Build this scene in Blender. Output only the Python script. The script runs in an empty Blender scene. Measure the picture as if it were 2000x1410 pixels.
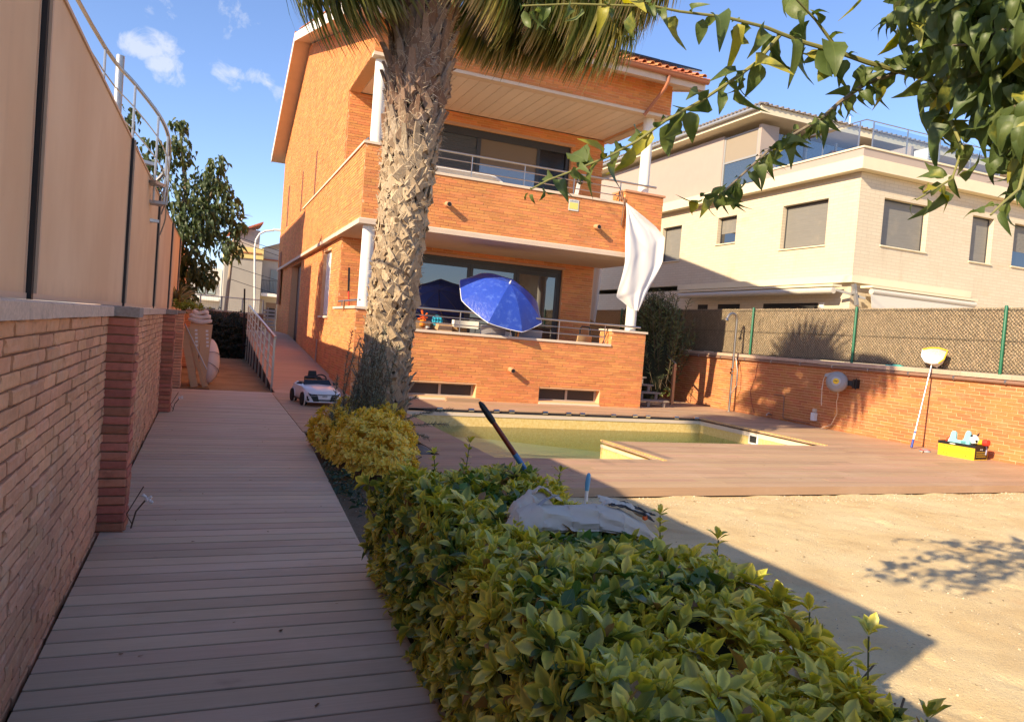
import bpy, math, random
import numpy as np
from mathutils import Matrix, Vector
R = math.radians
rnd = random.Random(7)
nrg = np.random.default_rng(7)
sc = bpy.context.scene
col = sc.collection

# ------------------------------------------------------------------ camera
EYE = Vector((0, 0, 1.58))
YAW, PITCH, ROLL, FPX = R(22.45), R(-1.90), R(4.525), 1450.0


def cam_axes():
    cy, sy = math.cos(YAW), math.sin(YAW)
    cp, sp = math.cos(PITCH), math.sin(PITCH)
    cr, sr = math.cos(ROLL), math.sin(ROLL)
    fwd = Vector((sy, cy, 0)); right = Vector((cy, -sy, 0)); up = Vector((0, 0, 1))
    f2 = fwd * cp + up * sp; u2 = up * cp - fwd * sp
    return right * cr + u2 * sr, u2 * cr - right * sr, f2


CR, CU, CF = cam_axes()
cd = bpy.data.cameras.new('camera'); cam = bpy.data.objects.new('camera', cd); col.objects.link(cam)
cd.sensor_width = 36; cd.lens = FPX / 2000 * 36; cd.clip_start = 0.05; cd.clip_end = 2000
cam.matrix_world = Matrix(((CR.x, CU.x, -CF.x, EYE.x), (CR.y, CU.y, -CF.y, EYE.y), (CR.z, CU.z, -CF.z, EYE.z), (0, 0, 0, 1)))
sc.camera = cam
NCR, NCU, NCF, NE = (np.array(v) for v in (CR, CU, CF, EYE))


def proj(P):
    """pixel x, pixel y, depth of world points (n,3)"""
    d = np.asarray(P, float) - NE
    z = d @ NCF
    zz = np.where(z > .02, z, .02)
    return 1000 + FPX * (d @ NCR) / zz, 705 - FPX * (d @ NCU) / zz, z


# ------------------------------------------------------------------ world, sun, exposure
SUN_TO = Vector((-1, -.41, .605)).normalized()
SUN_EL = math.asin(SUN_TO.z); SUN_AZ = math.atan2(SUN_TO.x, SUN_TO.y)
w = bpy.data.worlds.new('World'); sc.world = w; w.use_nodes = True
nt = w.node_tree; N = nt.nodes; L = nt.links
bg = N['Background']; bg.inputs[1].default_value = SKY_STRENGTH = 0.13
sky = N.new('ShaderNodeTexSky'); sky.sky_type = 'NISHITA'; sky.sun_disc = False
sky.sun_elevation = SUN_EL; sky.sun_rotation = SUN_AZ % (2 * math.pi)
sky.air_density = 0.95; sky.dust_density = 0.3; sky.ozone_density = 5.0
tc = N.new('ShaderNodeTexCoord')
no = N.new('ShaderNodeTexNoise'); no.inputs['Scale'].default_value = 30; no.inputs['Detail'].default_value = 8; no.inputs['Roughness'].default_value = .66; no.inputs['Distortion'].default_value = .4
L.new(tc.outputs['Generated'], no.inputs['Vector'])
CLOUDS = [((-.075, .953, .293), 0.044, 0.025, 1.0), ((-.100, .952, .291), 0.026, 0.016, .5), ((-.058, .961, .270), 0.031, 0.018, .7), ((-.012, .959, .287), 0.029, 0.017, .55), ((.004, .961, .277), 0.023, 0.018, .6),
          ((.034, .958, .286), 0.029, 0.013, .8), ((.060, .961, .272), 0.018, 0.018, .5), ((.011, .938, .345), 0.039, 0.039, .45), ((-.071, .938, .338), 0.033, 0.026, .4),
          ((-.75, .45, .30), 0.390, 0.091, .8), ((.3, -.8, .25), 0.455, 0.091, .8), ((-.3, -.8, .35), 0.390, 0.078, .8)]
acc = None
for c, rx, rz, amt in CLOUDS:
    c = Vector(c).normalized()
    side = Vector((c.y, -c.x, 0)).normalized(); upv = side.cross(c).normalized()
    def dotn(v):
        d = N.new('ShaderNodeVectorMath'); d.operation = 'DOT_PRODUCT'; L.new(tc.outputs['Generated'], d.inputs[0]); d.inputs[1].default_value = v
        return d.outputs['Value']
    def M2(op, a, b=None, cl=False):
        m = N.new('ShaderNodeMath'); m.operation = op; m.use_clamp = cl
        for i, x in enumerate((a, b)):
            if x is None: continue
            if isinstance(x, (int, float)): m.inputs[i].default_value = x
            else: L.new(x, m.inputs[i])
        return m.outputs[0]
    e1 = M2('POWER', M2('DIVIDE', dotn(side), rx), 2.0); e2 = M2('POWER', M2('DIVIDE', dotn(upv), rz), 2.0)
    fall = M2('SUBTRACT', 1.0, M2('ADD', e1, e2))
    front = M2('GREATER_THAN', dotn(c), 0.0)
    m = M2('MULTIPLY', M2('MULTIPLY', M2('MAXIMUM', fall, 0.0), front), amt)
    acc = m if acc is None else M2('ADD', acc, m)
nz = M2('MULTIPLY', M2('SUBTRACT', no.outputs[0], .53), 4.6)
al = M2('ADD', nz, M2('MULTIPLY', M2('SUBTRACT', acc, .34), 1.7), True)
al = M2('MULTIPLY', M2('MULTIPLY', al, M2('MINIMUM', M2('MULTIPLY', acc, 3.0), 1.0), True), .62)
mx = N.new('ShaderNodeMixRGB'); tint = N.new('ShaderNodeMixRGB'); tint.blend_type = 'MULTIPLY'; tint.inputs[0].default_value = 1; tint.inputs[2].default_value = (1.0, .89, .92, 1); L.new(sky.outputs[0], tint.inputs[1])
L.new(al, mx.inputs[0]); L.new(tint.outputs[0], mx.inputs[1]); mx.inputs[2].default_value = (3.6, 3.7, 4.0, 1)
L.new(mx.outputs[0], bg.inputs[0])
sd = bpy.data.lights.new('sun', 'SUN'); so = bpy.data.objects.new('sun', sd); col.objects.link(so)
sd.energy = 4.4; sd.angle = R(0.55); sd.color = (1.0, .82, .56)
so.rotation_euler = SUN_TO.to_track_quat('Z', 'Y').to_euler(); so.location = (-20, -10, 20)
sc.view_settings.view_transform = 'Standard'; sc.view_settings.look = 'None'
sc.view_settings.exposure = 1.04; sc.view_settings.gamma = 1; sc.view_settings.use_curve_mapping = False
sc.render.engine = 'CYCLES'
sc.cycles.max_bounces = 9; sc.cycles.diffuse_bounces = 6; sc.cycles.glossy_bounces = 3; sc.cycles.transmission_bounces = 4; sc.cycles.transparent_max_bounces = 8
sc.cycles.caustics_reflective = False; sc.cycles.caustics_refractive = False

# ------------------------------------------------------------------ materials


class G:
    """small node-graph helper"""
    def __init__(s, name):
        s.m = bpy.data.materials.new(name); s.m.use_nodes = True
        s.t = s.m.node_tree; s.n = s.t.nodes; s.l = s.t.links
        s.b = s.n['Principled BSDF']; s.out = s.n['Material Output']
        s.pos = s.n.new('ShaderNodeNewGeometry')
        s.oi = None

    def put(s, sock, x):
        if isinstance(x, (int, float)): sock.default_value = x
        elif isinstance(x, (tuple, list)):
            sock.default_value = tuple(x) + ((1,) if len(x) == 3 and len(sock.default_value) == 4 else ())
        else: s.l.new(x, sock)

    def math(s, op, a, b=0.0, cl=False):
        m = s.n.new('ShaderNodeMath'); m.operation = op; m.use_clamp = cl
        s.put(m.inputs[0], a); s.put(m.inputs[1], b)
        return m.outputs[0]

    def rand(s):
        if s.oi is None:
            o = s.n.new('ShaderNodeObjectInfo')
            s.oi = s.math('FRACT', s.math('ADD', o.outputs['Random'], s.pos.outputs['Random Per Island']))
        return s.oi

    def rand2(s, k):
        return s.math('FRACT', s.math('MULTIPLY', s.rand(), k))

    def noise(s, scale, detail=3, rough=.55, vec=None, dist=0.0):
        n = s.n.new('ShaderNodeTexNoise'); n.inputs['Scale'].default_value = 1 if isinstance(scale, (tuple, list)) else scale
        n.inputs['Detail'].default_value = detail; n.inputs['Roughness'].default_value = rough; n.inputs['Distortion'].default_value = dist
        v = vec or s.pos.outputs['Position']
        if isinstance(scale, (tuple, list)):
            mp = s.n.new('ShaderNodeMapping'); mp.inputs['Scale'].default_value = scale
            s.l.new(v, mp.inputs['Vector']); v = mp.outputs[0]
        s.l.new(v, n.inputs['Vector'])
        return n.outputs[0]

    def ramp(s, fac, stops):
        r = s.n.new('ShaderNodeValToRGB'); s.l.new(fac, r.inputs[0])
        e = r.color_ramp.elements
        while len(e) < len(stops): e.new(.5)
        for k, (p, c) in enumerate(stops):
            e[k].position = p; e[k].color = tuple(c) + (1,) if len(c) == 3 else c
        return r.outputs[0]

    def mix(s, f, a, b, mode='MIX'):
        m = s.n.new('ShaderNodeMixRGB'); m.blend_type = mode
        s.put(m.inputs[0], f); s.put(m.inputs[1], a); s.put(m.inputs[2], b)
        return m.outputs[0]

    def hsv(s, c, h=.5, sa=1.0, v=1.0):
        m = s.n.new('ShaderNodeHueSaturation')
        s.put(m.inputs['Color'], c); s.put(m.inputs['Hue'], h); s.put(m.inputs['Saturation'], sa); s.put(m.inputs['Value'], v)
        return m.outputs[0]

    def step(s, x, lo, hi):
        m = s.n.new('ShaderNodeMapRange'); m.interpolation_type = 'SMOOTHSTEP'
        s.put(m.inputs[0], x); m.inputs[1].default_value = lo; m.inputs[2].default_value = hi
        return m.outputs[0]

    def bump(s, h, strength=.3, dist=.01):
        b = s.n.new('ShaderNodeBump'); b.inputs['Strength'].default_value = strength; b.inputs['Distance'].default_value = dist
        s.l.new(h, b.inputs['Height'])
        if s.b.inputs['Normal'].is_linked: s.l.new(s.b.inputs['Normal'].links[0].from_socket, b.inputs['Normal'])
        s.l.new(b.outputs[0], s.b.inputs['Normal'])

    def uv(s):
        u = s.n.new('ShaderNodeUVMap'); sp = s.n.new('ShaderNodeSeparateXYZ'); s.l.new(u.outputs[0], sp.inputs[0])
        return sp.outputs[0], sp.outputs[1]

    def translucent(s, colr, fac):
        t = s.n.new('ShaderNodeBsdfTranslucent'); s.put(t.inputs[0], colr)
        m = s.n.new('ShaderNodeMixShader'); s.put(m.inputs[0], fac)
        s.l.new(s.b.outputs[0], m.inputs[1]); s.l.new(t.outputs[0], m.inputs[2]); s.l.new(m.outputs[0], s.out.inputs[0])


MATS = {}


def mat(name, c, rough=.7, var=.0, hue=.0, noise=None, bump=None, metal=0.0, spec=.4, dust=None, coat=0.0):
    """plain procedural surface: random tone per piece, noise tone, bump, dusty patches"""
    if name in MATS: return MATS[name]
    g = G(name); b = g.b
    g.put(b.inputs['Roughness'], rough); g.put(b.inputs['Metallic'], metal); g.put(b.inputs['Specular IOR Level'], spec); g.put(b.inputs['Coat Weight'], coat)
    cc = tuple(c)
    v = 1.0
    if var: v = g.math('ADD', g.math('MULTIPLY', g.rand(), 2 * var), 1 - var)
    if noise:
        q = g.math('ADD', g.math('MULTIPLY', g.noise(noise[0], 4, .6), 2 * noise[1]), 1 - noise[1])
        v = g.math('MULTIPLY', v, q)
    if var or noise:
        h = g.math('ADD', g.math('MULTIPLY', g.rand2(7.3), hue), .5 - hue / 2) if hue else .5
        cc = g.hsv(cc, h, 1.0, v)
    if dust:   # (colour, scale, lo, hi, amount)
        cc = g.mix(g.math('MULTIPLY', g.step(g.noise(dust[1], 5, .65), dust[2], dust[3]), dust[4]), cc, dust[0])
    g.put(b.inputs['Base Color'], cc)
    if bump: g.bump(g.noise(bump[0], 5, .6), bump[1], bump[2] if len(bump) > 2 else .01)
    MATS[name] = g.m
    return g.m


def leaf_mat(name, green, edge, edge_lo, edge_hi, yellow=.5, tl=.3, rough=.38, light=None):
    """leaf: green blade with paler margin (uv), random leaves more yellow; lets light through"""
    g = G(name); u, v = g.uv()
    d = g.math('ABSOLUTE', g.math('SUBTRACT', g.math('MULTIPLY', u, 2.0), 1.0))
    nn = g.math('MULTIPLY', g.math('SUBTRACT', g.noise(70, 3), .5), .55)
    r = g.rand()
    e = g.step(g.math('ADD', g.math('ADD', d, nn), g.math('MULTIPLY', g.math('SUBTRACT', r, .5), yellow)), edge_lo, edge_hi)
    gv = g.hsv(green, g.math('ADD', .485, g.math('MULTIPLY', g.rand2(5.7), .03)), 1.0, g.math('ADD', .65, g.math('MULTIPLY', g.rand2(3.3), .7)))
    c = g.mix(e, gv, edge)
    vein = g.step(d, .0, .07)
    c = g.mix(g.math('MULTIPLY', g.math('SUBTRACT', 1.0, vein), .35), c, light or edge)
    g.put(g.b.inputs['Base Color'], c); g.put(g.b.inputs['Roughness'], rough); g.put(g.b.inputs['Specular IOR Level'], .45)
    g.translucent(g.hsv(c, .5, 1.1, 1.5), tl)
    MATS[name] = g.m
    return g.m


# ------------------------------------------------------------------ mesh building
def mesh_from(name, V, F, uv=None, smooth=False):
    me = bpy.data.meshes.new(name); me.from_pydata([tuple(v) for v in V], [], [tuple(f) for f in F])
    if uv is not None:
        ul = me.uv_layers.new(name='UVMap'); ul.data.foreach_set('uv', np.asarray(uv, np.float32)[[i for f in F for i in f]].ravel())
    if smooth: me.polygons.foreach_set('use_smooth', np.ones(len(me.polygons), bool))
    me.update()
    return me


def quad_mesh(name, V, F, uvl=None, smooth=False):
    """fast mesh of quads only: V (n,3), F (m,4), uvl (m*4,2)"""
    V = np.asarray(V, np.float32); F = np.asarray(F, np.int32)
    me = bpy.data.meshes.new(name)
    me.vertices.add(len(V)); me.vertices.foreach_set('co', V.ravel())
    me.loops.add(F.size); me.loops.foreach_set('vertex_index', F.ravel())
    me.polygons.add(len(F)); me.polygons.foreach_set('loop_start', np.arange(0, F.size, 4, dtype=np.int32))
    if uvl is not None:
        ul = me.uv_layers.new(name='UVMap'); ul.data.foreach_set('uv', np.asarray(uvl, np.float32).ravel())
    me.update(calc_edges=True); me.validate()
    me.polygons.foreach_set('use_smooth', np.full(len(me.polygons), bool(smooth)))
    return me


def add(name, me, m=None, parent=None, mtx=None):
    o = bpy.data.objects.new(name, me); col.objects.link(o)
    if m is not None and not me.materials: me.materials.append(m)
    if mtx is not None: o.matrix_local = mtx
    if parent is not None:
        o.parent = parent
        if mtx is None: o.location = -origin(parent)
    return o


def empty(name, loc=(0, 0, 0), rz=0.0):
    o = bpy.data.objects.new(name, None); col.objects.link(o); o.empty_display_size = .1
    o.location = loc; o.rotation_euler = (0, 0, rz)
    return o


def tag(o, label=None, cat=None, group=None, kind=None):
    if label: o['label'] = label
    if cat: o['category'] = cat
    if group: o['group'] = group
    if kind: o['kind'] = kind
    return o


LOCAL = set()


def thing(name, label, cat, loc=(0, 0, 0), rz=0.0, group=None, local=False):
    """a thing's Empty at its base; local: its parts are built in the thing's own coordinates, else in world ones"""
    o = empty(name, loc, rz)
    if local: LOCAL.add(o.name)
    return tag(o, label, cat, group)


def origin(o):
    """where a parent's parts have their zero, for parts built in world coordinates"""
    t = Vector((0, 0, 0)); r = o
    while r is not None:
        t = t + r.location
        if r.parent is None and r.name in LOCAL: return Vector((0, 0, 0))
        r = r.parent
    return t


class MB:
    """mesh builder; world (or thing-local) coordinates"""
    def __init__(s): s.V = []; s.F = []

    def raw(s, V, F):
        k = len(s.V); s.V += [tuple(v) for v in V]; s.F += [tuple(i + k for i in f) for f in F]
        return s

    def box(s, a, b, rot=None):
        x0, y0, z0 = a; x1, y1, z1 = b
        V = [(x0, y0, z0), (x1, y0, z0), (x1, y1, z0), (x0, y1, z0), (x0, y0, z1), (x1, y0, z1), (x1, y1, z1), (x0, y1, z1)]
        return s.raw(V, [(0, 3, 2, 1), (4, 5, 6, 7), (0, 1, 5, 4), (1, 2, 6, 5), (2, 3, 7, 6), (3, 0, 4, 7)])

    def bbox(s, a, b, e=.004):
        """box with chamfered vertical and top edges"""
        x0, y0, z0 = a; x1, y1, z1 = b
        V = [(x0, y0, z0), (x1, y0, z0), (x1, y1, z0), (x0, y1, z0), (x0, y0, z1 - e), (x1, y0, z1 - e), (x1, y1, z1 - e), (x0, y1, z1 - e),
             (x0 + e, y0 + e, z1), (x1 - e, y0 + e, z1), (x1 - e, y1 - e, z1), (x0 + e, y1 - e, z1)]
        return s.raw(V, [(0, 3, 2, 1), (0, 1, 5, 4), (1, 2, 6, 5), (2, 3, 7, 6), (3, 0, 4, 7), (4, 5, 9, 8), (5, 6, 10, 9), (6, 7, 11, 10), (7, 4, 8, 11), (8, 9, 10, 11)])

    def bar(s, p, q, wx, wz=None, up=(0, 0, 1)):
        """rectangular bar from p to q"""
        p = Vector(p); q = Vector(q); wz = wz or wx
        d = (q - p).normalized(); u = Vector(up)
        if abs(d.dot(u)) > .98: u = Vector((0, 1, 0))
        a = d.cross(u).normalized() * wx / 2; b = a.cross(d).normalized() * wz / 2
        V = [p - a - b, p + a - b, p + a + b, p - a + b, q - a - b, q + a - b, q + a + b, q - a + b]
        return s.raw(V, [(0, 3, 2, 1), (4, 5, 6, 7), (0, 1, 5, 4), (1, 2, 6, 5), (2, 3, 7, 6), (3, 0, 4, 7)])

    def tube(s, pts, r, n=8, caps=True):
        """round tube along a path; r number or list"""
        pts = [Vector(p) for p in pts]; m = len(pts)
        rr = r if isinstance(r, (list, tuple)) else [r] * m
        V = []; F = []; a = None
        for i, p in enumerate(pts):
            t = (pts[min(i + 1, m - 1)] - pts[max(i - 1, 0)]).normalized()
            if a is None:
                a = t.cross(Vector((0, 0, 1)))
                if a.length < .05: a = t.cross(Vector((0, 1, 0)))
            a = (a - t * a.dot(t)).normalized(); b = t.cross(a)
            for k in range(n):
                q = 2 * math.pi * k / n
                V.append(p + (a * math.cos(q) + b * math.sin(q)) * rr[i])
        for i in range(m - 1):
            for k in range(n):
                k2 = (k + 1) % n
                F.append((i * n + k, i * n + k2, (i + 1) * n + k2, (i + 1) * n + k))
        if caps: F += [tuple(range(n - 1, -1, -1)), tuple((m - 1) * n + k for k in range(n))]
        return s.raw(V, F)

    def lathe(s, prof, c=(0, 0, 0), axis=(0, 0, 1), n=20):
        """prof list of (radius, height) round axis through c"""
        ax = Vector(axis).normalized(); a = ax.cross(Vector((0, 1, 0)))
        if a.length < .1: a = ax.cross(Vector((1, 0, 0)))
        a.normalize(); b = ax.cross(a); c = Vector(c)
        V = []; F = []
        for r, h in prof:
            for k in range(n):
                q = 2 * math.pi * k / n
                V.append(c + ax * h + (a * math.cos(q) + b * math.sin(q)) * r)
        for i in range(len(prof) - 1):
            for k in range(n):
                k2 = (k + 1) % n
                F.append((i * n + k, i * n + k2, (i + 1) * n + k2, (i + 1) * n + k))
        F += [tuple(range(n - 1, -1, -1)), tuple((len(prof) - 1) * n + k for k in range(n))]
        return s.raw(V, F)

    def prism(s, poly, d):
        """extrude a 3D polygon by vector d"""
        n = len(poly); d = Vector(d); P = [Vector(p) for p in poly]
        return s.raw(P + [p + d for p in P], [tuple(range(n - 1, -1, -1)), tuple(range(n, 2 * n))] + [(i, (i + 1) % n, n + (i + 1) % n, n + i) for i in range(n)])

    def grid(s, fn, nu, nv, thick=0.0):
        """surface fn(u,v)->point, optional thickness along normal"""
        P = [[Vector(fn(i / nu, j / nv)) for j in range(nv + 1)] for i in range(nu + 1)]
        V = [p for row in P for p in row]; W = nv + 1
        F = [(i * W + j, (i + 1) * W + j, (i + 1) * W + j + 1, i * W + j + 1) for i in range(nu) for j in range(nv)]
        if thick:
            Nn = []
            for i in range(nu + 1):
                for j in range(nv + 1):
                    du = P[min(i + 1, nu)][j] - P[max(i - 1, 0)][j]; dv = P[i][min(j + 1, nv)] - P[i][max(j - 1, 0)]
                    c = du.cross(dv); Nn.append(c.normalized() if c.length > 1e-9 else Vector((0, 0, 1)))
            k = len(V); V = V + [v - n * thick for v, n in zip(V, Nn)]
            F2 = [tuple(k + x for x in f[::-1]) for f in F]
            E = [(i * W, (i + 1) * W) for i in range(nu)] + [((i + 1) * W + nv, i * W + nv) for i in range(nu)] + [(j + 1, j) for j in range(nv)] + [(nu * W + j, nu * W + j + 1) for j in range(nv)]
            F = F + F2 + [(b, a, a + k, b + k) for a, b in E]
        return s.raw(V, F)

    def build(s, name, m, parent=None, smooth=False, loc=None):
        me = mesh_from(name, s.V, s.F)
        if smooth:
            me.polygons.foreach_set('use_smooth', np.ones(len(me.polygons), bool))
            try: me.set_sharp_from_angle(angle=R(40))
            except Exception: pass
        o = add(name, me, m, parent)
        if loc: o.location = loc
        return o


def emit(parent, name, variants, items, m, limit=300, stuff=None, smooth=False, keep=None):
    """items: list of (variant index, 4x4 numpy). The ones showing largest become objects sharing mesh data; the rest one joined part."""
    if not items: return
    Ms = np.array([i[1] for i in items], float); vi = np.array([i[0] for i in items])
    meshes = []
    px, py, dz = proj(Ms[:, :3, 3])
    size = np.linalg.norm(Ms[:, :3, 0], axis=1) + np.linalg.norm(Ms[:, :3, 2], axis=1)
    score = size / np.maximum(dz, .05)
    seen = (dz > .1) & (px > -20) & (px < 2020) & (py > -20) & (py < 1430)
    if keep is not None: seen &= np.asarray(keep)
    score = np.where(seen, score, -1)
    order = np.argsort(-score)
    top = [k for k in order[:limit] if score[k] > 0] if limit else []
    pick = set(top)
    for k, (V, F, uv) in enumerate(variants):
        me = quad_mesh(name, V, F, None if uv is None else np.asarray(uv)[np.asarray(F).ravel()], smooth); me.materials.append(m); meshes.append(me)
    og = origin(parent) if parent is not None else Vector((0, 0, 0))
    for k in top:
        o = bpy.data.objects.new(name, meshes[vi[k]]); col.objects.link(o); o.parent = parent; q = Matrix(Ms[k].tolist()); q.translation = q.translation - og; o.matrix_local = q
    rest = [k for k in range(len(items)) if k not in pick]
    if not rest: return
    VV = []; FF = []; UU = []; base = 0
    for v, (V, F, uv) in enumerate(variants):
        idx = [k for k in rest if vi[k] == v]
        if not idx: continue
        V = np.asarray(V, float); F = np.asarray(F)
        Vh = np.c_[V, np.ones(len(V))]
        T = np.einsum('kij,nj->kni', Ms[idx][:, :3, :], Vh).reshape(-1, 3)
        Fa = (F[None] + (np.arange(len(idx)) * len(V))[:, None, None]).reshape(-1, 4) + base
        VV.append(T); FF.append(Fa); base += len(T)
        if uv is not None: UU.append(np.tile(np.asarray(uv)[F.ravel()], (len(idx), 1)))
    me = quad_mesh(stuff or name, np.concatenate(VV), np.concatenate(FF), np.concatenate(UU) if UU else None, smooth)
    o = add(stuff or name, me, m, parent); o['kind'] = 'stuff'
    return o


def mtx(cx, cy, cz, X, Y, Z):
    m = np.eye(4); m[:3, 0] = X; m[:3, 1] = Y; m[:3, 2] = Z; m[:3, 3] = (cx, cy, cz)
    return m


def frame(p, y, z=None, s=1.0, roll=0.0, sx=1.0):
    """matrix: local Y along y, local Z near z"""
    y = np.asarray(y, float); y = y / (np.linalg.norm(y) + 1e-9)
    z = np.array([0, 0, 1.0]) if z is None else np.asarray(z, float)
    x = np.cross(y, z)
    if np.linalg.norm(x) < 1e-4: x = np.cross(y, [1, 0, 0.3])
    x /= np.linalg.norm(x); z = np.cross(x, y)
    if roll:
        c, q = math.cos(roll), math.sin(roll); x, z = x * c + z * q, z * c - x * q
    return mtx(p[0], p[1], p[2], x * s * sx, y * s, z * s)
# ------------------------------------------------------------------ bricks
def brick_variants(rough, n, seed, full=True):
    """unit brick: x,z in -.5...5, y 0 (bed) ..1 (face); chamfered uneven face"""
    rg = np.random.default_rng(seed); out = []
    for _ in range(n):
        if not full:
            V = np.array([(-.5, 0, -.5), (.5, 0, -.5), (.5, 0, .5), (-.5, 0, .5), (-.5, 1, -.5), (.5, 1, -.5), (.5, 1, .5), (-.5, 1, .5)], float)
            V[4:, 1] += rg.normal(0, rough, 4); V[4:, 0] += rg.normal(0, .008, 4); V[4:, 2] += rg.normal(0, .035, 4)
            F = [(4, 7, 6, 5), (0, 4, 5, 1), (1, 5, 6, 2), (2, 6, 7, 3), (3, 7, 4, 0)]
        else:
            # 4x3 face grid inset + rim
            xs = np.array([-.5, -.46, -.15, .18, .46, .5]); zs = np.array([-.5, -.36, .0, .36, .5])
            V = []; F = []
            for a, x in enumerate(xs):
                for b, z in enumerate(zs):
                    rim = a in (0, 5) or b in (0, 4)
                    y = (.72 if rim else 1.0) + rg.normal(0, rough)
                    V.append((x + rg.normal(0, .005), y, z + rg.normal(0, .018)))
            for a in range(5):
                for b in range(4):
                    k = a * 5 + b; F.append((k, k + 1, k + 6, k + 5))
            k = len(V)
            ring = [a * 5 for a in range(6)] + [25 + b for b in range(1, 5)] + [a * 5 + 4 for a in range(4, -1, -1)] + [b for b in range(3, 0, -1)]
            for i in ring: V.append((V[i][0], -.3, V[i][2]))
            for q in range(len(ring)):
                q2 = (q + 1) % len(ring); F.append((ring[q], ring[q2], k + q2, k + q))
        out.append((np.array(V), np.array(F), None))
    return out


def brick_face(items, org, u, n, length, z0, z1, bl, bh, jt, depth, nv, openings=(), clip=None, half=.5, jitter=.0, seed=1, off=0.0, ju=None):
    """running-bond bricks on the plane org + u*s + z; openings (s0,s1,z0,z1); clip(s,z)->bool"""
    ju = ju or jt
    rg = random.Random(seed)
    org = np.asarray(org, float); u = np.asarray(u, float); n = np.asarray(n, float)
    nr = max(1, int(round((z1 - z0) / bh))); h = (z1 - z0) / nr
    for r in range(nr):
        zc = z0 + (r + .5) * h
        s = -((r * half) % 1.0 + off) * bl
        while s < length:
            a, b = max(s, 0), min(s + bl, length)
            s += bl
            segs = [(a, b)]
            for (o0, o1, p0, p1) in openings:
                if zc > p0 - h * .3 and zc < p1 + h * .3:
                    ns = []
                    for (x, y) in segs:
                        if y <= o0 or x >= o1: ns.append((x, y))
                        else:
                            if x < o0: ns.append((x, o0))
                            if y > o1: ns.append((o1, y))
                    segs = ns
            for (x, y) in segs:
                if y - x < .045: continue
                if clip and not clip((x + y) / 2, zc): continue
                c = org + u * ((x + y) / 2) + np.array([0, 0, zc])
                d = depth * (1 + rg.uniform(-jitter, jitter))
                c = c + np.array([0, 0, rg.uniform(-.03, .03) * h])
                items.append((rg.randrange(nv), mtx(c[0], c[1], c[2], u * (y - x - ju), n * d, np.array([0, 0, h - jt]))))


def brick_mat(name, c, var, hue, dust, noise=(9, .18), bump=(60, .4, .004), soot=None):
    g = G(name); b = g.b
    v = g.math('ADD', g.math('MULTIPLY', g.rand(), 2 * var), 1 - var)
    v = g.math('MULTIPLY', v, g.math('ADD', g.math('MULTIPLY', g.noise(noise[0], 4, .6), 2 * noise[1]), 1 - noise[1]))
    v = g.math('MULTIPLY', v, g.math('ADD', g.math('MULTIPLY', g.noise(1.3, 3, .5), .5), .75))
    h = g.math('ADD', g.math('MULTIPLY', g.rand2(7.3), hue), .5 - hue / 2)
    cc = g.hsv(c, h, 1.0, v)
    if dust: cc = g.mix(g.math('MULTIPLY', g.step(g.noise(dust[1], 6, .7), dust[2], dust[3]), dust[4]), cc, dust[0])
    if soot: cc = g.mix(g.math('MULTIPLY', g.step(g.noise(soot[1], 5, .6), soot[2], soot[3]), soot[4]), cc, soot[0])
    g.put(b.inputs['Base Color'], cc); b.inputs['Roughness'].default_value = .85; b.inputs['Specular IOR Level'].default_value = .25
    g.bump(g.noise(bump[0], 5, .7), bump[1], bump[2])
    MATS[name] = g.m
    return g.m


M_brick_old = brick_mat('old_brick', (.68, .35, .20), .11, .010, ((.70, .48, .34), 5.5, .50, .72, .55), noise=(25, .25), bump=(45, .7, .006))
M_brick_pier = brick_mat('pier_brick', (.50, .185, .115), .24, .02, ((.52, .33, .25), 9, .60, .78, .35), noise=(25, .25), bump=(45, .6, .006), soot=((.05, .035, .03), 4, .55, .75, .5))
M_mortar_old = mat('old_mortar', (.26, .15, .09), .95, noise=(30, .3), bump=(90, .6, .006), spec=.1)
M_brick_house = brick_mat('orange_brick', (.66, .265, .095), .12, .018, ((.70, .38, .17), 3.0, .55, .8, .3), noise=(30, .12), bump=(80, .3, .003))
M_mortar_house = mat('orange_mortar', (.76, .46, .25), .95, noise=(12, .12), bump=(120, .3, .003), spec=.1)
M_brick_garden = brick_mat('garden_brick', (.50, .19, .072), .09, .02, ((.54, .31, .17), 2.2, .5, .75, .4), noise=(30, .12), bump=(80, .3, .003))
M_stone = mat('cast_stone', (.50, .40, .32), .9, noise=(14, .18), bump=(160, .5, .003), spec=.2)
M_stone_old = mat('old_cast_stone', (.66, .50, .39), .95, noise=(60, .35), bump=(120, .9, .004), spec=.1, dust=((.12, .10, .09), 5, .5, .75, .5))
M_stone_dark = mat('dark_cast_stone', (.36, .30, .26), .95, noise=(60, .4), bump=(120, .9, .004), spec=.1)
M_white_stone = mat('white_stone', (.70, .57, .44), .85, noise=(5, .08), bump=(90, .2, .002))
M_white = mat('white_paint', (.80, .77, .72), .55, noise=(4, .04))
M_ceiling = mat('ceiling_paint', (.86, .76, .64), .5, var=.05, noise=(3, .03))
M_soffit = mat('soffit_render', (.64, .51, .40), .85, noise=(3, .12), bump=(60, .2, .003))
M_dark = mat('dark_frame', (.035, .037, .042), .35, spec=.5)
M_black = mat('black_plastic', (.014, .014, .016), .45)
M_steel = mat('brushed_steel', (.52, .48, .43), .33, metal=1.0, noise=(40, .08))
M_galv = mat('galvanised_steel', (.45, .45, .45), .45, metal=1.0, noise=(20, .12))
M_chrome = mat('chrome', (.6, .6, .6), .15, metal=1.0)
M_int = mat('dark_room', (.03, .028, .026), .9)
M_wood = mat('pale_wood', (.55, .36, .19), .7, var=.15, noise=((4, 4, 40), .15))
M_terrac = mat('terracotta', (.48, .165, .072), .75, var=.2, hue=.03, noise=(12, .2), dust=((.33, .24, .18), 5, .55, .8, .5))
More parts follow.
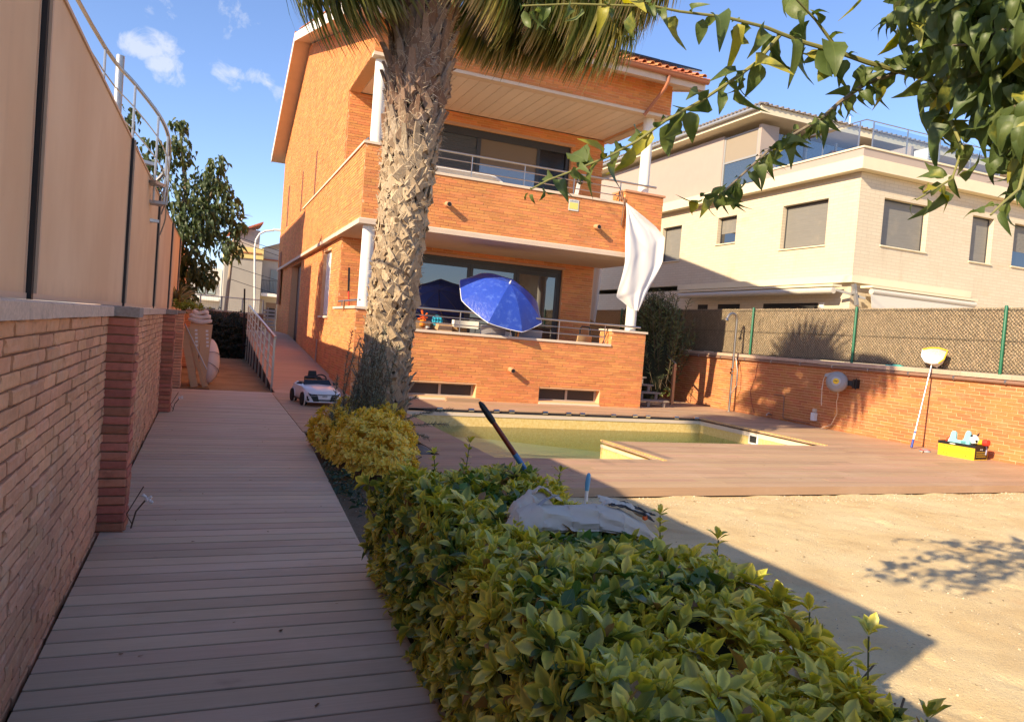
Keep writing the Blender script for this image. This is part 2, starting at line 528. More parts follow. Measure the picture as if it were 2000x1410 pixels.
M_gutter = mat('copper_paint', (.42, .16, .085), .45, noise=(5, .12))
M_plant_soil = mat('soil', (.075, .058, .045), .97, noise=(40, .5), bump=(60, .9, .02))
M_yellow = mat('yellow_plastic', (.75, .52, .03), .4)
M_cloth = mat('white_cloth', (.80, .77, .73), .9, bump=(500, .1, .001))
M_wicker = mat('wicker', (.50, .31, .15), .8, noise=((60, 60, 30), .35), bump=((90, 90, 40), .8, .006))
M_greenpost = mat('green_post', (.018, .13, .065), .45)
M_blue_plastic = mat('blue_plastic', (.05, .16, .36), .4)
M_teal = mat('teal_foam', (.24, .56, .60), .6)
M_red = mat('red_plastic', (.65, .05, .03), .4)
M_rubber = mat('black_rubber', (.018, .018, .018), .8)


def wood_mat(name, c, dustc, grey=.0):
    g = G(name); b = g.b
    gr = g.noise((2.0, 90, 90), 4, .6)
    v = g.math('ADD', g.math('MULTIPLY', g.rand(), .26), .87)
    v = g.math('MULTIPLY', v, g.math('ADD', g.math('MULTIPLY', gr, .34), .83))
    cc = g.hsv(c, g.math('ADD', .49, g.math('MULTIPLY', g.rand2(7.7), .02)), 1.0, v)
    cc = g.mix(g.math('MULTIPLY', g.step(g.noise((.9, 1.6, 1), 6, .68), .46, .74), .42), cc, dustc)
    cc = g.mix(g.math('MULTIPLY', g.step(g.noise(23, 2, .5), .74, .80), .5), cc, (.55, .5, .46))
    cc = g.mix(g.math('MULTIPLY', g.step(g.noise((1.1, 2.4, 1), 5, .7, dist=.5), .62, .76), .35), cc, (.10, .075, .062))
    g.put(b.inputs['Base Color'], cc)
    g.put(b.inputs['Roughness'], g.math('ADD', .42, g.math('MULTIPLY', g.noise((1.5, 3, 1), 4), .35)))
    b.inputs['Specular IOR Level'].default_value = .45
    g.bump(gr, .25, .002)
    MATS[name] = g.m
    return g.m


M_deck_shade = wood_mat('shade_deck_board', (.52, .405, .285), (.68, .57, .44))  # same composite as the pool deck, made paler to lift its shade
M_deck_sun = wood_mat('sun_deck_board', (.43, .275, .17), (.54, .39, .27))  # sunlit copy of the same boards, with a deeper base colour

# ------------------------------------------------------------------ ground, one sheet with the pool cut out
PX0, PX1, PY0, PY1, PSX, PSY = 3.54, 10.82, 8.75, 14.35, 6.03, 10.53   # pool: L shape, inner corner (PSX, PSY)


def ground_mat():
    g = G('sandy_ground'); b = g.b
    n1 = g.noise(1.1, 5, .6); n2 = g.noise(38, 4, .75); n3 = g.noise(150, 2, .6)
    c = g.ramp(n1, [(.3, (.57, .405, .20)), (.5, (.67, .51, .275)), (.72, (.71, .57, .33))])
    c = g.mix(g.math('MULTIPLY', g.step(n2, .5, .75), .55), c, (.40, .31, .22))
    c = g.mix(g.math('MULTIPLY', g.step(n3, .62, .72), .55), c, (.30, .245, .19))
    c = g.mix(g.math('MULTIPLY', g.step(g.noise(210, 2, .5), .64, .72), .5), c, (.72, .62, .5))
    c = g.mix(g.math('MULTIPLY', g.step(g.noise(.8, 4, .6, dist=1.0), .58, .72), .4), c, (.47, .27, .13))
    # the alley behind the path end is darker bare earth
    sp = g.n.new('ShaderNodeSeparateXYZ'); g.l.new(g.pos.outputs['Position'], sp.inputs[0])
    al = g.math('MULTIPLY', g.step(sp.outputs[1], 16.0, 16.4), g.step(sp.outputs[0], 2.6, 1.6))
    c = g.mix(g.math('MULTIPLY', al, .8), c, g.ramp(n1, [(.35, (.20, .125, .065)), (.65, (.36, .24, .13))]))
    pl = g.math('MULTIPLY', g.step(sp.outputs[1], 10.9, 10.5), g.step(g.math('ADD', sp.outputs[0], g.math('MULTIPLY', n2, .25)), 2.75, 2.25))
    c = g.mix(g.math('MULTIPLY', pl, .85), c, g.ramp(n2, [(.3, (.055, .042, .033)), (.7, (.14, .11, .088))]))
    g.put(b.inputs['Base Color'], c); b.inputs['Roughness'].default_value = .95; b.inputs['Specular IOR Level'].default_value = .15
    g.bump(n2, .8, .012); g.bump(n3, .7, .005); g.bump(g.noise(420, 2, .6), .5, .002)
    MATS['sandy_ground'] = g.m
    return g.m


M_ground = ground_mat()
xs = [-400, -60, -10, 3.3, 11.05, 14.2, 60, 400]; ys = [-400, -60, 0, 8.5, 14.6, 20, 60, 400]
V = [(x, y, -.12) for x in xs for y in ys]; F = []
for i in range(7):
    for j in range(7):
        if xs[i] == 3.3 and ys[j] == 8.5: continue
        F.append((i * 8 + j, (i + 1) * 8 + j, (i + 1) * 8 + j + 1, i * 8 + j + 1))
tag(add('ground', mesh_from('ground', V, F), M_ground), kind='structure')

from mathutils import noise as mnz
DENTS = [(2.2 + 9 * nrg.random(), .9 + 5.7 * nrg.random(), nrg.random() * 6.28) for _ in range(85)]


def yard_z(x, y):
    """gentle tread marks and a sandy lip against the deck edge"""
    q = Vector((x, y, 0))
    z = -.108 + .012 * mnz.noise(q * 1.1) + .010 * mnz.noise(q * 3.3) + .007 * mnz.noise(q * 9)
    for dx_, dy_, da in DENTS:
        if abs(x - dx_) < .3 and abs(y - dy_) < .3:
            c_, s_ = math.cos(da), math.sin(da); u_ = ((x - dx_) * c_ + (y - dy_) * s_) / .15; v_ = (-(x - dx_) * s_ + (y - dy_) * c_) / .06
            r_ = u_ * u_ + v_ * v_
            z += -.016 * math.exp(-r_ * 1.6) + .006 * math.exp(-(math.sqrt(r_) - 1.35) ** 2 * 9)
    z += .024 * max(0, 1 - (7.06 - y) / .16) * (-.1 + 1.2 * mnz.noise(Vector((x * 2.3, 7.7, 0)))) if y > 6.9 else 0
    return z


NXY, NYY = 240, 150
V = []; F = []
for i in range(NXY + 1):
    for j in range(NYY + 1):
        x = 1.06 + (13.56 - 1.06) * (i / NXY) ** 1.25; y = -.6 + 7.665 * (1 - (1 - j / NYY) ** 1.1)
        e_ = 1 if 0 < i < NXY and 0 < j else 0
        V.append((x, y, yard_z(x, y) if e_ else -.118))
for i in range(NXY):
    for j in range(NYY):
        k = i * (NYY + 1) + j; F.append((k, k + NYY + 1, k + NYY + 2, k + 1))
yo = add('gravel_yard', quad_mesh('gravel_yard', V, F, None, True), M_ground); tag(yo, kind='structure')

# loose stones on the sand yard and along the planting bed
sv = []
for k in range(4):
    rg = np.random.default_rng(50 + k)
    a = np.array([(-1, -1, -1), (1, -1, -1), (1, 1, -1), (-1, 1, -1), (-1, -1, 1), (1, -1, 1), (1, 1, 1), (-1, 1, 1)], float) * .5
    a[4:, :2] *= .55; a += rg.normal(0, .13, a.shape)
    sv.append((a, np.array([(0, 3, 2, 1), (4, 5, 6, 7), (0, 1, 5, 4), (1, 2, 6, 5), (2, 3, 7, 6), (3, 0, 4, 7)]), None))
it = []
for k in range(9000):
    if k < 6600:
        x = 2.0 + 9.5 * nrg.random() ** 1.2; y = .8 + 6.2 * nrg.random()
    elif k < 7600: x = 2.2 + 11 * nrg.random(); y = 6.7 + .4 * nrg.random()
    else: x = 1.1 + 1.5 * nrg.random(); y = 4.6 + 5.8 * nrg.random()
    s = .004 + .011 * nrg.random() ** 4 + (.006 if 6600 <= k < 7600 else 0)
    a = nrg.random() * 6.28; c, q = math.cos(a) * s, math.sin(a) * s
    it.append((k % 4, mtx(x, y, (yard_z(x, y) if y < 7.06 else -.12) + s * .15, np.array([c, q, 0]), np.array([-q, c, 0]) * .8, np.array([0, 0, s * .6]))))
M_pebble = mat('pebble', (.50, .40, .29), .9, var=.35, hue=.02)
o = emit(None, 'gravel', sv, it, M_pebble, limit=0); tag(o, kind='stuff')
# dry leaf litter and twigs
it = []
lv = (np.array([(-.5, -.5, 0), (.5, -.4, .1), (.45, .5, 0), (-.4, .45, .12)], float), np.array([(0, 1, 2, 3)]), None)
for k in range(540):
    x = 2.0 + 7 * nrg.random(); y = 1 + 6 * nrg.random()
    if k > 300: x = -.5 + 1.7 * nrg.random(); y = 16.5 + 10 * nrg.random()
    a = nrg.random() * 6.28; s = .012 + .02 * nrg.random(); t = .2 + .5 * nrg.random()
    c, q = math.cos(a) * s, math.sin(a) * s
    zz = yard_z(x, y) + .004 if y < 7.06 and x > 1.06 else -.112
    if k >= 420: x, y = (-.5 + 1.5 * nrg.random(), 1.8 + 13 * nrg.random()) if k < 470 else (3.5 + 9 * nrg.random(), 7.2 + 3.2 * nrg.random()); zz = .003; s *= .6
    it.append((0, mtx(x, y, zz, np.array([c, q, .002]), np.array([-q, c, .001]) * t, np.array([0, 0, s]))))
tag(emit(None, 'leaf_litter', [lv], it, mat('dry_leaf', (.22, .13, .06), .9, var=.5), limit=0), kind='stuff')

# ------------------------------------------------------------------ path deck
BOARD = (np.array([(-.5, -.5, 0), (.5, -.5, 0), (.5, .5, 0), (-.5, .5, 0), (-.5, -.5, .88), (.5, -.5, .88), (.5, .5, .88), (-.5, .5, .88),
                   (-.5, -.48, 1), (.5, -.48, 1), (.5, .48, 1), (-.5, .48, 1)], float),
         np.array([(0, 3, 2, 1), (0, 1, 5, 4), (1, 2, 6, 5), (2, 3, 7, 6), (3, 0, 4, 7), (4, 5, 9, 8), (6, 7, 11, 10), (8, 9, 10, 11), (5, 6, 10, 9), (7, 4, 8, 11)]), None)


def board_item(x0, x1, y, wid, z=0.0, t=.026):
    return (0, mtx((x0 + x1) / 2, y, z - t + nrg.normal(0, .0007), np.array([x1 - x0, 0, 0]), np.array([0, wid, 0]), np.array([0, 0, t])))


def path_edge(y): return 1.0 + max(0, (y - 2.8)) * .0445 if y < 10.7 else 1.335


deck = empty('path', (0, 0, 0)); tag(deck, kind='structure')
it = []; y = -2.4
while y < 16.3:
    it.append(board_item(-.60, path_edge(y), y, .1400)); y += .1555
emit(deck, 'board', [BOARD], it, M_deck_shade, limit=300)
MB().box((-.58, -2.4, -.115), (.99, 10.6, -.07)).box((-.58, 10.6, -.115), (1.33, 16.3, -.07)).build('gap_shade_sheet', M_rubber, deck)  # solid black sheet under the boards, gap shade put into its colour
e = MB(); e.bar((1.0, -2.4, -.05), (1.0, 2.8, -.05), .016, .095); e.bar((1.0, 2.8, -.05), (1.345, 10.62, -.05), .016, .095)
e.build('edge_board', M_deck_shade, deck)

# ------------------------------------------------------------------ pool deck
pool_deck = empty('pool_deck'); tag(pool_deck, kind='structure')
HOLES = [(PX0, PX1, PSY, PY1 + .10), (PX0, PSX, PY0, PY1), (1.0, 2.85, 8.96, 10.70), (1.0, 2.25, 6.5, 8.96), (2.97, 10.43, 16.33, 40)]
it = []; y = 7.10; pitch = .1495
while y < 20.6:
    left = 1.345 if y < 16.3 else 10.43
    segs = [(left, 13.55)]
    for (a, b, c, d) in HOLES:
        if c < y < d:
            ns = []
            for (p, q) in segs:
                if q <= a or p >= b: ns.append((p, q))
                else:
                    if p < a: ns.append((p, a))
                    if q > b: ns.append((b, q))
            segs = ns
    for (p, q) in segs:
        while q - p > 3.4:
            c = p + (1.6 + 1.2 * rnd.random()); it.append(board_item(p, c - .004, y + pitch / 2, pitch - .006)); p = c
        it.append(board_item(p, q, y + pitch / 2, pitch - .006))
    y += pitch
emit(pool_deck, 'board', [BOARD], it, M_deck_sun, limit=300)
e = MB()
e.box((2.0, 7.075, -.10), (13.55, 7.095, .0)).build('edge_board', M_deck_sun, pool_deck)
e = MB()
for (a, b, c, d) in ((2.3, 3.45, 7.15, 14.3), (3.45, 13.5, 7.15, 8.65), (6.15, 13.5, 8.65, 10.42), (10.95, 13.5, 10.42, 20.5), (1.36, 10.9, 14.55, 16.3)):
    e.box((a, c, -.115), (b, d, -.06))
e.build('gap_shade_sheet', M_rubber, pool_deck)  # black sheets below this deck too, shade of the gaps as colour

# ------------------------------------------------------------------ pool basin and water
def pool_mat():
    g = G('pool_tile'); b = g.b
    n = g.noise(22, 4, .7)
    c = g.ramp(n, [(.35, (.72, .50, .16)), (.55, (.82, .61, .24)), (.75, (.86, .70, .36))])
    g.put(b.inputs['Base Color'], c); b.inputs['Roughness'].default_value = .4
    g.bump(n, .2, .004)
    return g.m


M_pool = pool_mat()
pool = empty('pool'); tag(pool, kind='structure')
zt, zf0, zf1 = -.055, -.56, -.86
def zf(x): return zf0 + (zf1 - zf0) * max(0, min(1, (x - 5.2) / 3.5))
wl = MB()
wl.box((PX0 - .1, PY0 - .1, -2.0), (PX0, PY1 + .1, zt)); wl.box((PX1, PSY - .1, -2.0), (PX1 + .1, PY1 + .1, zt))
wl.box((PX0, PY1, -2.0), (PX1, PY1 + .1, zt)); wl.box((PX0, PY0 - .1, -2.0), (PSX, PY0, zt)); wl.box((PSX, PY0 - .1, -2.0), (PSX + .1, PSY, zt)); wl.box((PSX + .1, PSY - .1, -2.0), (PX1, PSY, zt))
wl.build('pool_wall', M_pool, pool)
fl = MB(); X = [PX0, 5.2, 8.7, PX1]
for a, b in zip(X, X[1:]):
    fl.raw([(a, PY0 - .05, zf(a)), (b, PY0 - .05, zf(b)), (b, PY1 + .05, zf(b)), (a, PY1 + .05, zf(a))], [(0, 1, 2, 3)])
fl.build('pool_floor', mat('pool_floor', (.80, .66, .46), .6, noise=(3, .15), dust=((.70, .64, .45), 1.2, .45, .65, .5)), pool)
# yellow coping studs along the sun-side edges
it = []
for k in range(46):
    it.append((0, mtx(PX1 + .05, PSY + .05 + k * .083, -.01, np.array([.06, 0, 0]), np.array([0, .058, 0]), np.array([0, 0, .022]))))
for k in range(24):
    it.append((0, mtx(PSX + .05, PY0 + .05 + k * .077, -.01, np.array([.06, 0, 0]), np.array([0, .054, 0]), np.array([0, 0, .022]))))
emit(pool, 'coping_tile', [BOARD], it, mat('coping_yellow', (.66, .44, .16), .6, var=.15), limit=300)
MB().box((PX1 - .014, PSY, zt - .09), (PX1 - .003, PY1, zt)).box((PSX + .0, PY0, zt - .05), (PSX - .008, PSY, zt)).box((PX0, PY1 - .012, zt - .07), (PX1 - .02, PY1 - .003, zt)).build('liner_rail', M_white_stone, pool)
sk = MB()
sk.box((PX1 - .02, 12.33, -.30), (PX1 - .004, 12.63, -.08))
sk.build('skimmer', M_white, pool); MB().box((PX1 - .024, 12.38, -.26), (PX1 - .021, 12.58, -.12)).build('skimmer_mouth', M_int, pool)


def water_mat():
    g = G('pool_water')
    tr = g.n.new('ShaderNodeBsdfTransparent'); gl = g.n.new('ShaderNodeBsdfGlossy'); gl.inputs['Roughness'].default_value = .02
    fr = g.n.new('ShaderNodeFresnel'); fr.inputs['IOR'].default_value = 1.30
    mx = g.n.new('ShaderNodeMixShader')
    bp = g.n.new('ShaderNodeBump'); bp.inputs['Strength'].default_value = .55; bp.inputs['Distance'].default_value = .04
    h = g.math('ADD', g.noise((2.0, 4.5, 1), 3, .6, dist=.6), g.math('MULTIPLY', g.noise((8, 14, 1), 3, .6), .4))
    g.l.new(h, bp.inputs['Height'])
    g.l.new(bp.outputs[0], gl.inputs['Normal']); g.l.new(bp.outputs[0], fr.inputs['Normal'])
    g.l.new(g.math('MULTIPLY', fr.outputs[0], .62), mx.inputs[0]); g.l.new(tr.outputs[0], mx.inputs[1]); g.l.new(gl.outputs[0], mx.inputs[2])
    va = g.n.new('ShaderNodeVolumeAbsorption'); va.inputs['Color'].default_value = (.22, .74, .50, 1); va.inputs['Density'].default_value = .42
    g.l.new(mx.outputs[0], g.out.inputs['Surface']); g.l.new(va.outputs[0], g.out.inputs['Volume'])
    return g.m


wt = MB(); zw = -.33
P = [(PX0 + .001, PY0 + .001), (PSX - .001, PY0 + .001), (PSX - .001, PSY + .001), (PX1 - .001, PSY + .001), (PX1 - .001, PY1 - .001), (PX0 + .001, PY1 - .001)]
wt.prism([(x, y, -.90) for x, y in P], (0, 0, .90 + zw))
tag(wt.build('water', water_mat()), kind='structure')

# pool cover track along the back edge with its clips
tr = thing('pool_cover_track', 'dark slatted pool cover rail along the far edge of the pool with steel clips', 'pool cover rail', (PX0, PY1 + .05, 0), local=True)
MB().tube([(0.6, .0, -.045), (7.2, .0, -.045)], .028, 8).build('rail', M_black, tr)
cl = None
for k in range(12):
    c = MB().lathe([(.005, -.07), (.035, -.06), (.035, .06), (.005, .07)], (0, 0, 0), (1, 0, 0), 10).box((-.035, -.04, -.006), (.035, .04, .012))
    if cl is None: cl = c.build('clip', M_chrome, tr); cl.location = (.9, -.02, .0)
    else:
        q = cl.copy(); col.objects.link(q); q.parent = tr; q.location = (.9 + k * .56 + (.12 if k % 3 else -.1), -.02, 0)
# ------------------------------------------------------------------ brick garden wall on the left
WX = -.62
BV_OLD = brick_variants(.10, 6, 3)
BV_PIER = brick_variants(.10, 4, 5)
BV_FLAT = brick_variants(.06, 5, 9, full=False)
gw = thing('garden_wall', 'old dusty brick wall with piers along the wooden path, topped by tan panels', 'wall', (WX - .13, 7, -.12))
MB().box((WX - .24, -3, -.12), (WX - .016, 37, 1.50)).build('mortar', M_mortar_old, gw)
it = []
PIERS = [5.76, 12.5, 17.15, 23.9, 30.6]
ops = [(p - 3.0 + 6, p + .31 - 3.0 + 6, -1, 3) for p in []]
brick_face(it, (WX - .016, -3, 0), (0, 1, 0), (1, 0, 0), 40, -.06, 1.50, .29, .0635, .0085, .013, 6, jitter=.5, seed=2, ju=.016)
emit(gw, 'brick', BV_OLD, it, M_brick_old, limit=300, stuff='brick_courses', smooth=False)
for p in PIERS:
    pe = MB().box((WX - .05, p + .015, -.12), (WX + .155, p + .275, 1.50)).build('pier', M_mortar_old, gw)
    it = []
    brick_face(it, (WX - .02, p + .015, 0), (1, 0, 0), (0, -1, 0), .186, -.06, 1.50, .6, .0635, .010, .014, 4, jitter=.5, seed=4, off=0)
    brick_face(it, (WX + .155, p + .004, 0), (0, 1, 0), (1, 0, 0), .28, -.06, 1.50, .6, .0635, .010, .014, 4, jitter=.5, seed=5, off=0)
    emit(pe, 'brick', BV_PIER, it, M_brick_pier if p < 16 else M_brick_old, limit=60, stuff='brick_courses')
    MB().bbox((WX - .06, p - .02, 1.505), (WX + .185, p + .31, 1.575), .006).build('coping_stone', M_stone_dark, gw)
y = -3.0; edges = []
for p in PIERS + [37]:
    n = max(1, int((p - .022 - y) / 1.02)); st = (p - .022 - y) / n
    for k in range(n): edges.append((y + k * st, y + (k + 1) * st))
    y = p + .312
for a, b in edges:
    MB().bbox((WX - .26, a + .002, 1.502 + rnd.uniform(0, .002)), (WX + .03, b - .003, 1.572 + rnd.uniform(-.002, .002)), .008).build('coping_stone', M_stone_old, gw)

# ------------------------------------------------------------------ tan panel fence on top of the wall
def panel_mat():
    g = G('tan_panel'); b = g.b
    c = g.mix(g.step(g.noise((.9, .9, .6), 4, .6), .35, .7), (.72, .47, .285), (.82, .58, .375))
    c = g.mix(g.math('MULTIPLY', g.step(g.noise((3.0, 7.0, .35), 5, .7), .55, .8), .22), c, (.50, .34, .23))
    c = g.mix(g.math('MULTIPLY', g.step(g.noise((2.0, 16.0, .5), 4, .6), .62, .78), .15), c, (.88, .72, .56))
    c = g.mix(g.math('MULTIPLY', g.step(g.noise(60, 3, .6), .68, .76), .35), c, (.42, .28, .2))
    sp = g.n.new('ShaderNodeSeparateXYZ'); g.l.new(g.pos.outputs['Position'], sp.inputs[0])
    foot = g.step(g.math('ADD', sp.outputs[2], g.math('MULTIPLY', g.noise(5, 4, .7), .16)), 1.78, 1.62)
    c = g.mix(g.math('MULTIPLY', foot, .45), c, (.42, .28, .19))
    g.put(b.inputs['Base Color'], c); b.inputs['Roughness'].default_value = .6; b.inputs['Specular IOR Level'].default_value = .3
    g.bump(g.noise(5, 4, .5), .12, .012); g.bump(g.noise(140, 3, .6), .15, .002)
    MATS['tan_panel'] = g.m
    return g.m


M_panel = panel_mat()
M_pframe = mat('panel_frame', (.62, .43, .30), .5, spec=.35)
fx = WX - .105
pf = thing('panel_fence', 'tall smooth tan privacy panels with dark joints standing on the brick wall', 'fence', (fx, 7, 1.575))
def ftop(y): return 2.975 + .0173 * (y - 4.0)
JO = [1.14, 3.66, 7.38, 11.3, 15.25, 19.2, 23.1, 27.0]
for a, b in zip(JO, JO[1:]):
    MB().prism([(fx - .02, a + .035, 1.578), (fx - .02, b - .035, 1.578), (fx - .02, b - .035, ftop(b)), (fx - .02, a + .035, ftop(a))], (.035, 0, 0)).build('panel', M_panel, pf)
    MB().bar((fx, a + .03, ftop(a) + .008), (fx, b - .03, ftop(b) + .008), .05, .02).build('top_rail', M_pframe, pf)
    MB().box((fx - .03, a + .03, 1.574), (fx + .025, b - .03, 1.60)).build('bottom_rail', M_pframe, pf)
for a in JO:
    MB().box((fx - .05, a - .020, 1.574), (fx + .040, a + .016, ftop(a) + .012)).build('post', M_black, pf)
    MB().box((fx - .04, a + .018, 1.60), (fx + .052, a + .045, ftop(a) + .004)).build('edge_strip', M_pframe, pf)
    MB().box((fx - .03, a - .04, 1.60), (fx + .020, a - .026, ftop(a) + .004)).build('edge_strip', M_pframe, pf)

# unseen lower panels, added past the tall ones to shade the near hedge
for a, b in ((-5.6, -2.3), (-2.26, 1.11)):
    MB().box((fx - .02, a, 1.578), (fx + .015, b, 2.38)).build('panel', M_panel, pf)
    MB().box((fx - .05, a - .03, 1.574), (fx - .002, a + .0, 2.39)).build('post', M_black, pf)

# ------------------------------------------------------------------ the brick house
HX0, HX1, HY0, HYB, HBK = 2.97, 10.42, 16.35, 19.4, 37.4
EAVE_Y, EAVE_Z, RIDGE_Y, RIDGE_Z, BACK_Y, BACK_Z = 15.68, 8.30, 29.6, 12.28, 38.3, 9.35
def roof_z(y):
    return EAVE_Z + (RIDGE_Z - EAVE_Z) * (y - EAVE_Y) / (RIDGE_Y - EAVE_Y) if y < RIDGE_Y else RIDGE_Z + (BACK_Z - RIDGE_Z) * (y - RIDGE_Y) / (BACK_Y - RIDGE_Y)


house = thing('brick_house', 'two storey orange brick house with terrace, balcony and tiled gable roof beside the pool', 'house', (HX0, HY0, -.12))
HB = []
bl, bh, jt, dp = .30, .0655, .012, .009
def hface(org, u, n, length, z0, z1, ops=(), clip=None, seed=1):
    brick_face(HB, org, u, n, length, z0, z1, bl, bh, jt, dp, 5, ops, clip, half=.37, jitter=.35, seed=seed)


d = .009   # bricks sit proud of these bodies
B = MB()
# terrace front wall with two cellar windows
W1, W2 = (4.25, 5.90, .07, .385), (7.53, 9.20, .07, .385)
def panelled(Bm, y0, y1, x0, x1, z0, z1, holes):
    """wall slab along X with rectangular openings"""
    xsn = sorted({x0, x1} | {h[0] for h in holes} | {h[1] for h in holes})
    for a, b in zip(xsn, xsn[1:]):
        hh = [h for h in holes if h[0] < b - 1e-6 and h[1] > a + 1e-6]
        zz = z0
        for h in sorted(hh, key=lambda q: q[2]):
            if h[2] > zz: Bm.box((a, y0, zz), (b, y1, h[2]))
            zz = h[3]
        if zz < z1: Bm.box((a, y0, zz), (b, y1, z1))


panelled(B, HY0 + d, HY0 + .26, HX0 + d, HX1 - d, -.12, 1.515, [W1, W2])
B.box((9.41 + d, HY0 + d + .001, 1.515), (HX1 - d, HY0 + .62, 1.90)); B.box((HX0 + d, HY0 + d + .001, 1.515), (HX0 + .42, HY0 + .45, 1.915))
B.box((HX0 + d, HY0 + .45, -.12), (HX0 + .25, HYB, 1.915))                                   # left terrace parapet
B.box((HX0 + .25, HY0 + .26, .60), (HX1 - .02, HYB, .70))                                     # terrace floor
B.box((HX1 - .25, HY0 + .26, -.12), (HX1 - d, HYB, .70))                                      # terrace right flank
B.box((3.08 + d, HYB + d, .0), (HX1 - .02, HYB + .012, .02))
# recessed ground-floor front
TW = (5.0, 9.40, .70, 3.60)
panelled(B, HYB + d, HYB + .30, 3.05 + d, HX1 - .02, .70, 3.78, [TW])
# left flank ground floor with the shuttered window and door recess
def flank(Bm, x0, x1, y0, y1, z0, z1, holes):
    ys_ = sorted({y0, y1} | {h[0] for h in holes} | {h[1] for h in holes})
    for a, b in zip(ys_, ys_[1:]):
        hh = [h for h in holes if h[0] < b - 1e-6 and h[1] > a + 1e-6]
        zz = z0
        for h in sorted(hh, key=lambda q: q[2]):
            if h[2] > zz: Bm.box((x0, a, zz), (x1, b, h[2]))
            zz = h[3]
        if zz < z1: Bm.box((x0, a, zz), (x1, b, z1))


SW = (21.0, 22.55, 1.74, 3.60); DR = (28.3, 31.6, .5, 3.70)
flank(B, 3.05 + d, 3.35, HYB + .30, HBK, -.12, 3.78, [SW, DR])
# balcony band (front and left flank) on its slab
B.box((2.93 + d, HY0 + d, 3.90), (HX1 - d + .18, HY0 + .22, 5.075))
B.box((9.46 + d, HY0 + d + .001, 5.075), (10.60 - d, HY0 + .62, 5.41)); B.box((2.93 + d, HY0 + d + .001, 5.075), (3.25, HY0 + .5, 5.50))
B.box((2.93 + d, HY0 + .22, 3.90), (3.16, 27.6, 5.50)); B.box((2.96 + d, 27.6, 3.90), (3.16, HBK, 5.50))
B.box((10.30, HY0 + .22, 3.90), (10.60 - d, HYB, 5.0))
# upper recessed front, upper flank up to the gable
BW = (5.2, 9.36, 4.0, 7.12)
panelled(B, HYB + d, HYB + .30, HX0 + .02, HX1 - .02, 3.98, 7.46, [BW])
GAP = .10
# beam over the balcony
B.box((HX0 + d, HY0 + d, 7.46), (10.60 - d, HY0 + .30, 8.26))
gm = HX0 + d
prof = [(HY0 + .30, 7.46), (HYB + .012, 7.46), (HYB + .012, 5.48), (HBK, 5.48), (HBK, roof_z(HBK) - GAP - .2), (RIDGE_Y, RIDGE_Z - GAP - .2), (HY0 + .30, roof_z(HY0 + .3) - GAP - .2)]
B.prism([(gm, y, z) for y, z in prof], (.28, 0, 0))
B.box((HX1 - .3, HYB + .3, -.12), (HX1 - .02, HBK, 8.9)); B.prism([(HX1 - .3, y, z) for y, z in ((HYB + .3, 8.9), (HBK, 8.9), (HBK, roof_z(HBK) - .3), (RIDGE_Y, RIDGE_Z - .3), (HYB + .3, roof_z(HYB) - .3))], (.28, 0, 0))
B.prism([(10.3, y, z) for y, z in ((HY0 + .3, 7.46), (HYB + .3, 7.46), (HYB + .3, roof_z(HYB) - .3), (HY0 + .3, roof_z(HY0 + .3) - .3))], (.29, 0, 0))
B.box((HX0 + .3, HBK - .28, -.12), (HX1 - .3, HBK - .01, 9.2))
wall = B.build('wall', M_mortar_house, house)
# bricks
hface((HX0 + d, HY0 + d, 0), (1, 0, 0), (0, -1, 0), HX1 - HX0 - 2 * d, -.10, 1.515, [(a - HX0 - d, b - HX0 - d, c, e) for a, b, c, e in (W1, W2)], seed=11)
hface((9.41, HY0 + d, 0), (1, 0, 0), (0, -1, 0), HX1 - 9.41 - d, 1.515, 1.90, seed=12)
hface((9.41 + d, HY0 + .62, 0), (0, -1, 0), (-1, 0, 0), .62 - d, 1.515, 1.90, seed=13)
hface((HX0 + d, HY0 + d, 0), (1, 0, 0), (0, -1, 0), .41, 1.515, 1.915, seed=14)
hface((HX0 + d, HYB, 0), (0, -1, 0), (-1, 0, 0), HYB - HY0 - d, -.10, 1.915, seed=15)
hface((3.05 + d, HYB + d, 0), (1, 0, 0), (0, -1, 0), HX1 - 3.1, .70, 3.78, [(TW[0] - 3.06, TW[1] - 3.06, TW[2], TW[3])], seed=16)
hface((3.05 + d, HBK, 0), (0, -1, 0), (-1, 0, 0), HBK - HYB, -.10, 3.78, [(HBK - b, HBK - a, c, e) for a, b, c, e in (SW, DR)], seed=17)
hface((2.93 + d, HY0 + d, 0), (1, 0, 0), (0, -1, 0), 10.60 - 2.93 - 2 * d, 3.90, 5.075, seed=18)
hface((9.46, HY0 + d, 0), (1, 0, 0), (0, -1, 0), 10.60 - 9.46 - d, 5.075, 5.41, seed=19)
hface((9.46 + d, HY0 + .62, 0), (0, -1, 0), (-1, 0, 0), .62 - d, 5.075, 5.41, seed=20)
hface((2.93 + d, HY0 + d, 0), (1, 0, 0), (0, -1, 0), .31, 5.075, 5.50, seed=21)
hface((2.93 + d, 27.6, 0), (0, -1, 0), (-1, 0, 0), 27.6 - HY0 - d, 3.90, 5.50, seed=22)
hface((2.96 + d, HBK, 0), (0, -1, 0), (-1, 0, 0), HBK - 27.6, 3.90, 5.50, seed=32)
hface((HX0 + .02, HYB + d, 0), (1, 0, 0), (0, -1, 0), HX1 - HX0 - .04, 3.98, 7.46, [(BW[0] - HX0 - .02, BW[1] - HX0 - .02, BW[2], BW[3])], seed=23)
hface((HX0 + d, HY0 + d, 0), (1, 0, 0), (0, -1, 0), 10.60 - HX0 - 2 * d, 7.50, 8.24, seed=24)
SLITS = [(HBK - 25.35, HBK - 25.0, 5.6, 7.1), (HBK - 29.2, HBK - 28.8, 5.6, 7.1), (HBK - 34.6, HBK - 34.0, 5.6, 7.4)]
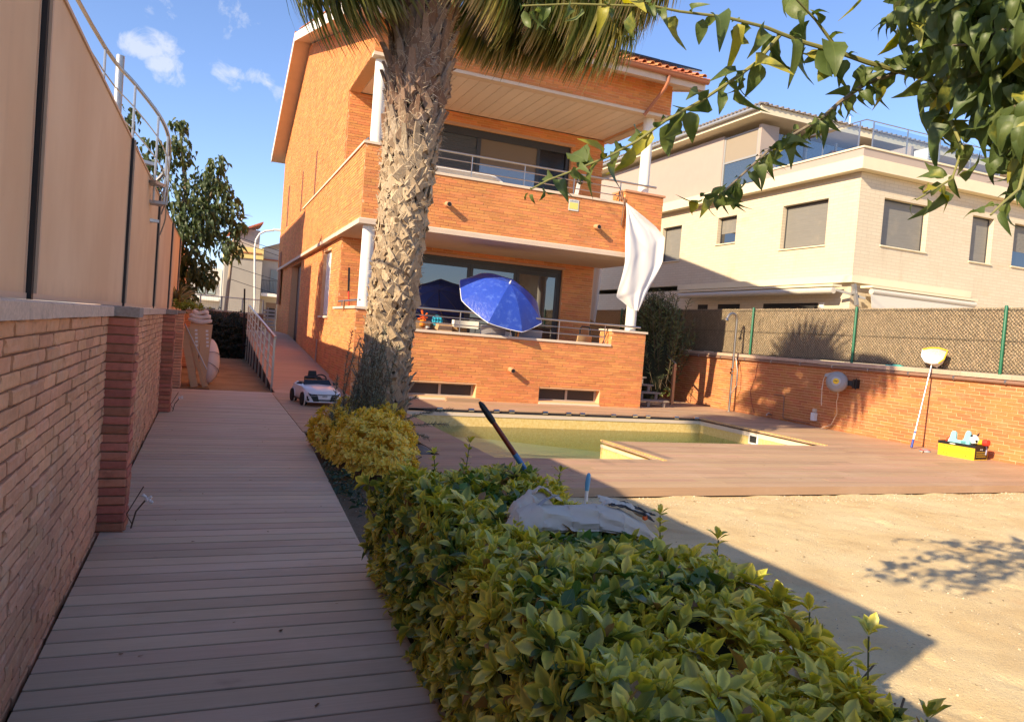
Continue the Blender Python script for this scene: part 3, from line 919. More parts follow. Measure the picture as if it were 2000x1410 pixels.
hface((HX0 + d, HBK, 0), (0, -1, 0), (-1, 0, 0), HBK - HYB, 5.50, 7.465, SLITS, seed=25)
hface((HX0 + d, HBK, 0), (0, -1, 0), (-1, 0, 0), HBK - HY0 - d, 7.465, 12.1, clip=lambda s, z: z < roof_z(HBK - s) - GAP - .24, seed=26)
emit(wall, 'brick', BV_FLAT, HB, M_brick_house, limit=300, stuff='brick_courses', keep=None)
# copings, slab edges, trims
T = M_white_stone
def trim(name, a, b, m=T, e=.006): return MB().bbox(a, b, e).build(name, m, house)
trim('coping', (HX0 + .42, HY0 - .025, 1.518), (9.405, HY0 + .29, 1.575))
trim('coping', (9.385, HY0 - .03, 1.903), (HX1 + .03, HY0 + .65, 1.955)); trim('coping', (HX0 - .03, HY0 - .03, 1.918), (HX0 + .45, HYB, 1.975))
trim('coping', (3.25, HY0 - .025, 5.078), (9.452, HY0 + .25, 5.135)); trim('coping', (9.44, HY0 - .03, 5.413), (10.63, HY0 + .65, 5.465), mat('brick_cap', (.55, .27, .15), .85, noise=(8, .1)))
trim('coping', (2.895, HY0 - .03, 5.503), (3.25, 27.65, 5.56))
trim('balcony_slab', (2.90, HY0 - .03, 3.775), (10.62, HYB + .0, 3.898), M_soffit, .02); trim('balcony_slab', (2.90, HYB + .002, 3.785), (3.4, HBK - .1, 3.895), M_soffit, .02)
trim('balcony_floor', (3.17, HY0 + .23, 3.90), (10.3, HYB, 3.97), M_soffit)
trim('beam_trim', (HX0 + .0, HY0 - .035, 7.405), (10.62, HY0 + .22, 7.475), T)
trim('beam_trim', (10.35, HY0 + .225, 7.405), (10.61, HYB, 7.472), T)
trim('lintel', (5.15, HYB - .015, 7.135), (9.45, HYB + .10, 7.20), mat('pink_stone', (.55, .32, .22), .8)); trim('lintel', (4.95, HYB - .015, 3.605), (9.45, HYB + .10, 3.665), mat('pink_stone', (.55, .32, .22), .8))
for k in range(26):   # slatted balcony ceiling
    x = 3.0 + k * .285
    MB().box((x + .005, HY0 + .225, 7.478), (x + .279, HYB - .002, 7.50)).build('ceiling_slat', M_ceiling, house)
MB().box((3.0, HY0 + .23, 7.505), (10.3, HYB, 7.52)).build('ceiling_back', M_dark, house)
# cellar windows
for (a, b, c, e) in (W1, W2):
    wn = MB().box((a - .0, HY0 + .20, c), (b, HY0 + .25, c + .035)).box((a, HY0 + .20, e - .04), (b, HY0 + .25, e)).box((a, HY0 + .199, c + .035), (a + .05, HY0 + .25, e - .04)).box((b - .05, HY0 + .199, c + .035), (b, HY0 + .25, e - .04)).box(((a + b) / 2 - .03, HY0 + .199, c + .035), ((a + b) / 2 + .03, HY0 + .25, e - .04)).build('cellar_window', mat('aluminium_frame', (.40, .36, .31), .5), house)
    for p, q in ((a + .052, (a + b) / 2 - .032), ((a + b) / 2 + .032, b - .052)):
        MB().box((p, HY0 + .225, c + .037), (q, HY0 + .235, e - .042)).build('pane', mat('cellar_glass', (.05, .04, .035), .5, spec=.3), wn)
    MB().prism([(a, HY0 + .26, c + .0), (a, HY0 - .06, c - .045), (a, HY0 - .06, c - .075), (a, HY0 + .26, c - .06)], (b - a, 0, 0)).build('sill', M_white_stone, house)


def glass_mat(name, tint=(.02, .022, .025), rough=.015, spec=.9):
    g = G(name); b = g.b
    g.put(b.inputs['Base Color'], tint); b.inputs['Roughness'].default_value = rough; b.inputs['IOR'].default_value = 1.9; b.inputs['Specular IOR Level'].default_value = spec
    g.bump(g.noise(1.3, 2, .5), .03, .02)
    MATS[name] = g.m
    return g.m


M_glass = glass_mat('window_glass')
# big terrace sliding window
tw = MB()
x0, x1, z0, z1 = TW
yf = HYB + .10
tw.box((x0, yf, z1 - .13), (x1, yf + .1, z1)).box((x1 - .09, yf, z0), (x1, yf + .1, z1 - .13)).box((x0, yf, z0), (x0 + .09, yf + .1, z1 - .13)).box((x0 + .09, yf, z0), (x1 - .09, yf + .1, z0 + .08))
tw = tw.build('sliding_window', M_dark, house)
for p, q in ((5.09, 6.61), (6.62, 8.0), (8.01, 9.31)):
    f = MB()
    f.box((p, yf + .02, z1 - .24), (q, yf + .07, z1 - .13)).box((p, yf + .02, z0 + .08), (q, yf + .07, z0 + .2)).box((p, yf + .021, z0 + .2), (p + .08, yf + .07, z1 - .24)).box((q - .08, yf + .021, z0 + .2), (q, yf + .07, z1 - .24))
    f.build('sash', M_dark, tw)
    MB().box((p + .08, yf + .04, z0 + .2), (q - .08, yf + .05, z1 - .24)).build('pane', M_glass, tw)
# balcony window: closed shutter on the left, half shutter, open black door on the right
x0, x1, z0, z1 = BW
bw = MB().box((x0, yf, z1 - .2), (x1, yf + .1, z1)).box((x1 - .12, yf, z0), (x1, yf + .1, z1 - .2)).box((x0, yf, z0), (x0 + .08, yf + .1, z1 - .2)).build('balcony_window', M_dark, house)
def shutter(a, b, c, e, m, par):
    n = int((e - c) / .05)
    s = MB()
    for k in range(n): s.box((a, yf + .03 + .006 * (k % 2), c + k * (e - c) / n), (b, yf + .05, c + (k + 1) * (e - c) / n - .004))
    s.build('shutter', m, par)


shutter(5.28, 6.52, z0, z1 - .2, mat('grey_shutter', (.075, .08, .082), .5), bw)
MB().box((6.52, yf + .01, z0), (6.64, yf + .07, z1 - .2)).box((8.33, yf + .01, z0), (8.42, yf + .07, z1 - .2)).build('sash', M_dark, bw)
MB().box((6.64, yf + .03, 6.25), (8.33, yf + .05, z1 - .2)).build('blind', mat('taupe_blind', (.20, .155, .11), .8), bw)
MB().box((6.64, yf + .04, z0), (8.33, yf + .05, 6.25)).build('pane', glass_mat('balcony_glass', (.15, .19, .23), .08, .9), bw)
MB().box((8.42, yf + .06, z0), (9.24, yf + .08, z1 - .2)).build('pane', mat('black_glass', (.012, .012, .013), .2, spec=.5), bw)
# flank window: closed white shutter and its sill
sw = MB().box((3.16, SW[0], SW[2]), (3.20, SW[1], SW[3] + .18)).build('shuttered_window', M_white, house)
for k in range(8):
    a = SW[0] + .03 + k * (SW[1] - SW[0] - .06) / 8
    MB().box((3.145, a + .004, SW[2] + .04), (3.158, a + (SW[1] - SW[0] - .06) / 8 - .004, SW[3] - .03)).build('slat', M_white, sw)
trim('sill', (3.0, SW[0] - .05, SW[2] - .06), (3.2, SW[1] + .05, SW[2] - .003))
MB().box((3.30, DR[0], .5), (3.34, DR[1], 3.7)).build('door', mat('brown_door', (.08, .04, .03), .5), house)
for s0, s1, za, zb in SLITS:
    MB().box((HX0 + .0005, HBK - s1, za), (HX0 + .004, HBK - s0, zb)).build('slit_window', mat('slit_recess_shade', (.16, .06, .03), .8), house)  # flat plate; the shade of a recess is put into its brown
# carved bay at the far corner
MB().box((2.935, 35.6, 2.2), (2.96, 36.6, 4.6)).build('corner_grille', mat('weathered_wood', (.30, .12, .06), .9, noise=((30, 30, 4), .5), bump=((30, 30, 4), 1, .03)), house)
# columns
for nm, x, y, za, zb in (('column', 10.12, HY0 + .32, 1.956, 3.774), ('column', 10.16, HY0 + .32, 5.466, 7.404), ('column', 3.18, HY0 + .24, 1.976, 3.774), ('column', 3.2, HY0 + .24, 5.561, 7.404)):
    MB().lathe([(.138, za), (.138, zb)], (x, y, 0), n=28).build(nm, mat('column_paint', (.80, .77, .70), .6, noise=(3, .05)), house, smooth=True)
# roof slab with pale barge and soffit, tiles, gutter, downpipe, solar panels
RX0, RX1 = 2.38, 11.10
th = .16
def roofpoly(dz0, dz1, y0=EAVE_Y, y1=BACK_Y):
    return [(y0, roof_z(y0) + dz0), (RIDGE_Y, RIDGE_Z + dz0), (y1, roof_z(y1) + dz0), (y1, roof_z(y1) + dz1), (RIDGE_Y, RIDGE_Z + dz1), (y0, roof_z(y0) + dz1)]
roof = MB().prism([(RX0 + .03, y, z) for y, z in roofpoly(-.26, -.02)], (RX1 - RX0 - .06, 0, 0)).build('roof', M_soffit, house)
MB().prism([(RX0 + .028, y, z) for y, z in roofpoly(-.30, -.005)], (-.028, 0, 0)).build('barge_board', M_white, roof)
MB().prism([(RX1 - .028, y, z) for y, z in roofpoly(-.30, -.005)], (.028, 0, 0)).build('barge_board', M_white, roof)
rs = (RIDGE_Z - EAVE_Z) / (RIDGE_Y - EAVE_Y)
# barrel tiles: half pipes with thickness, laid in overlapping courses
def tile_variant():
    n = 8; V = []; F = []
    for y, r, dz in ((-.5, .5, .0), (.5, .42, .06)):
        for rr in (r, r * .84):
            for k in range(n + 1):
                q = math.pi * k / n; V.append((math.cos(q) * rr, y, math.sin(q) * rr + dz))
    W = n + 1
    for k in range(n):
        F += [(k, k + 1, 2 * W + k + 1, 2 * W + k), (W + k + 1, W + k, 3 * W + k, 3 * W + k + 1), (k + 1, k, W + k, W + k + 1)]
    return (np.array(V), np.array(F), None)


def pan_variant():
    V, F, _ = tile_variant(); V = V.copy(); V[:, 2] = -V[:, 2] + .12
    return (V, F[:, ::-1], None)


it = []; sl = np.array([0, 1, rs]); sl = sl / np.linalg.norm(sl); up = np.array([0, -sl[2], sl[1]])
nx = 40; px_ = (RX1 - RX0) / nx
for r in range(36):
    yc = EAVE_Y - .05 + (r + .5) * .36
    if yc > RIDGE_Y: break
    for k in range(nx):
        x = RX0 + (k + .5) * px_; z = roof_z(yc) + .03
        j = nrg.normal(0, .006, 3)
        it.append((0, mtx(x + j[0], yc + j[1], z + .045 + j[2] * .5, np.array([px_ * .62, 0, 0]), sl * .44, up * px_ * .58)))
        it.append((1, mtx(x + px_ / 2, yc, z + .01, np.array([px_ * .56, 0, 0]), sl * .44, up * px_ * .5)))
emit(roof, 'roof_tile', [tile_variant(), pan_variant()], it, M_terrac, limit=240, stuff='roof_tile_courses', smooth=True)
it = []
bsl = np.array([0, -1, (RIDGE_Z - BACK_Z) / (BACK_Y - RIDGE_Y)]); bsl /= np.linalg.norm(bsl)
e = MB(); e.prism([(RX0, RIDGE_Y, RIDGE_Z), (RX0, BACK_Y, BACK_Z), (RX0, BACK_Y, BACK_Z + .07), (RX0, RIDGE_Y, RIDGE_Z + .07)], (RX1 - RX0, 0, 0)); e.build('back_slope', M_terrac, roof)
gy, gz = EAVE_Y - .06, EAVE_Z - .03
gp = [(gy + .08 * math.cos(q) - 0, gz + .095 * math.sin(q)) for q in [math.pi + k * math.pi / 8 for k in range(9)]]
gi = [(gy + .068 * math.cos(q), gz + .083 * math.sin(q)) for q in [math.pi + k * math.pi / 8 for k in range(9)]]
g = MB(); g.prism([(RX0 - .03, y, z) for y, z in gp + [(gy + .08, gz + .02)] + gi[::-1] + [(gy - .09, gz + .005), (gy - .09, gz - .01)]], (RX1 - RX0 + .06, 0, 0)); g.build('gutter', M_gutter, roof)
MB().tube([(RX0, gy - .085, gz + .004), (RX1 + .02, gy - .085, gz + .004)], .012, 6).build('gutter_lip', M_gutter, roof)
MB().tube([(9.98, gy, gz - .08), (9.98, gy + .02, gz - .22), (9.97, gy + .12, gz - .36), (9.86, HY0 - .05, gz - .80), (9.80, HY0 - .02, gz - .90)], .042, 10).build('downpipe', M_gutter, house, smooth=True)
for k in range(5):
    xa = 3.4 + k * 1.62
    sp = MB(); y0, y1 = EAVE_Y + .18, EAVE_Y + 1.2
    sp.prism([(xa, y0, roof_z(y0) + .22), (xa, y1, roof_z(y1) + .22), (xa, y1, roof_z(y1) + .26), (xa, y0, roof_z(y0) + .26)], (1.58 if k < 4 else 1.2, 0, 0))
    sp.build('solar_panel', mat('solar_glass', (.01, .012, .02), .25, spec=.6), roof)
# spotlight tubes in the facade
for x, z in ((4.86, 4.45), (8.70, 4.435), (6.73, .79)):
    f = MB().lathe([(.062, 0), (.062, .20), (.047, .20), (.047, .02)], (x, HY0 + .01, z), (0, -1, -.12), 16).build('spotlight', mat('spot_terracotta', (.60, .30, .16), .7), house, smooth=True)
    MB().lathe([(.044, .0), (.044, .196)], (x, HY0 + .0, z), (0, -1, -.12), 12).build('spotlight_bore', M_black, f)
# rails
def railing(y, zs, x0, x1, posts, zb, r0=.026):
    t = MB(); t.tube([(x0, y, zs[0]), (x1, y, zs[0])], r0, 10).build('handrail', M_steel, house, smooth=True)
    for z in zs[1:]: MB().tube([(x0, y, z), (posts[-1], y, z)], .013, 8).build('rail_bar', M_steel, house, smooth=True)
    for x in posts: MB().bar((x, y, zb), (x, y, zs[0] - .01), .02, .02).build('rail_post', M_steel, house)


railing(HY0 + .12, (2.06, 1.90, 1.74), 3.4, 10.30, (4.15, 5.42, 6.70, 7.98, 9.27), 1.575)
railing(HY0 + .12, (5.66, 5.49, 5.30), 3.3, 10.42, (4.1, 5.42, 6.75, 8.07, 9.38), 5.135)
MB().tube([(HX0 + .1, HY0 + .15, 2.12), (HX0 + .1, HYB - .1, 2.12)], .022, 8).tube([(HX0 + .1, HYB - .6, 2.12), (HX0 + .1, HYB - .6, 1.98)], .015, 6).tube([(HX0 + .1, HY0 + .4, 2.12), (HX0 + .1, HY0 + .4, 1.98)], .015, 6).tube([(HX0 + .1, HY0 + .15, 2.12), (HX0 + .5, HY0 + .15, 2.12)], .022, 8).build('side_handrail', M_steel, house, smooth=True)
MB().tube([(HX0 + .05, HY0 + .2, 5.66), (HX0 + .05, HY0 + .9, 5.66), (HX0 + .05, HY0 + .95, 5.57)], .022, 8).build('side_handrail', M_steel, house, smooth=True)
MB().tube([(3.0, 22.4, .28), (3.0, 22.4, 1.05)], .025, 6).build('side_pipe', M_galv, house)
# enamel plate on the balcony front
pl = MB().box((7.915, HY0 - .012, 4.735), (8.185, HY0 + .004, 5.005)).build('wall_plate', mat('plate_metal', (.62, .62, .58), .4), house)
MB().box((7.935, HY0 - .0145, 4.775), (8.165, HY0 - .0122, 4.93)).build('yellow_field', mat('plate_yellow', (.72, .66, .18), .5), pl)
pt = MB()
for k, (a, b, h) in enumerate(((7.945, 7.975, .03), (7.985, 8.02, .045), (8.03, 8.065, .03), (8.075, 8.11, .04), (8.12, 8.155, .03))):
    pt.box((a, HY0 - .0145, 4.945), (b, HY0 - .0122, 4.945 + h))
pt.build('plate_print', mat('plate_grey', (.35, .36, .38), .5), pl)
# ramp along the flank with its steel railing
def ramp_z(y): return max(0.002, min(.93, (y - 16.9) * .0655)) if y < 31 else .93


rm = empty('ramp'); tag(rm, kind='structure')
it = []
y = 16.32
while y < 36.4:
    it.append((0, mtx(2.23, y + .072, ramp_z(y + .07) - .026, np.array([1.63, 0, 0]), np.array([0, .1435, .009]), np.array([0, 0, .026])))); y += .1495
emit(rm, 'board', [BOARD], it, mat('ramp_board', (.55, .35, .235), .6, var=.06, noise=((2, 40, 40), .12), bump=((2, 90, 90), .2, .002)), limit=300)
MB().prism([(1.44, 16.4, -.115), (1.44, 36.4, -.115), (1.44, 36.4, .90), (1.44, 31, .90), (1.44, 16.9, -.03), (1.44, 16.4, -.03)], (1.6, 0, 0)).build('ramp_base', M_rubber, rm)
rr = thing('ramp_railing', 'sloping steel railing with thin bars beside the ramp at the house flank', 'railing', (1.41, 17.2, 0))
ys_ = [17.35 + k * 1.55 for k in range(9)]
tp = lambda y, h: (1.41, y, ramp_z(y) + h)
MB().bar(tp(17.2, 1.12), tp(29.6, 1.12), .05, .05).build('handrail', M_steel, rr)
for h in (.85, .6, .36): MB().bar(tp(17.35, h), tp(29.5, h), .018, .018).build('rail_bar', M_steel, rr)
for y in ys_: MB().bar((1.41, y, -.1), tp(y, 1.10), .045, .045).build('post', M_steel, rr)

# ------------------------------------------------------------------ house beyond the panel fence, left of the picture
nh = thing('plaster_house', 'tall pale plaster house left of the picture whose shadow falls across the brick flank', 'house', (-11, 26, -.12))
M_plaster = mat('pale_plaster', (.68, .60, .50), .9, noise=(1.2, .08))
w_ = MB().box((-14, 20.7, -.12), (-8, 22.8, 10.1)).box((-14, 22.8, -.12), (-8, 36, 11.7)).build('wall', M_plaster, nh)
for k in range(4):
    for z in (1.2, 4.2, 7.2):
        f = MB().box((-8.0, 24 + k * 3, z), (-7.94, 25.4 + k * 3, z + 1.5)).build('window', M_dark, nh); MB().box((-7.94, 24.08 + k * 3, z + .08), (-7.93, 25.32 + k * 3, z + 1.42)).build('pane', M_glass, f)
MB().box((-14.2, 22.6, 11.7), (-7.8, 36.2, 11.9)).build('roof_slab', M_terrac, nh)
# ------------------------------------------------------------------ garden wall on the right with screen fence
RX = 13.58
rw = thing('boundary_wall', 'low sunlit orange brick wall behind the pool with stone coping and pipe', 'wall', (RX + .12, 14, -.12))
MB().box((RX + .007, 2, -.12), (RX + .25, 27, 1.50)).build('mortar', M_mortar_house, rw)
it = []
brick_face(it, (RX + .007, 27, 0), (0, -1, 0), (-1, 0, 0), 25, -.08, 1.50, .30, .0655, .012, .007, 5, half=.37, jitter=.4, seed=41)
emit(rw, 'brick', BV_FLAT, it, M_brick_garden, limit=300, stuff='brick_courses')
for k in range(25): MB().bbox((RX - .05, 2 + k + .002, 1.503), (RX + .30, 3 + k - .002, 1.585), .008).build('coping_stone', mat('rose_stone', (.52, .36, .26), .9, var=.06, noise=(14, .18), bump=(120, .4, .003)), rw)
pp = MB().tube([(RX - .035, 2, 1.452), (RX - .035, 26, 1.452)], .036, 8).build('pipe', mat('brown_pipe', (.27, .15, .10), .5, noise=(6, .15)), rw, smooth=True)
for k in range(22): MB().lathe([(.044, -.018), (.044, .018)], (RX - .035, 4 + k * 1.02, 1.452), (0, 1, 0), 10).build('pipe_clip', M_galv, pp)
sf = thing('screen_fence', 'chain link fence with green posts backed by brown heather screening on the brick wall', 'fence', (RX + .17, 14, 1.585))
FX = RX + .14


def reed_mat():
    g = G('heather_screen'); b = g.b
    n = g.noise((12, 12, 46), 5, .75, dist=.6); n2 = g.noise((40, 55, 60), 4, .8)
    c = g.ramp(g.math('ADD', g.math('MULTIPLY', n, .5), g.math('MULTIPLY', n2, .5)), [(.34, (.17, .125, .08)), (.5, (.46, .36, .24)), (.66, (.66, .54, .39))])
    g.put(b.inputs['Base Color'], c); b.inputs['Roughness'].default_value = .95; b.inputs['Specular IOR Level'].default_value = .1
    g.bump(n2, 1.0, .03); g.bump(n, .8, .03)
    return g.m


M_reed = reed_mat()
MB().box((FX + .03, 2, 1.60), (FX + .05, 26, 2.84)).build('heather_panel', M_reed, sf)
tv = (np.array([(-.5, 0, 0), (.5, 0, 0), (.35, 1, 0), (-.3, 1, .0)], float), np.array([(0, 1, 2, 3)]), None)
it = []
for k in range(16000):
    y = 6.5 + 15 * nrg.random(); z = 1.60 + 1.2 * nrg.random(); a = nrg.normal(0, .5); l = .07 + .10 * nrg.random()
    d = np.array([nrg.normal(0, .12) - .1, math.sin(a), math.cos(a)]); d /= np.linalg.norm(d)
    s = np.cross(d, [-1, 0, 0]); s /= np.linalg.norm(s)
    it.append((0, mtx(FX + .026, y, min(z, 2.83 - l * .8), s * .006, d * l, np.cross(s, d) * .01)))
emit(sf, 'heather_twigs', [tv], it, mat('heather_twig', (.52, .39, .25), .9, var=.5, hue=.02), limit=0)
wm = MB()
y = 5.5
hh = 1.22
while y < 22:
    for sg in (1, -1):
        ya, yb = (y, y + hh * 1.0) if sg > 0 else (y + hh, y)
        wm.bar((FX - .004 * sg, ya, 1.61), (FX - .004 * sg, yb, 1.61 + hh), .0048, .0048, up=(1, 0, 0))
    y += .074
o = wm.build('wire_mesh', mat('fence_wire', (.14, .13, .10), .5, metal=.6), sf); o['kind'] = 'stuff'
for z in (1.63, 2.22, 2.80): MB().tube([(FX - .008, 2, z), (FX - .008, 26, z)], .005, 6).build('line_wire', mat('fence_wire', (.14, .13, .10)), sf)
for y in (5.85, 9.33, 12.78, 16.25, 19.7, 23.2):
    MB().lathe([(.030, 1.585), (.030, 2.86), (.02, 2.875)], (FX - .035, y, 0), n=12).build('post', M_greenpost, sf, smooth=True)

# ------------------------------------------------------------------ things on and along that wall
def ellipse(c, a, b, n=24): return [Vector(c) + Vector(a) * math.cos(6.2832 * k / n) + Vector(b) * math.sin(6.2832 * k / n) for k in range(n + 1)]


sh = thing('garden_shower', 'tall slim steel poolside shower pole with hooked head against the brick wall', 'shower', (13.32, 16.45, 0))
MB().tube([(13.32, 16.45, 0), (13.32, 16.45, 2.50)] + [(13.32 - .16 + .16 * math.cos(q), 16.45, 2.50 + .17 * math.sin(q)) for q in [k * math.pi / 10 for k in range(1, 9)]] + [(12.99, 16.45, 2.53)], .032, 12).build('pole', M_steel, sh, smooth=True)
MB().lathe([(.02, 0), (.055, .05), (.06, .075)], (12.99, 16.45, 2.54), (-.25, 0, -1), 16).build('shower_head', M_steel, sh, smooth=True)
MB().lathe([(.03, 0), (.03, .09)], (13.30, 16.42, 1.06), (-1, -.3, 0), 12).lathe([(.028, 0), (.028, .07)], (13.30, 16.42, 1.16), (-1, -.3, 0), 12).build('tap', M_chrome, sh, smooth=True)
MB().lathe([(.085, 0), (.085, .012), (.03, .02)], (13.32, 16.45, 0), n=16).build('base_plate', M_steel, sh)
MB().tube([(13.32 + .04, 16.40, 1.05 + .42 * 1), (13.36, 16.3, 1.15), (13.37, 16.28, .75), (13.33, 16.4, .5)], .011, 6).build('hose', M_galv, sh, smooth=True)
MB().bar((13.32, 16.45, 1.42), (13.57, 16.45, 1.42), .02).build('bracket', M_steel, sh)

hr = thing('hose_reel', 'round grey wall mounted hose reel with yellow centre on the sunlit brick wall', 'hose reel', (13.40, 12.75, .95))
cx = Vector((13.30, 12.78, 1.13))
axis = Vector((-.80, -.55, .12)).normalized()
M_reelg = mat('reel_grey', (.30, .29, .28), .45, noise=(4, .06))
MB().lathe([(.02, -.13), (.15, -.125), (.215, -.09), (.235, -.03), (.235, .03), (.215, .08), (.16, .115), (.13, .115), (.115, .125), (.02, .13)], cx, axis, 36).build('drum', M_reelg, hr, smooth=True)
hd = MB().lathe([(.105, .118), (.10, .135), (.085, .137)], cx, axis, 28).build('ring', mat('reel_light', (.42, .41, .40), .5), hr, smooth=True)
MB().lathe([(.068, .125), (.066, .145), (.05, .15)], cx, axis, 24).build('hub_disc', mat('reel_yellow', (.80, .50, .02), .45), hr, smooth=True)
sd_ = axis.cross(Vector((0, 0, 1))).normalized(); upx = sd_.cross(axis)
if sd_.y < 0: sd_ = -sd_
MB().bar(cx + axis * .151 - sd_ * .035, cx + axis * .151 + sd_ * .035, .004, .012).build('hub_mark', M_black, hr)
sp_ = cx + sd_ * .20 + Vector((0, 0, .15))
MB().prism([cx + sd_ * .02 + Vector((0, 0, .232)), sp_ + sd_ * .06, sp_ + sd_ * .07 - Vector((0, 0, .05)), cx + sd_ * .10 + Vector((0, 0, .05))], axis * .06).build('spout', M_reelg, hr)
MB().box((13.42, 12.40, 1.02), (13.58, 12.46, 1.22)).bar(cx - sd_ * .2, (13.47, 12.44, 1.12), .05, .12).tube([(13.45, 12.38, 1.0), (13.45, 12.38, 1.25)], .012, 6).build('wall_bracket', M_black, hr)
e = MB(); h0 = sp_ + sd_ * .055 - Vector((0, 0, .02))
e.tube([h0, h0 + Vector((0, .05, -.1)), h0 + Vector((-.01, .06, -.35)), h0 + Vector((0, .055, -.62)), h0 + Vector((0, .04, -.70))], .011, 8)
e.lathe([(.015, -.02), (.03, 0), (.015, .02)], h0 + Vector((-.01, .062, -.33)), (0, 0, 1), 12)
e.build('hose', mat('hose_beige', (.60, .45, .32), .6), hr, smooth=True)
h1 = cx + Vector((0, -.05, -.23))
MB().tube([h1, h1 + Vector((.02, .0, -.1)), h1 + Vector((.05, .06, -.22)), h1 + Vector((.16, .12, -.5)), h1 + Vector((.2, .3, -.78)), h1 + Vector((.18, .55, -.89))], .010, 8).build('feed_hose', mat('hose_beige', (.6, .45, .32)), hr, smooth=True)

so_ = thing('socket_box', 'small white weatherproof socket box low on the brick wall under the hose reel', 'socket box', (13.55, 13.62, .18))
MB().bbox((13.50, 13.55, .14), (13.58, 13.68, .33), .01).build('housing', M_white, so_); MB().bbox((13.53, 13.57, .345), (13.58, 13.67, .42), .006).build('flap', mat('beige_plastic', (.62, .52, .40), .5), so_)
MB().tube([(13.545, 13.61, .33), (13.545, 13.61, .35)], .012, 8).build('gland', M_black, so_)
tp_ = thing('wall_pipe', 'thin brown conduit running down the brick wall beside the shower to a low tap', 'pipe', (13.56, 14.6, 0))
MB().tube([(13.565, 15.05, .62), (13.565, 14.72, .62), (13.565, 14.68, .58), (13.565, 14.66, .09), (13.55, 14.6, .06), (13.55, 13.75, .05)], .011, 6).build('conduit', mat('brown_pipe', (.27, .15, .10)), tp_, smooth=True)
MB().tube([(13.545, 15.05, .10), (13.4, 15.05, .10), (13.38, 15.05, .07)], .016, 8).lathe([(.03, 0), (.03, .02)], (13.45, 15.05, .13), (0, 0, 1), 8).build('tap', M_galv, tp_)
cb = thing('loose_cable', 'thin rust red cable hanging down the brick wall right of the shower', 'cable', (13.56, 15.4, 0))
MB().tube([(13.565, 15.75, 1.45), (13.56, 15.8, 1.0), (13.56, 15.95, .62), (13.56, 15.85, .30), (13.56, 15.72, .05)], .007, 6).build('cord', mat('rust_cable', (.28, .08, .05), .6), cb)

pn = thing('pool_net', 'pool skimmer net with yellow rim on a long silver pole leaning against the brick wall', 'pool net', (12.93, 10.42, 0))
b0, b1 = Vector((12.93, 10.42, .02)), Vector((13.49, 10.60, 1.66))
dv = (b1 - b0).normalized()
MB().tube([b0 + dv * .40, b1], .0165, 10).build('pole', mat('pole_silver', (.66, .64, .62), .3, metal=.8), pn, smooth=True)
MB().tube([b0 + dv * .16, b0 + dv * .40], .019, 10).build('lower_sleeve', mat('pole_white', (.75, .75, .78), .4), pn, smooth=True)
MB().tube([b0, b0 + dv * .17], .022, 10).tube([b0 + dv * .30, b0 + dv * .33], .024, 10).build('grip', mat('deep_blue', (.02, .05, .30), .4), pn, smooth=True)
u_ = Vector((-.12, -1, -.07)).normalized(); v_ = Vector((.16, 0, 1)).normalized(); c0 = b1 + v_ * .06
rimp = [c0 - u_ * .30 + v_ * .24, c0 - u_ * .29 + v_ * .10, c0 - u_ * .18, c0 - v_ * .02, c0 + u_ * .16 + v_ * .01, c0 + u_ * .27 + v_ * .10, c0 + u_ * .31 + v_ * .28, c0 + u_ * .1 + v_ * .31, c0 - u_ * .12 + v_ * .29, c0 - u_ * .30 + v_ * .24]
MB().tube(rimp[4:8] + [rimp[8], rimp[9]], .016, 8).build('rim', M_yellow, pn, smooth=True)
MB().tube(rimp[:5], .015, 8).build('lower_rim', M_white, pn, smooth=True)
nb = MB()
nn_ = u_.cross(v_).normalized()
if nn_.x < 0: nn_ = -nn_
cen = c0 + v_ * .14
def netf(u, v):
    i = u * (len(rimp) - 1); k = min(int(i), len(rimp) - 2); p = rimp[k].lerp(rimp[k + 1], i - k)
    q = p.lerp(cen, v); return q + nn_ * .16 * math.sin(min(1, v * 1.2) * 1.57) - v_ * .20 * v + Vector((0, 0, -.02 * math.sin(9 * u)))
nb.grid(netf, 36, 8, .004); nb.build('net_bag', mat('net_fabric', (.74, .71, .66), .9), pn, smooth=True)
br = thing('teal_brush', 'small teal brush lying on the wall coping left of the pool net', 'brush', (RX - .0, 11.55, 1.585))
MB().bbox((RX - .02, 11.35, 1.587), (RX + .04, 11.75, 1.61), .005).box((RX - .015, 11.40, 1.61), (RX + .035, 11.58, 1.628)).build('body', mat('teal_plastic', (.10, .42, .36), .5), br)

# toy crate at the foot of the wall
cr = thing('toy_crate', 'yellow and black folding crate full of pool toys on the deck by the brick wall', 'crate', (13.12, 9.50, .0), R(8), local=True)
w2, d2, hc = .33, .22, .27
# local x along the deck toward the wall, y along the wall; the yellow long side faces -x... built as a box of thin sides
cf = MB(); cf.box((-d2, -w2, .0), (-d2 + .012, w2, hc - .05)).box((-d2 + .012, -w2, 0), (d2 - .012, w2, .012)).box((d2 - .012, -w2, 0), (d2, w2, hc - .05)); cf.build('long_side', M_yellow, cr)
ce = MB(); ce.box((-d2 + .013, -w2 - .001, .02), (d2 - .013, -w2 + .012, hc - .02)).box((-d2 + .013, w2 - .012, .02), (d2 - .013, w2 + .001, hc - .02)); ce.build('end_side', M_black, cr)
cr_ = MB(); cr_.box((-d2 - .008, -w2 - .008, hc - .05), (-d2 + .016, w2 + .008, hc)).box((d2 - .016, -w2 - .008, hc - .05), (d2 + .008, w2 + .008, hc)).box((-d2 + .016, -w2 - .008, hc - .05), (d2 - .016, -w2 + .014, hc)).box((-d2 + .016, w2 - .014, hc - .05), (d2 - .016, w2 + .008, hc)); cr_.build('rim', M_black, cr)
hl = MB()
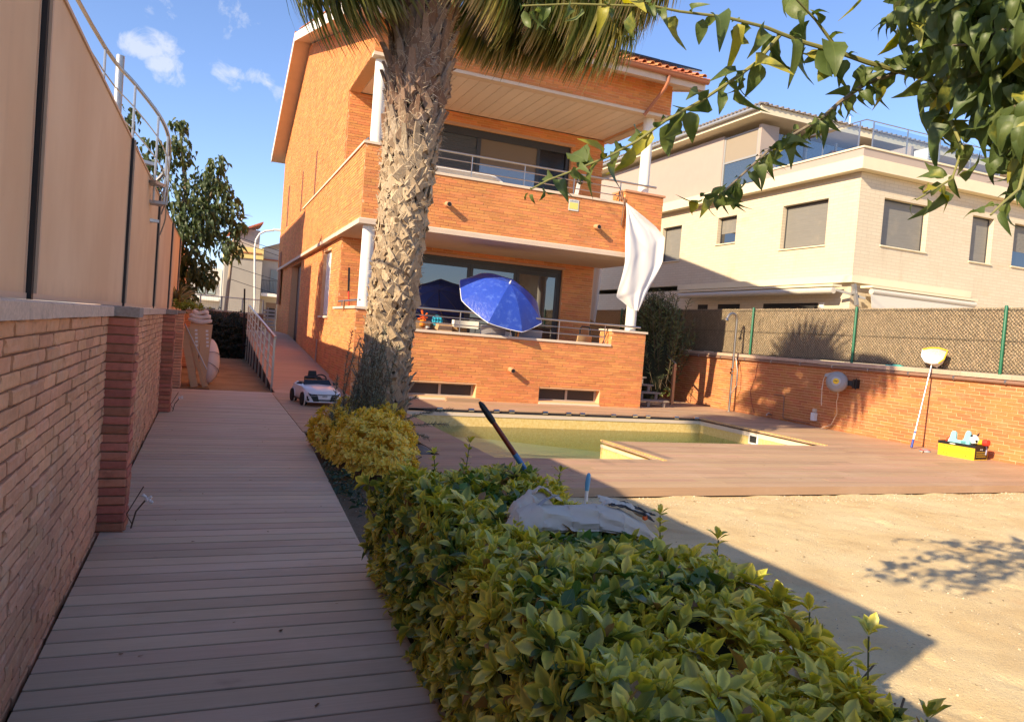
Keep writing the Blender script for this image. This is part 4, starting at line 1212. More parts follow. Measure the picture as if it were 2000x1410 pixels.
for r in (.045, .18):
    for y in (-.24, -.18, -.12, .10, .16, .22): hl.box((-d2 - .0015, y - .007, r), (-d2 - .0005, y + .007, r + .014))
hl.build('hole', M_black, cr)
rb = MB()
for r in (.085, .105, .125, .145): rb.box((-d2 - .004, -.28, r), (-d2 - .0006, .28, r + .004))
for r in (.06, .10, .14): rb.box((-.16, -w2 - .004, r), (.16, -w2 - .0015, r + .012))
rb.build('rib', mat('yellow_shade', (.62, .42, .02), .4), cr)
MB().box((-d2 - .0095, .02, hc - .035), (-d2 - .0083, .12, hc - .02)).build('label', M_white, cr)
MB().box((-.04, -w2 - .0045, hc - .085), (-.005, -w2 - .003, hc - .065)).box((.02, -w2 - .0045, hc - .09), (.032, -w2 - .003, hc - .06)).build('print', M_white, cr)
def crate_toy(name, label, cat, build):
    t = thing(name, label, cat, (13.12, 9.50, .0), R(8), local=True, group='toys packed in the yellow crate'); build(t); return t
def foam(t):
    pr = [(-.20, .03), (-.17, .27), (-.145, .30), (-.10, .30), (-.08, .27), (-.07, .17), (-.04, .145), (.05, .15), (.07, .18), (.085, .31), (.11, .34), (.15, .34), (.17, .31), (.19, .05), (.0, -.02)]
    MB().prism([(-.13 + z * .2, -y + .02, .17 + z) for y, z in pr], (.045, 0, -.01)).build('board', M_teal, t)
    MB().box((-.118, -.10, .27), (-.112, -.02, .31)).build('print', mat('teal_dark', (.10, .32, .36), .6), t)
crate_toy('kickboard', 'pale teal foam swim float with two horns sticking out of the crate', 'swim float', foam)
def dog(t):
    MB().lathe([(.01, -.09), (.06, -.07), (.085, 0), (.06, .07), (.01, .09)], (-.02, -.20, .36), (0, .3, 1), 14).build('body', M_white, t, smooth=True)
    MB().lathe([(.005, -.03), (.03, 0), (.005, .03)], (-.07, -.18, .42), (0, 0, 1), 8).lathe([(.005, -.03), (.028, 0), (.005, .03)], (-.06, -.26, .34), (0, 0, 1), 8).lathe([(.02, 0), (.002, .07)], (-.02, -.25, .44), (0, -.6, 1), 8).build('spot', M_black, t)
crate_toy('inflatable_toy', 'white inflatable toy with black spots behind the teal float', 'pool toy', dog)
def gun(t):
    MB().lathe([(.045, 0), (.05, .16)], (.02, -.20, .31), (-.1, -1, .1), 14).build('barrel', M_yellow, t, smooth=True)
    MB().lathe([(.058, 0), (.062, .05), (.055, .09), (.02, .095)], (.005, -.355, .325), (-.1, -1, .1), 14).build('nozzle', M_red, t, smooth=True)
crate_toy('water_blaster', 'yellow water blaster with red nozzle poking out of the crate end', 'water toy', gun)
def bucket(t):
    MB().prism([(-.10, .27, .16), (-.09, .20, .36), (-.06, .14, .38), (-.06, .16, .16)], (.05, 0, 0)).build('shell', M_white, t)
    MB().tube([(-.105, .28, .16), (-.10, .25, .30), (-.09, .20, .365)], .008, 6).build('trim', M_red, t)
crate_toy('white_float', 'white float with red trim at the left end of the crate', 'pool toy', bucket)
def strap(t):
    MB().tube([(.12, -.33, .28), (.12, -.36, .20), (.12, -.35, .10)], .012, 6).build('strap', mat('lilac_strap', (.35, .35, .50), .6), t)
crate_toy('goggle_strap', 'lilac strap hanging over the black end of the crate', 'strap', strap)
sk_ = thing('toy_spade', 'small wooden handled toy net lying on the deck left of the crate', 'toy', (12.75, 10.0, 0))
MB().tube([(12.52, 9.86, .015), (12.80, 10.05, .02)], .010, 6).build('handle', M_wood, sk_)
MB().lathe([(.10, 0), (.09, .03), (.03, .045)], (12.88, 10.08, .0), n=12).build('head', mat('grey_net', (.30, .36, .38), .8), sk_, smooth=True); MB().tube(ellipse((12.88, 10.08, .03), (.10, 0, 0), (0, .08, 0), 14), .008, 5).build('hoop', M_red, sk_)

# ------------------------------------------------------------------ steps and rail at the right of the house
st = thing('garden_steps', 'grey wooden open steps at the right corner of the terrace', 'steps', (11.0, 16.9, -.02))
M_greywood = mat('grey_wood', (.30, .245, .20), .8, var=.1, noise=((4, 30, 30), .2))
for k in range(5):
    y = 16.75 + k * .36; z = .14 + k * .185
    MB().box((10.47, y, z), (11.55 - k * .02, y + .33, z + .04)).build('tread', M_greywood, st)
    for x in (10.9, 11.38 - k * .02):
        MB().box((x, y + .02, z - .155 if k else -.0), (x + .08, y + .07, z)).build('strut', M_greywood, st)
hr2 = thing('step_railing', 'steel handrail with three cables beside the grey garden steps', 'railing', (12.2, 17.7, 0))
MB().box((12.22, 17.6, 0), (12.30, 17.68, 1.15)).build('post', mat('bronze_post', (.50, .36, .25), .35, metal=.7), hr2)
MB().bar((12.26, 17.6, 1.16), (12.75, 19.9, 2.0), .05, .03).build('handrail', M_steel, hr2)
for h in (.85, .55, .28): MB().tube([(12.26, 17.64, h), (12.7, 19.9, h + .85)], .009, 6).build('cable', M_steel, hr2)
MB().box((12.7, 19.88, .6), (12.78, 19.96, 2.0)).build('post', M_steel, hr2)
bs = thing('board_stack', 'short stack of spare deck boards on the deck below the left cellar window', 'boards', (5.5, 16.15, 0))
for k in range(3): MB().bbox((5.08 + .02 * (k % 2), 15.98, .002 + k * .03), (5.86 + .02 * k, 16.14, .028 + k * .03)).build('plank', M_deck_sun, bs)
# ------------------------------------------------------------------ umbrella and terrace things
um = thing('beach_umbrella', 'blue beach umbrella with white hem tilted over the terrace rail', 'umbrella', (6.75, 17.45, .70))
ax = Vector((.10, -.62, .78)).normalized()
rc = Vector((6.58, 16.93, 2.40)); RA = 1.13
a1 = Vector((1, .16, 0)); a1 = (a1 - ax * a1.dot(ax)).normalized(); a2 = ax.cross(a1)
apex = rc + ax * .56


def um_mat():
    g = G('umbrella_fabric'); b = g.b
    n = g.noise(7, 5, .7)
    g.put(b.inputs['Base Color'], g.hsv(g.mix(g.step(n, .5, .7), (.035, .085, .50), (.09, .17, .62)), .5, 1, g.math('ADD', .85, g.math('MULTIPLY', g.rand(), .3))))
    b.inputs['Roughness'].default_value = .32; b.inputs['Specular IOR Level'].default_value = .5
    g.bump(g.noise((16, 16, 5), 4, .7, dist=1.0), .5, .012)
    g.translucent((.05, .10, .55), .22)
    return g.m


M_um = um_mat(); M_hem = mat('hem_white', (.8, .8, .8), .7)
cp = None
for k in range(8):
    t0, t1 = 2 * math.pi * (k + .15) / 8, 2 * math.pi * (k + 1.15) / 8
    def f(u, v, t0=t0, t1=t1):
        t = t0 + (t1 - t0) * u; r = RA * v
        sag = math.sin(math.pi * u)
        rr = r * (1 - .075 * sag * v)
        hgt = .56 * (1 - v ** 1.75) - .035 * sag * v * (1 - v * .3)
        return rc + ax * hgt + (a1 * math.cos(t) + a2 * math.sin(t)) * rr
    m = MB().grid(f, 8, 12)
    o = m.build('canopy_panel', M_um, um, smooth=True)
    MB().tube([f(u / 8, 1.0) for u in range(9)], .0085, 5).build('hem', M_hem, o)
    MB().tube([Vector(f(0, v / 8)) - ax * .012 for v in range(9)], .006, 5).build('rib', M_steel, um)
MB().lathe([(.02, -.02), (.022, .02), (.008, .09)], apex, ax, 10).build('finial', M_white, um)
foot = Vector((6.72, 17.42, .72))
knee = rc - ax * .15
MB().tube([apex, knee, Vector((6.70, 17.36, 1.75)), foot], .018, 8).build('pole', mat('pole_grey', (.55, .55, .55), .4, metal=.5), um)
MB().lathe([(.22, 0), (.22, .05), (.06, .09), (.04, .25)], foot, n=16).build('base', M_white, um)

tb = thing('terrace_table', 'white table behind the terrace rail under the umbrella', 'table', (6.9, 17.9, .70))
MB().bbox((6.0, 17.4, 1.40), (7.7, 18.3, 1.44)).build('tabletop', M_white, tb)
for x, y in ((6.08, 17.5), (7.62, 17.5), (6.08, 18.2), (7.62, 18.2)): MB().box((x - .03, y - .03, .7), (x + .03, y + .03, 1.40)).build('leg', M_white, tb)
def chair(name, label, cat, x, y, m, w=.6, h=.92, rz=0.0, arms=True, group=None):
    c = thing(name, label, cat, (x, y, .70), rz, group, local=True)
    MB().bbox((-w / 2, -.28, .36), (w / 2, .28, .44), .02).build('seat', m, c)
    MB().grid(lambda u, v: (-w / 2 + w * u, .26 + .10 * v + .05 * (2 * u - 1) ** 2 * -1, .44 + (h - .44) * v), 8, 6, .045).build('backrest', m, c, smooth=True)
    if arms:
        for s in (-1, 1): MB().bbox((s * w / 2 - .035, -.28, .44), (s * w / 2 + .035, .26, .66), .02).build('armrest', m, c)
    for sx in (-1, 1):
        for sy in (-1, 1): MB().bar((sx * (w / 2 - .04), sy * .24, 0), (sx * (w / 2 - .05), sy * .23, .37), .045).build('leg', m, c)
    return c
chair('wicker_chair', 'wicker armchair at the left end of the terrace rail next to the orange plant', 'armchair', 4.55, 17.35, M_wicker, .62, 1.08, R(180), group='wicker terrace armchairs')
chair('wicker_chair', 'wicker armchair half hidden behind the white pillow on the terrace', 'armchair', 5.55, 17.45, M_wicker, .62, 1.06, R(170), group='wicker terrace armchairs')
chair('wicker_chair', 'wicker armchair near the right end of the terrace rail', 'armchair', 8.85, 17.25, M_wicker, .5, 1.06, R(200), group='wicker terrace armchairs')
chair('garden_chair', 'grey garden chair behind the rail left of the white table leg', 'chair', 6.35, 17.05, mat('grey_plastic', (.30, .29, .31), .6), .62, 1.10, R(180), False, 'grey terrace chairs')
chair('garden_chair', 'grey garden chair behind the rail just below the umbrella tip', 'chair', 7.35, 17.1, mat('grey_plastic', (.30, .29, .31)), .6, 1.08, R(184), False, 'grey terrace chairs')
pw = thing('cushion', 'cream cushion lying on the terrace behind the rail', 'cushion', (5.72, 16.95, 1.45))
MB().grid(lambda u, v: (5.42 + .62 * u, 16.9 + .07 * math.sin(math.pi * u), 1.58 + .17 * v), 10, 6, .09).build('cover', mat('cream_fabric', (.74, .70, .60), .9), pw, smooth=True)
pw.location = (5.72, 16.95, 1.56)
bx = thing('cardboard_box', 'plain tan cardboard box on the terrace between the wicker chairs', 'box', (5.15, 16.95, .70))
MB().bbox((5.0, 16.75, .70), (5.33, 17.15, 1.76), .004).build('body', mat('cardboard', (.52, .32, .17), .85), bx); MB().box((5.02, 16.748, 1.66), (5.31, 16.75, 1.70)).build('tape', mat('tape', (.45, .30, .18), .4), bx)
jr = thing('storage_tub', 'dark tub with jars on the terrace beside the cardboard box', 'tub', (4.85, 16.95, .70))
MB().lathe([(.14, .70), (.16, 1.60), (.15, 1.62)], (4.83, 16.95, 0), n=16).build('tub', mat('brown_tub', (.10, .04, .03), .5), jr, smooth=True); MB().lathe([(.06, 1.61), (.05, 1.66)], (4.78, 16.9, 0), n=12).build('jar', mat('grey_jar', (.3, .3, .3), .3), jr, smooth=True)
wb = thing('white_bin', 'white plastic bin behind the rail below the umbrella', 'bin', (6.75, 16.85, .70))
MB().prism([(6.62, 16.8, .70), (6.95, 16.8, .70), (6.88, 16.8, 1.66), (6.68, 16.8, 1.70)], (0, .25, 0)).build('body', M_white, wb); MB().lathe([(.035, 1.68), (.02, 1.76)], (6.72, 16.9, 0), n=10).build('cap', M_white, wb)
op = thing('orange_pinwheel', 'bright orange toy windmill flower at the left end of the terrace', 'toy', (4.68, 17.0, 1.6))
MB().tube([(4.68, 17.0, 1.0), (4.68, 17.0, 1.9)], .012, 6).build('stick', M_wood, op)
for k in range(7):
    q = k * .9; r = .10 + .05 * (k % 3)
    MB().grid(lambda u, v, q=q, r=r: (4.68 + r * v * math.cos(q + .5 * (u - .5) * (1 - v * .5)), 17.0 - .05 * math.sin(3 * u), 1.86 + .85 * r * v * math.sin(q + .5 * (u - .5) * (1 - v * .5)) ), 3, 4, .004).build('petal', mat('orange_plastic', (.75, .13, .02), .5), op)
MB().lathe([(.02, 1.62), (.075, 1.66), (.085, 1.78), (.05, 1.80)], (4.66, 17.0, 0), n=12).build('pot', mat('orange_pot', (.78, .25, .03), .5), op, smooth=True)
bt = thing('blue_disc', 'turquoise moulded sand toy plate behind the terrace rail', 'toy', (5.0, 17.1, 1.7))
MB().lathe([(.14, 0), (.14, .02), (.12, .03), (.115, .015), (.02, .02)], (5.04, 17.05, 1.80), (.1, -1, .35), 24).build('plate', mat('turquoise', (.03, .33, .46), .4), bt, smooth=True)
e = MB()
for k in range(3):
    for j in range(2): e.lathe([(.03, 0), (.035, .03), (.01, .045)], (4.97 + k * .07, 17.02 , 1.77 + j * .075), (.1, -1, .35), 10)
e.build('bump', mat('turquoise', (.03, .33, .46)), bt, smooth=True)
hb = thing('handled_box', 'black carry frame with handle behind the right end of the terrace rail', 'carry frame', (9.15, 17.5, .7))
MB().tube([(9.05, 17.4, .7), (9.05, 17.4, 1.92), (9.10, 17.4, 1.98), (9.30, 17.4, 1.98), (9.35, 17.4, 1.92), (9.35, 17.4, .7)], .022, 8).build('handle', M_black, hb, smooth=True); MB().box((9.0, 17.42, .7), (9.4, 17.7, 1.2)).build('box', M_black, hb)
pd = thing('paddle', 'white paddle leaning behind the balcony rail', 'paddle', (8.35, 16.75, 3.97))
MB().bar((8.12, 16.8, 3.98), (8.42, 16.9, 5.55), .09, .03).build('shaft', M_white, pd); MB().lathe([(.02, -.09), (.085, -.05), (.085, .05), (.03, .09)], (8.44, 16.9, 5.60), (0, 0, 1), 12).build('grip', M_black, pd, smooth=True)
pdl = thing('paddle_board', 'white paddle board lying along the balcony floor behind the rail', 'board', (5.6, 16.8, 3.97))
MB().grid(lambda u, v: (3.6 + 2.75 * u, 16.72 + .14 * math.sin(v * 3.14), 5.12 + .20 * v * (1 - max(0, (u - .86) / .14) ** 2 * .9)), 20, 6, .05).build('hull', M_white, pdl, smooth=True)
rk = thing('balcony_basket', 'wicker basket behind the right end of the balcony rail', 'basket', (9.2, 17.2, 3.97))
MB().lathe([(.2, 3.97), (.30, 5.16), (.27, 5.2)], (9.15, 17.1, 0), n=18).build('body', M_wicker, rk, smooth=True)
# tool leaning at the left terrace corner
lt = thing('garden_tool', 'red and black handled tool leaning in the left terrace corner', 'tool', (3.35, 19.2, .70))
MB().tube([(3.42, 19.15, .75), (3.28, 19.2, 2.4)], .02, 8).build('shaft', M_red, lt); MB().bar((3.28, 19.2, 2.38), (3.26, 19.25, 3.0), .05, .03).build('head', M_black, lt)
tn = thing('hanging_tool', 'brown handled tool hanging from the left terrace rail', 'tool', (2.93, 17.9, 1.9))
MB().tube([(2.92, 17.6, 2.10), (2.92, 17.6, 1.86)], .022, 8).build('handle', mat('brown_handle', (.25, .12, .05), .5), tn)

# ------------------------------------------------------------------ white cloths
wc = thing('white_cloth', 'white sheet tied to the balcony corner and hanging twisted in front of the column', 'cloth', (9.95, 16.2, 3.8))
Lp = [(9.44, 5.10), (9.46, 4.7), (9.47, 4.2), (9.48, 3.65), (9.42, 3.15), (9.37, 2.76), (9.60, 2.64), (9.86, 2.50)]
Rp = [(9.46, 5.11), (9.80, 4.90), (10.32, 4.62), (10.60, 4.40), (10.58, 3.75), (10.42, 3.30), (10.22, 2.92), (10.02, 2.46)]
def lerpL(P, t):
    i = t * (len(P) - 1); k = min(int(i), len(P) - 2); f = i - k
    return P[k][0] * (1 - f) + P[k + 1][0] * f, P[k][1] * (1 - f) + P[k + 1][1] * f
def clothf(u, v):
    a = lerpL(Lp, v); b = lerpL(Rp, v)
    x = a[0] * (1 - u) + b[0] * u; z = a[1] * (1 - u) + b[1] * u
    w_ = min(1, 4 * v)
    y = HY0 - .10 - .10 * math.sin(min(1, v * 1.3) * 2.6) + .030 * w_ * math.sin(u * 17 + v * 2 + 1.6 * math.sin(4 * v + 3 * u)) * (1 - v * .62) + .016 * math.sin(u * 7 + 9 * v + 2 * math.sin(6 * u)) * v + .03 * w_ * math.sin(u * 4.5 - v * 5) + .006 * math.sin(u * 31 + 4 * v + 2 * math.sin(7 * u)) * (1 - v)
    return (x + .012 * math.sin(v * 17 + u * 5), y, z)
MB().grid(clothf, 40, 44, .004).build('sheet', M_cloth, wc, smooth=True)
MB().tube([(9.42, HY0 - .04, 5.12), (9.40, HY0 + .05, 5.30), (9.44, HY0 + .12, 5.45), (9.40, HY0 + .1, 5.2), (9.45, HY0 - .02, 5.25), (9.41, HY0 - .04, 5.0), (9.40, HY0 - .03, 4.55)], .014, 6).build('knot_cord', mat('brown_cord', (.22, .13, .09), .9), wc)
wc2 = thing('draped_cloth', 'pale beige cloth hanging at the right end of the terrace behind the column', 'cloth', (10.7, 19.3, 3.7))
MB().grid(lambda u, v: (10.62 + .52 * u + .1 * (1 - v) * u, 20.4 + .05 * math.sin(u * 14), 3.95 - 1.35 * v * (1 + .35 * u)), 20, 10, .004).build('sheet', mat('beige_cloth', (.62, .52, .44), .9), wc2, smooth=True)

# ------------------------------------------------------------------ ride-on toy car
car = thing('toy_car', 'white ride on toy convertible car with black windscreen parked on the deck by the ramp', 'toy car', (2.0, 14.55, 0), R(8), local=True)
# local: front towards -y, width along x
M_cw = mat('car_white', (.80, .79, .80), .25, spec=.5, coat=.4)
hw = .34
secs = [(-.60, .10, .24, .20), (-.57, .09, .275, .29), (-.50, .085, .305, .325), (-.36, .085, .335, .34), (-.18, .085, .36, .33), (0.02, .085, .37, .325), (.22, .085, .375, .33), (.40, .085, .385, .34), (.52, .10, .37, .32), (.58, .13, .33, .26)]
def sect(y, zb, zt, h):
    return [(-h * .92, y, zb), (-h, y, zb + .06), (-h, y, zt * .66), (-h * .93, y, zt * .9), (-h * .75, y, zt), (0, y, zt + .012), (h * .75, y, zt), (h * .93, y, zt * .9), (h, y, zt * .66), (h, y, zb + .06), (h * .92, y, zb)]
S = [sect(*s) for s in secs]; n = len(S[0]); V = [p for s in S for p in s]
F = [(i * n + k, i * n + (k + 1) % n, (i + 1) * n + (k + 1) % n, (i + 1) * n + k) for i in range(len(S) - 1) for k in range(n)] + [tuple(range(n - 1, -1, -1)), tuple((len(S) - 1) * n + k for k in range(n))]
body = MB().raw(V, [f[::-1] for f in F]).build('body', M_cw, car, smooth=True)
for s in (-1, 1):
    for y in (-.36, .38): MB().lathe([(.135, -.012), (.15, 0), (.15, .012)], (s * (hw - .012), y, .125), (s, 0, 0), 20).build('wheel_arch', M_cw, car, smooth=True)
for s in (-1, 1):
    for y in (-.36, .38):
        wh = MB().lathe([(.05, -.05), (.118, -.05), (.125, -.03), (.125, .035), (.115, .05), (.085, .052)], (s * (hw - .022), y, .125), (s, 0, 0), 22).build('wheel', M_rubber, car, smooth=True)
        e = MB().lathe([(.02, .02), (.08, .028), (.085, .05), (.075, .052), (.07, .035), (.025, .035), (.02, .05)], (s * (hw - .022), y, .125), (s, 0, 0), 16).build('rim', mat('rim_dark', (.05, .05, .055), .35), wh, smooth=True)
MB().prism([(-.27, -.10, .362), (.27, -.10, .362), (.235, -.02, .455), (-.235, -.02, .455)], (0, .018, .006)).build('windscreen', mat('dark_glass', (.02, .02, .022), .12, spec=.6), car)
MB().box((-.24, -.02, .30), (.24, .42, .388)).build('cockpit', M_black, car)
MB().bbox((-.15, .22, .37), (.15, .34, .50), .02).build('seat', mat('seat_black', (.02, .02, .02), .6), car); MB().prism([(-.085, .30, .49), (.085, .30, .49), (.068, .31, .60), (-.068, .31, .60)], (0, .05, 0)).build('headrest', mat('seat_black', (.02, .02, .02)), car)
MB().tube(ellipse((.11, .10, .47), (.105, 0, 0), (0, .03, .075), 20), .013, 6).bar((.11, .10, .47), (.11, .0, .40), .03).bar((.01, .10, .47), (.21, .10, .47), .018).build('steering_wheel', M_black, car)
for s in (-1, 1):
    MB().prism([(s * .30, -.14, .37), (s * .39, -.12, .375), (s * .40, -.08, .40), (s * .30, -.09, .42)], (0, .05, 0)).build('mirror', M_black, car)
    hl_ = MB().prism([(s * .30, -.565, .245), (s * .16, -.607, .225), (s * .13, -.609, .205), (s * .27, -.59, .195)], (0, .03, .01)).build('headlight', mat('lamp_black', (.03, .03, .04), .1, spec=.6), car)
    MB().box((min(s * .21, s * .25), -.602, .218), (max(s * .21, s * .25), -.57, .236)).build('lens', mat('lens', (.5, .55, .65), .1), hl_)
    MB().prism([(s * .255, -.592, .19), (s * .13, -.612, .20), (s * .10, -.613, .10), (s * .20, -.606, .10)], (0, .04, 0)).build('side_intake', mat('intake', (.012, .02, .02), .4), car)
    MB().prism([(s * .315, -.545, .19), (s * .285, -.57, .19), (s * .27, -.582, .11), (s * .30, -.56, .11)], (0, .02, 0)).build('corner_vent', M_black, car)
    MB().box((s * hw - .012, -.20, .085), (s * hw + .004, .22, .115)).build('side_skirt', M_black, car)
MB().box((-.26, -.617, .222), (.26, -.60, .230)).build('front_line', M_black, car)
MB().prism([(-.11, -.612, .11), (.11, -.612, .11), (.13, -.612, .135), (-.13, -.612, .135)], (0, .02, 0)).build('lower_grille', M_black, car)
MB().prism([(-.32, -.57, .085), (-.2, -.615, .085), (.2, -.615, .085), (.32, -.57, .085), (.32, -.55, .098), (.2, -.62, .098), (-.2, -.62, .098), (-.32, -.55, .098)][:4], (0, .0, .012)).build('lip', M_cw, car)
e = MB()
for k in range(4): e.tube(ellipse((-.033 + k * .022, -.618, .197), (.015, 0, 0), (0, 0, .013), 14), .002, 4)
e.build('badge', M_black, car)

# ------------------------------------------------------------------ pole and grey cloth lying on the hedge
M_bag = mat('grey_canvas', (.58, .51, .42), .9, noise=(5, .08), bump=(300, .15, .001))
bg_ = thing('canvas_bag', 'crumpled grey canvas bag lying on top of the hedge', 'bag', (1.75, 3.3, .70))
from mathutils import noise as mn
def nz3(x, y, s=0.0): return mn.noise(Vector((x, y, s)))
BAX, BSD = Vector((.985, -.17, 0)).normalized(), Vector((.17, .985, 0)).normalized()
BC = Vector((1.72, 3.19, 0))
def bag_sheet(nm, s0, s1, t0, t1, zf, seed, nu=72, nv=40, m=None, ragged=.02):
    """a slack canvas sheet lying over the hedge: real thickness, folds and an uneven hem"""
    def f(u, v):
        s = s0 + (s1 - s0) * u; t = t0 + (t1 - t0) * v
        s += ragged * nz3(9 * v, 2.2 * u, seed) ; t += ragged * nz3(8 * u, 3 * v, seed + 5)
        fold = abs(nz3(s * 5.5 + t * 2, t * 9 - s * 3, seed)) ; fine = abs(nz3(s * 17 - t * 9, t * 15 + s * 6, seed + 3))
        z = zf(s, t) + .034 * (.45 - fold) + .012 * (.4 - fine)
        p = BC + BAX * s + BSD * t
        return (p.x + .012 * nz3(t * 14, s * 14, seed + 8), p.y, z)
    return MB().grid(f, nu, nv, .005).build(nm, m or M_bag, bg_, smooth=True)
gs = lambda x, c, w_: math.exp(-((x - c) / w_) ** 2)
def canvas_roll(nm, path, ww, hh, seed, nu=80, nv=44):
    """slack flattened roll of canvas with sharp creases; rests on the leaves"""
    P = [Vector(p) for p in path]; m = len(P) - 1
    def f(u, v):
        i = min(int(u * m), m - 1); fr = u * m - i; fr = fr * fr * (3 - 2 * fr)
        c = P[i].lerp(P[i + 1], fr); w_ = ww[i] * (1 - fr) + ww[i + 1] * fr; h_ = hh[i] * (1 - fr) + hh[i + 1] * fr
        q = 2 * math.pi * v; cx_, cz_ = math.cos(q), math.sin(q)
        r = 1 + .30 * (.22 - abs(nz3(u * 5 + cx_, cz_ * 1.5 + u * 3, seed))) + .16 * (.22 - abs(nz3(u * 13 - cx_ * 2, cz_ * 3, seed + 4))) + .07 * (.2 - abs(nz3(u * 30 + 2 * cx_, cz_ * 6, seed + 9)))
        zz = cz_ * h_ * (1 if cz_ > 0 else .3)
        return c + BSD * (cx_ * abs(cx_) ** -.15 * w_ * r if abs(cx_) > .01 else 0) + Vector((0, 0, zz * r)) + BAX * (.02 * nz3(3 * v, 4 * u, seed))
    return MB().grid(f, nu, nv).build(nm, M_bag, bg_, smooth=True)
W = lambda s, t, z: tuple(BC + BAX * s + BSD * t + Vector((0, 0, z)))
canvas_roll('sack', [W(-.36, -.03, .655), W(-.30, -.02, .675), W(-.20, .0, .69), W(-.05, .0, .69), W(.10, .0, .695), W(.22, -.01, .685), W(.34, -.03, .66), W(.42, -.05, .635)],
            [.03, .105, .125, .105, .10, .105, .085, .02], [.015, .075, .105, .085, .09, .085, .05, .008], 1)
canvas_roll('sack_fold', [W(-.33, .03, .70), W(-.29, .05, .73), W(-.22, .08, .755), W(-.14, .10, .75), W(-.08, .11, .73)], [.02, .06, .075, .06, .015], [.01, .055, .07, .06, .012], 6, 40, 34)
bag_sheet('sack_fold', -.22, -.06, .05, .13, lambda s, t: .795 + .045 * gs(s, -.16, .05) - .25 * max(0, s + .12), 4, 24, 16)
bag_sheet('sack_fold', .14, .42, .01, .115, lambda s, t: .75 + .035 * gs(s, .2, .12) - .30 * max(0, s - .24) + .02 * gs(t, .1, .03), 9, 40, 20)
bag_sheet('lining', .16, .40, -.05, .0, lambda s, t: .772 + .01 * gs(s, .22, .12) - .32 * max(0, s - .24), 12, 40, 8, mat('dark_lining', (.05, .05, .055), .9))
bag_sheet('lining', .20, .46, .09, .135, lambda s, t: .775 - .30 * max(0, s - .24), 15, 40, 8, mat('dark_lining', (.05, .05, .055)))
def strapf(pts, w_, m, nm='strap'):
    f = MB()
    def at(u):
        i = u * (len(pts) - 1); k = min(int(i), len(pts) - 2); return Vector(pts[k]).lerp(Vector(pts[k + 1]), i - k)
    f.grid(lambda u, v: at(u) + Vector((.055 * (v - .5), .01 * v, w_ * .4 * (v - .5))), 24, 2, .004)
    return f.build(nm, m, bg_, smooth=True)
strapf([W(-.30, -.125, .655), W(-.27, -.105, .71), W(-.22, -.06, .775), (W(-.15, -.0, .81)), W(-.10, .04, .81)], .045, mat('canvas_strap', (.30, .30, .30), .9))
MB().lathe([(.004, 0), (.014, .01), (.01, .025)], W(.33, -.04, .735), (.8, -.4, .3), 8).build('orange_tab', mat('orange_plastic', (.75, .13, .02)), bg_)
ph = thing('telescopic_pole', 'black tipped pole fading from dark red to blue leaning out of the hedge', 'pole', (1.98, 4.35, .55))
p0, p1 = Vector((2.01, 4.36, .66)), Vector((1.625, 4.42, 1.15))
q = lambda t: p0.lerp(p1, t)
MB().tube([q(-.55), q(.06)], .012, 8).build('steel_end', M_white, ph, smooth=True)
MB().tube([q(.06), q(.13), q(.34)], [.010, .017, .019], 10).build('blue_grip', M_blue_plastic, ph, smooth=True)
MB().tube([q(.34), q(.74)], [.018, .016], 10).build('red_shaft', mat('dark_red', (.16, .022, .012), .35), ph, smooth=True)
MB().tube([q(.74), q(.80), q(.95), q(1.0)], [.019, .022, .019, .008], 10).build('black_grip', M_black, ph, smooth=True)
pk = thing('upright_tool', 'light blue handle on a white rod standing upright behind the bag', 'tool', (2.44, 4.4, .3))
MB().tube([(2.435, 4.4, .0), (2.44, 4.4, .60)], .012, 8).build('rod', M_white, pk, smooth=True)
MB().tube([(2.44, 4.4, .58), (2.44, 4.4, .62), (2.443, 4.4, .66), (2.445, 4.4, .69), (2.445, 4.4, .70)], [.014, .017, .017, .013, .005], 10).build('grip', mat('sky_plastic', (.13, .36, .55), .4), pk, smooth=True)

# ------------------------------------------------------------------ things stored in the alley
M_kraft = mat('kraft_paper', (.66, .43, .25), .85, noise=(4, .08))
sk0 = (-.42, 18.55)
for nm, lab, x0, x1, yy in (('paper_sack', 'tall kraft paper sack with white lettering next to the brick pier', -.36, -.13, 18.45), ('paper_sack', 'tall kraft paper sack with white lettering next to the white bundle', -.12, .10, 18.5)):
    s = thing(nm, lab, 'sack', ((x0 + x1) / 2, yy + .1, -.12), group='kraft paper sacks in the alley')
    MB().prism([(x0 + .05, yy, -.1), (x1 - .06, yy, -.1), (x1 + .0, yy, .9), (x1 + .02, yy, 1.30), (x0, yy, 1.30), (x0 - .01, yy, .7)], (0, .2, 0)).build('bag', M_kraft, s)
    for k in range(5): MB().box((x1 - .09 - k * .008, yy - .004, .78 + k * .085), (x1 - .035 - k * .008, yy - .001, .83 + k * .085)).build('printed_letter', M_white, s)
for k, (z, w_, h_) in enumerate(((1.30, .52, .13), (1.40, .46, .12), (1.50, .36, .11))):
    r = thing('rolled_blanket', ('lowest', 'middle', 'topmost')[k] + ' folded off white blanket of the pile on the kraft sacks', 'blanket', (-.14, 18.5, z), group='folded blankets piled on the sacks')
    MB().grid(lambda u, v, z=z, w_=w_, h_=h_: (-.16 + w_ * (u - .5), 18.52 + .15 * math.copysign(abs(math.cos(6.2832 * v)) ** .5, math.cos(6.2832 * v)) * (1 - .35 * abs(2 * u - 1) ** 6), z + h_ * .5 + h_ * .5 * math.copysign(abs(math.sin(6.2832 * v)) ** .6, math.sin(6.2832 * v)) * (1 - .5 * abs(2 * u - 1) ** 6) + .02 * math.sin(7 * u + 3 * v + 9 * z)), 20, 18).build('fabric', mat('off_white_wool', (.70, .62, .55), .95, bump=(80, .3, .004)), r, smooth=True)
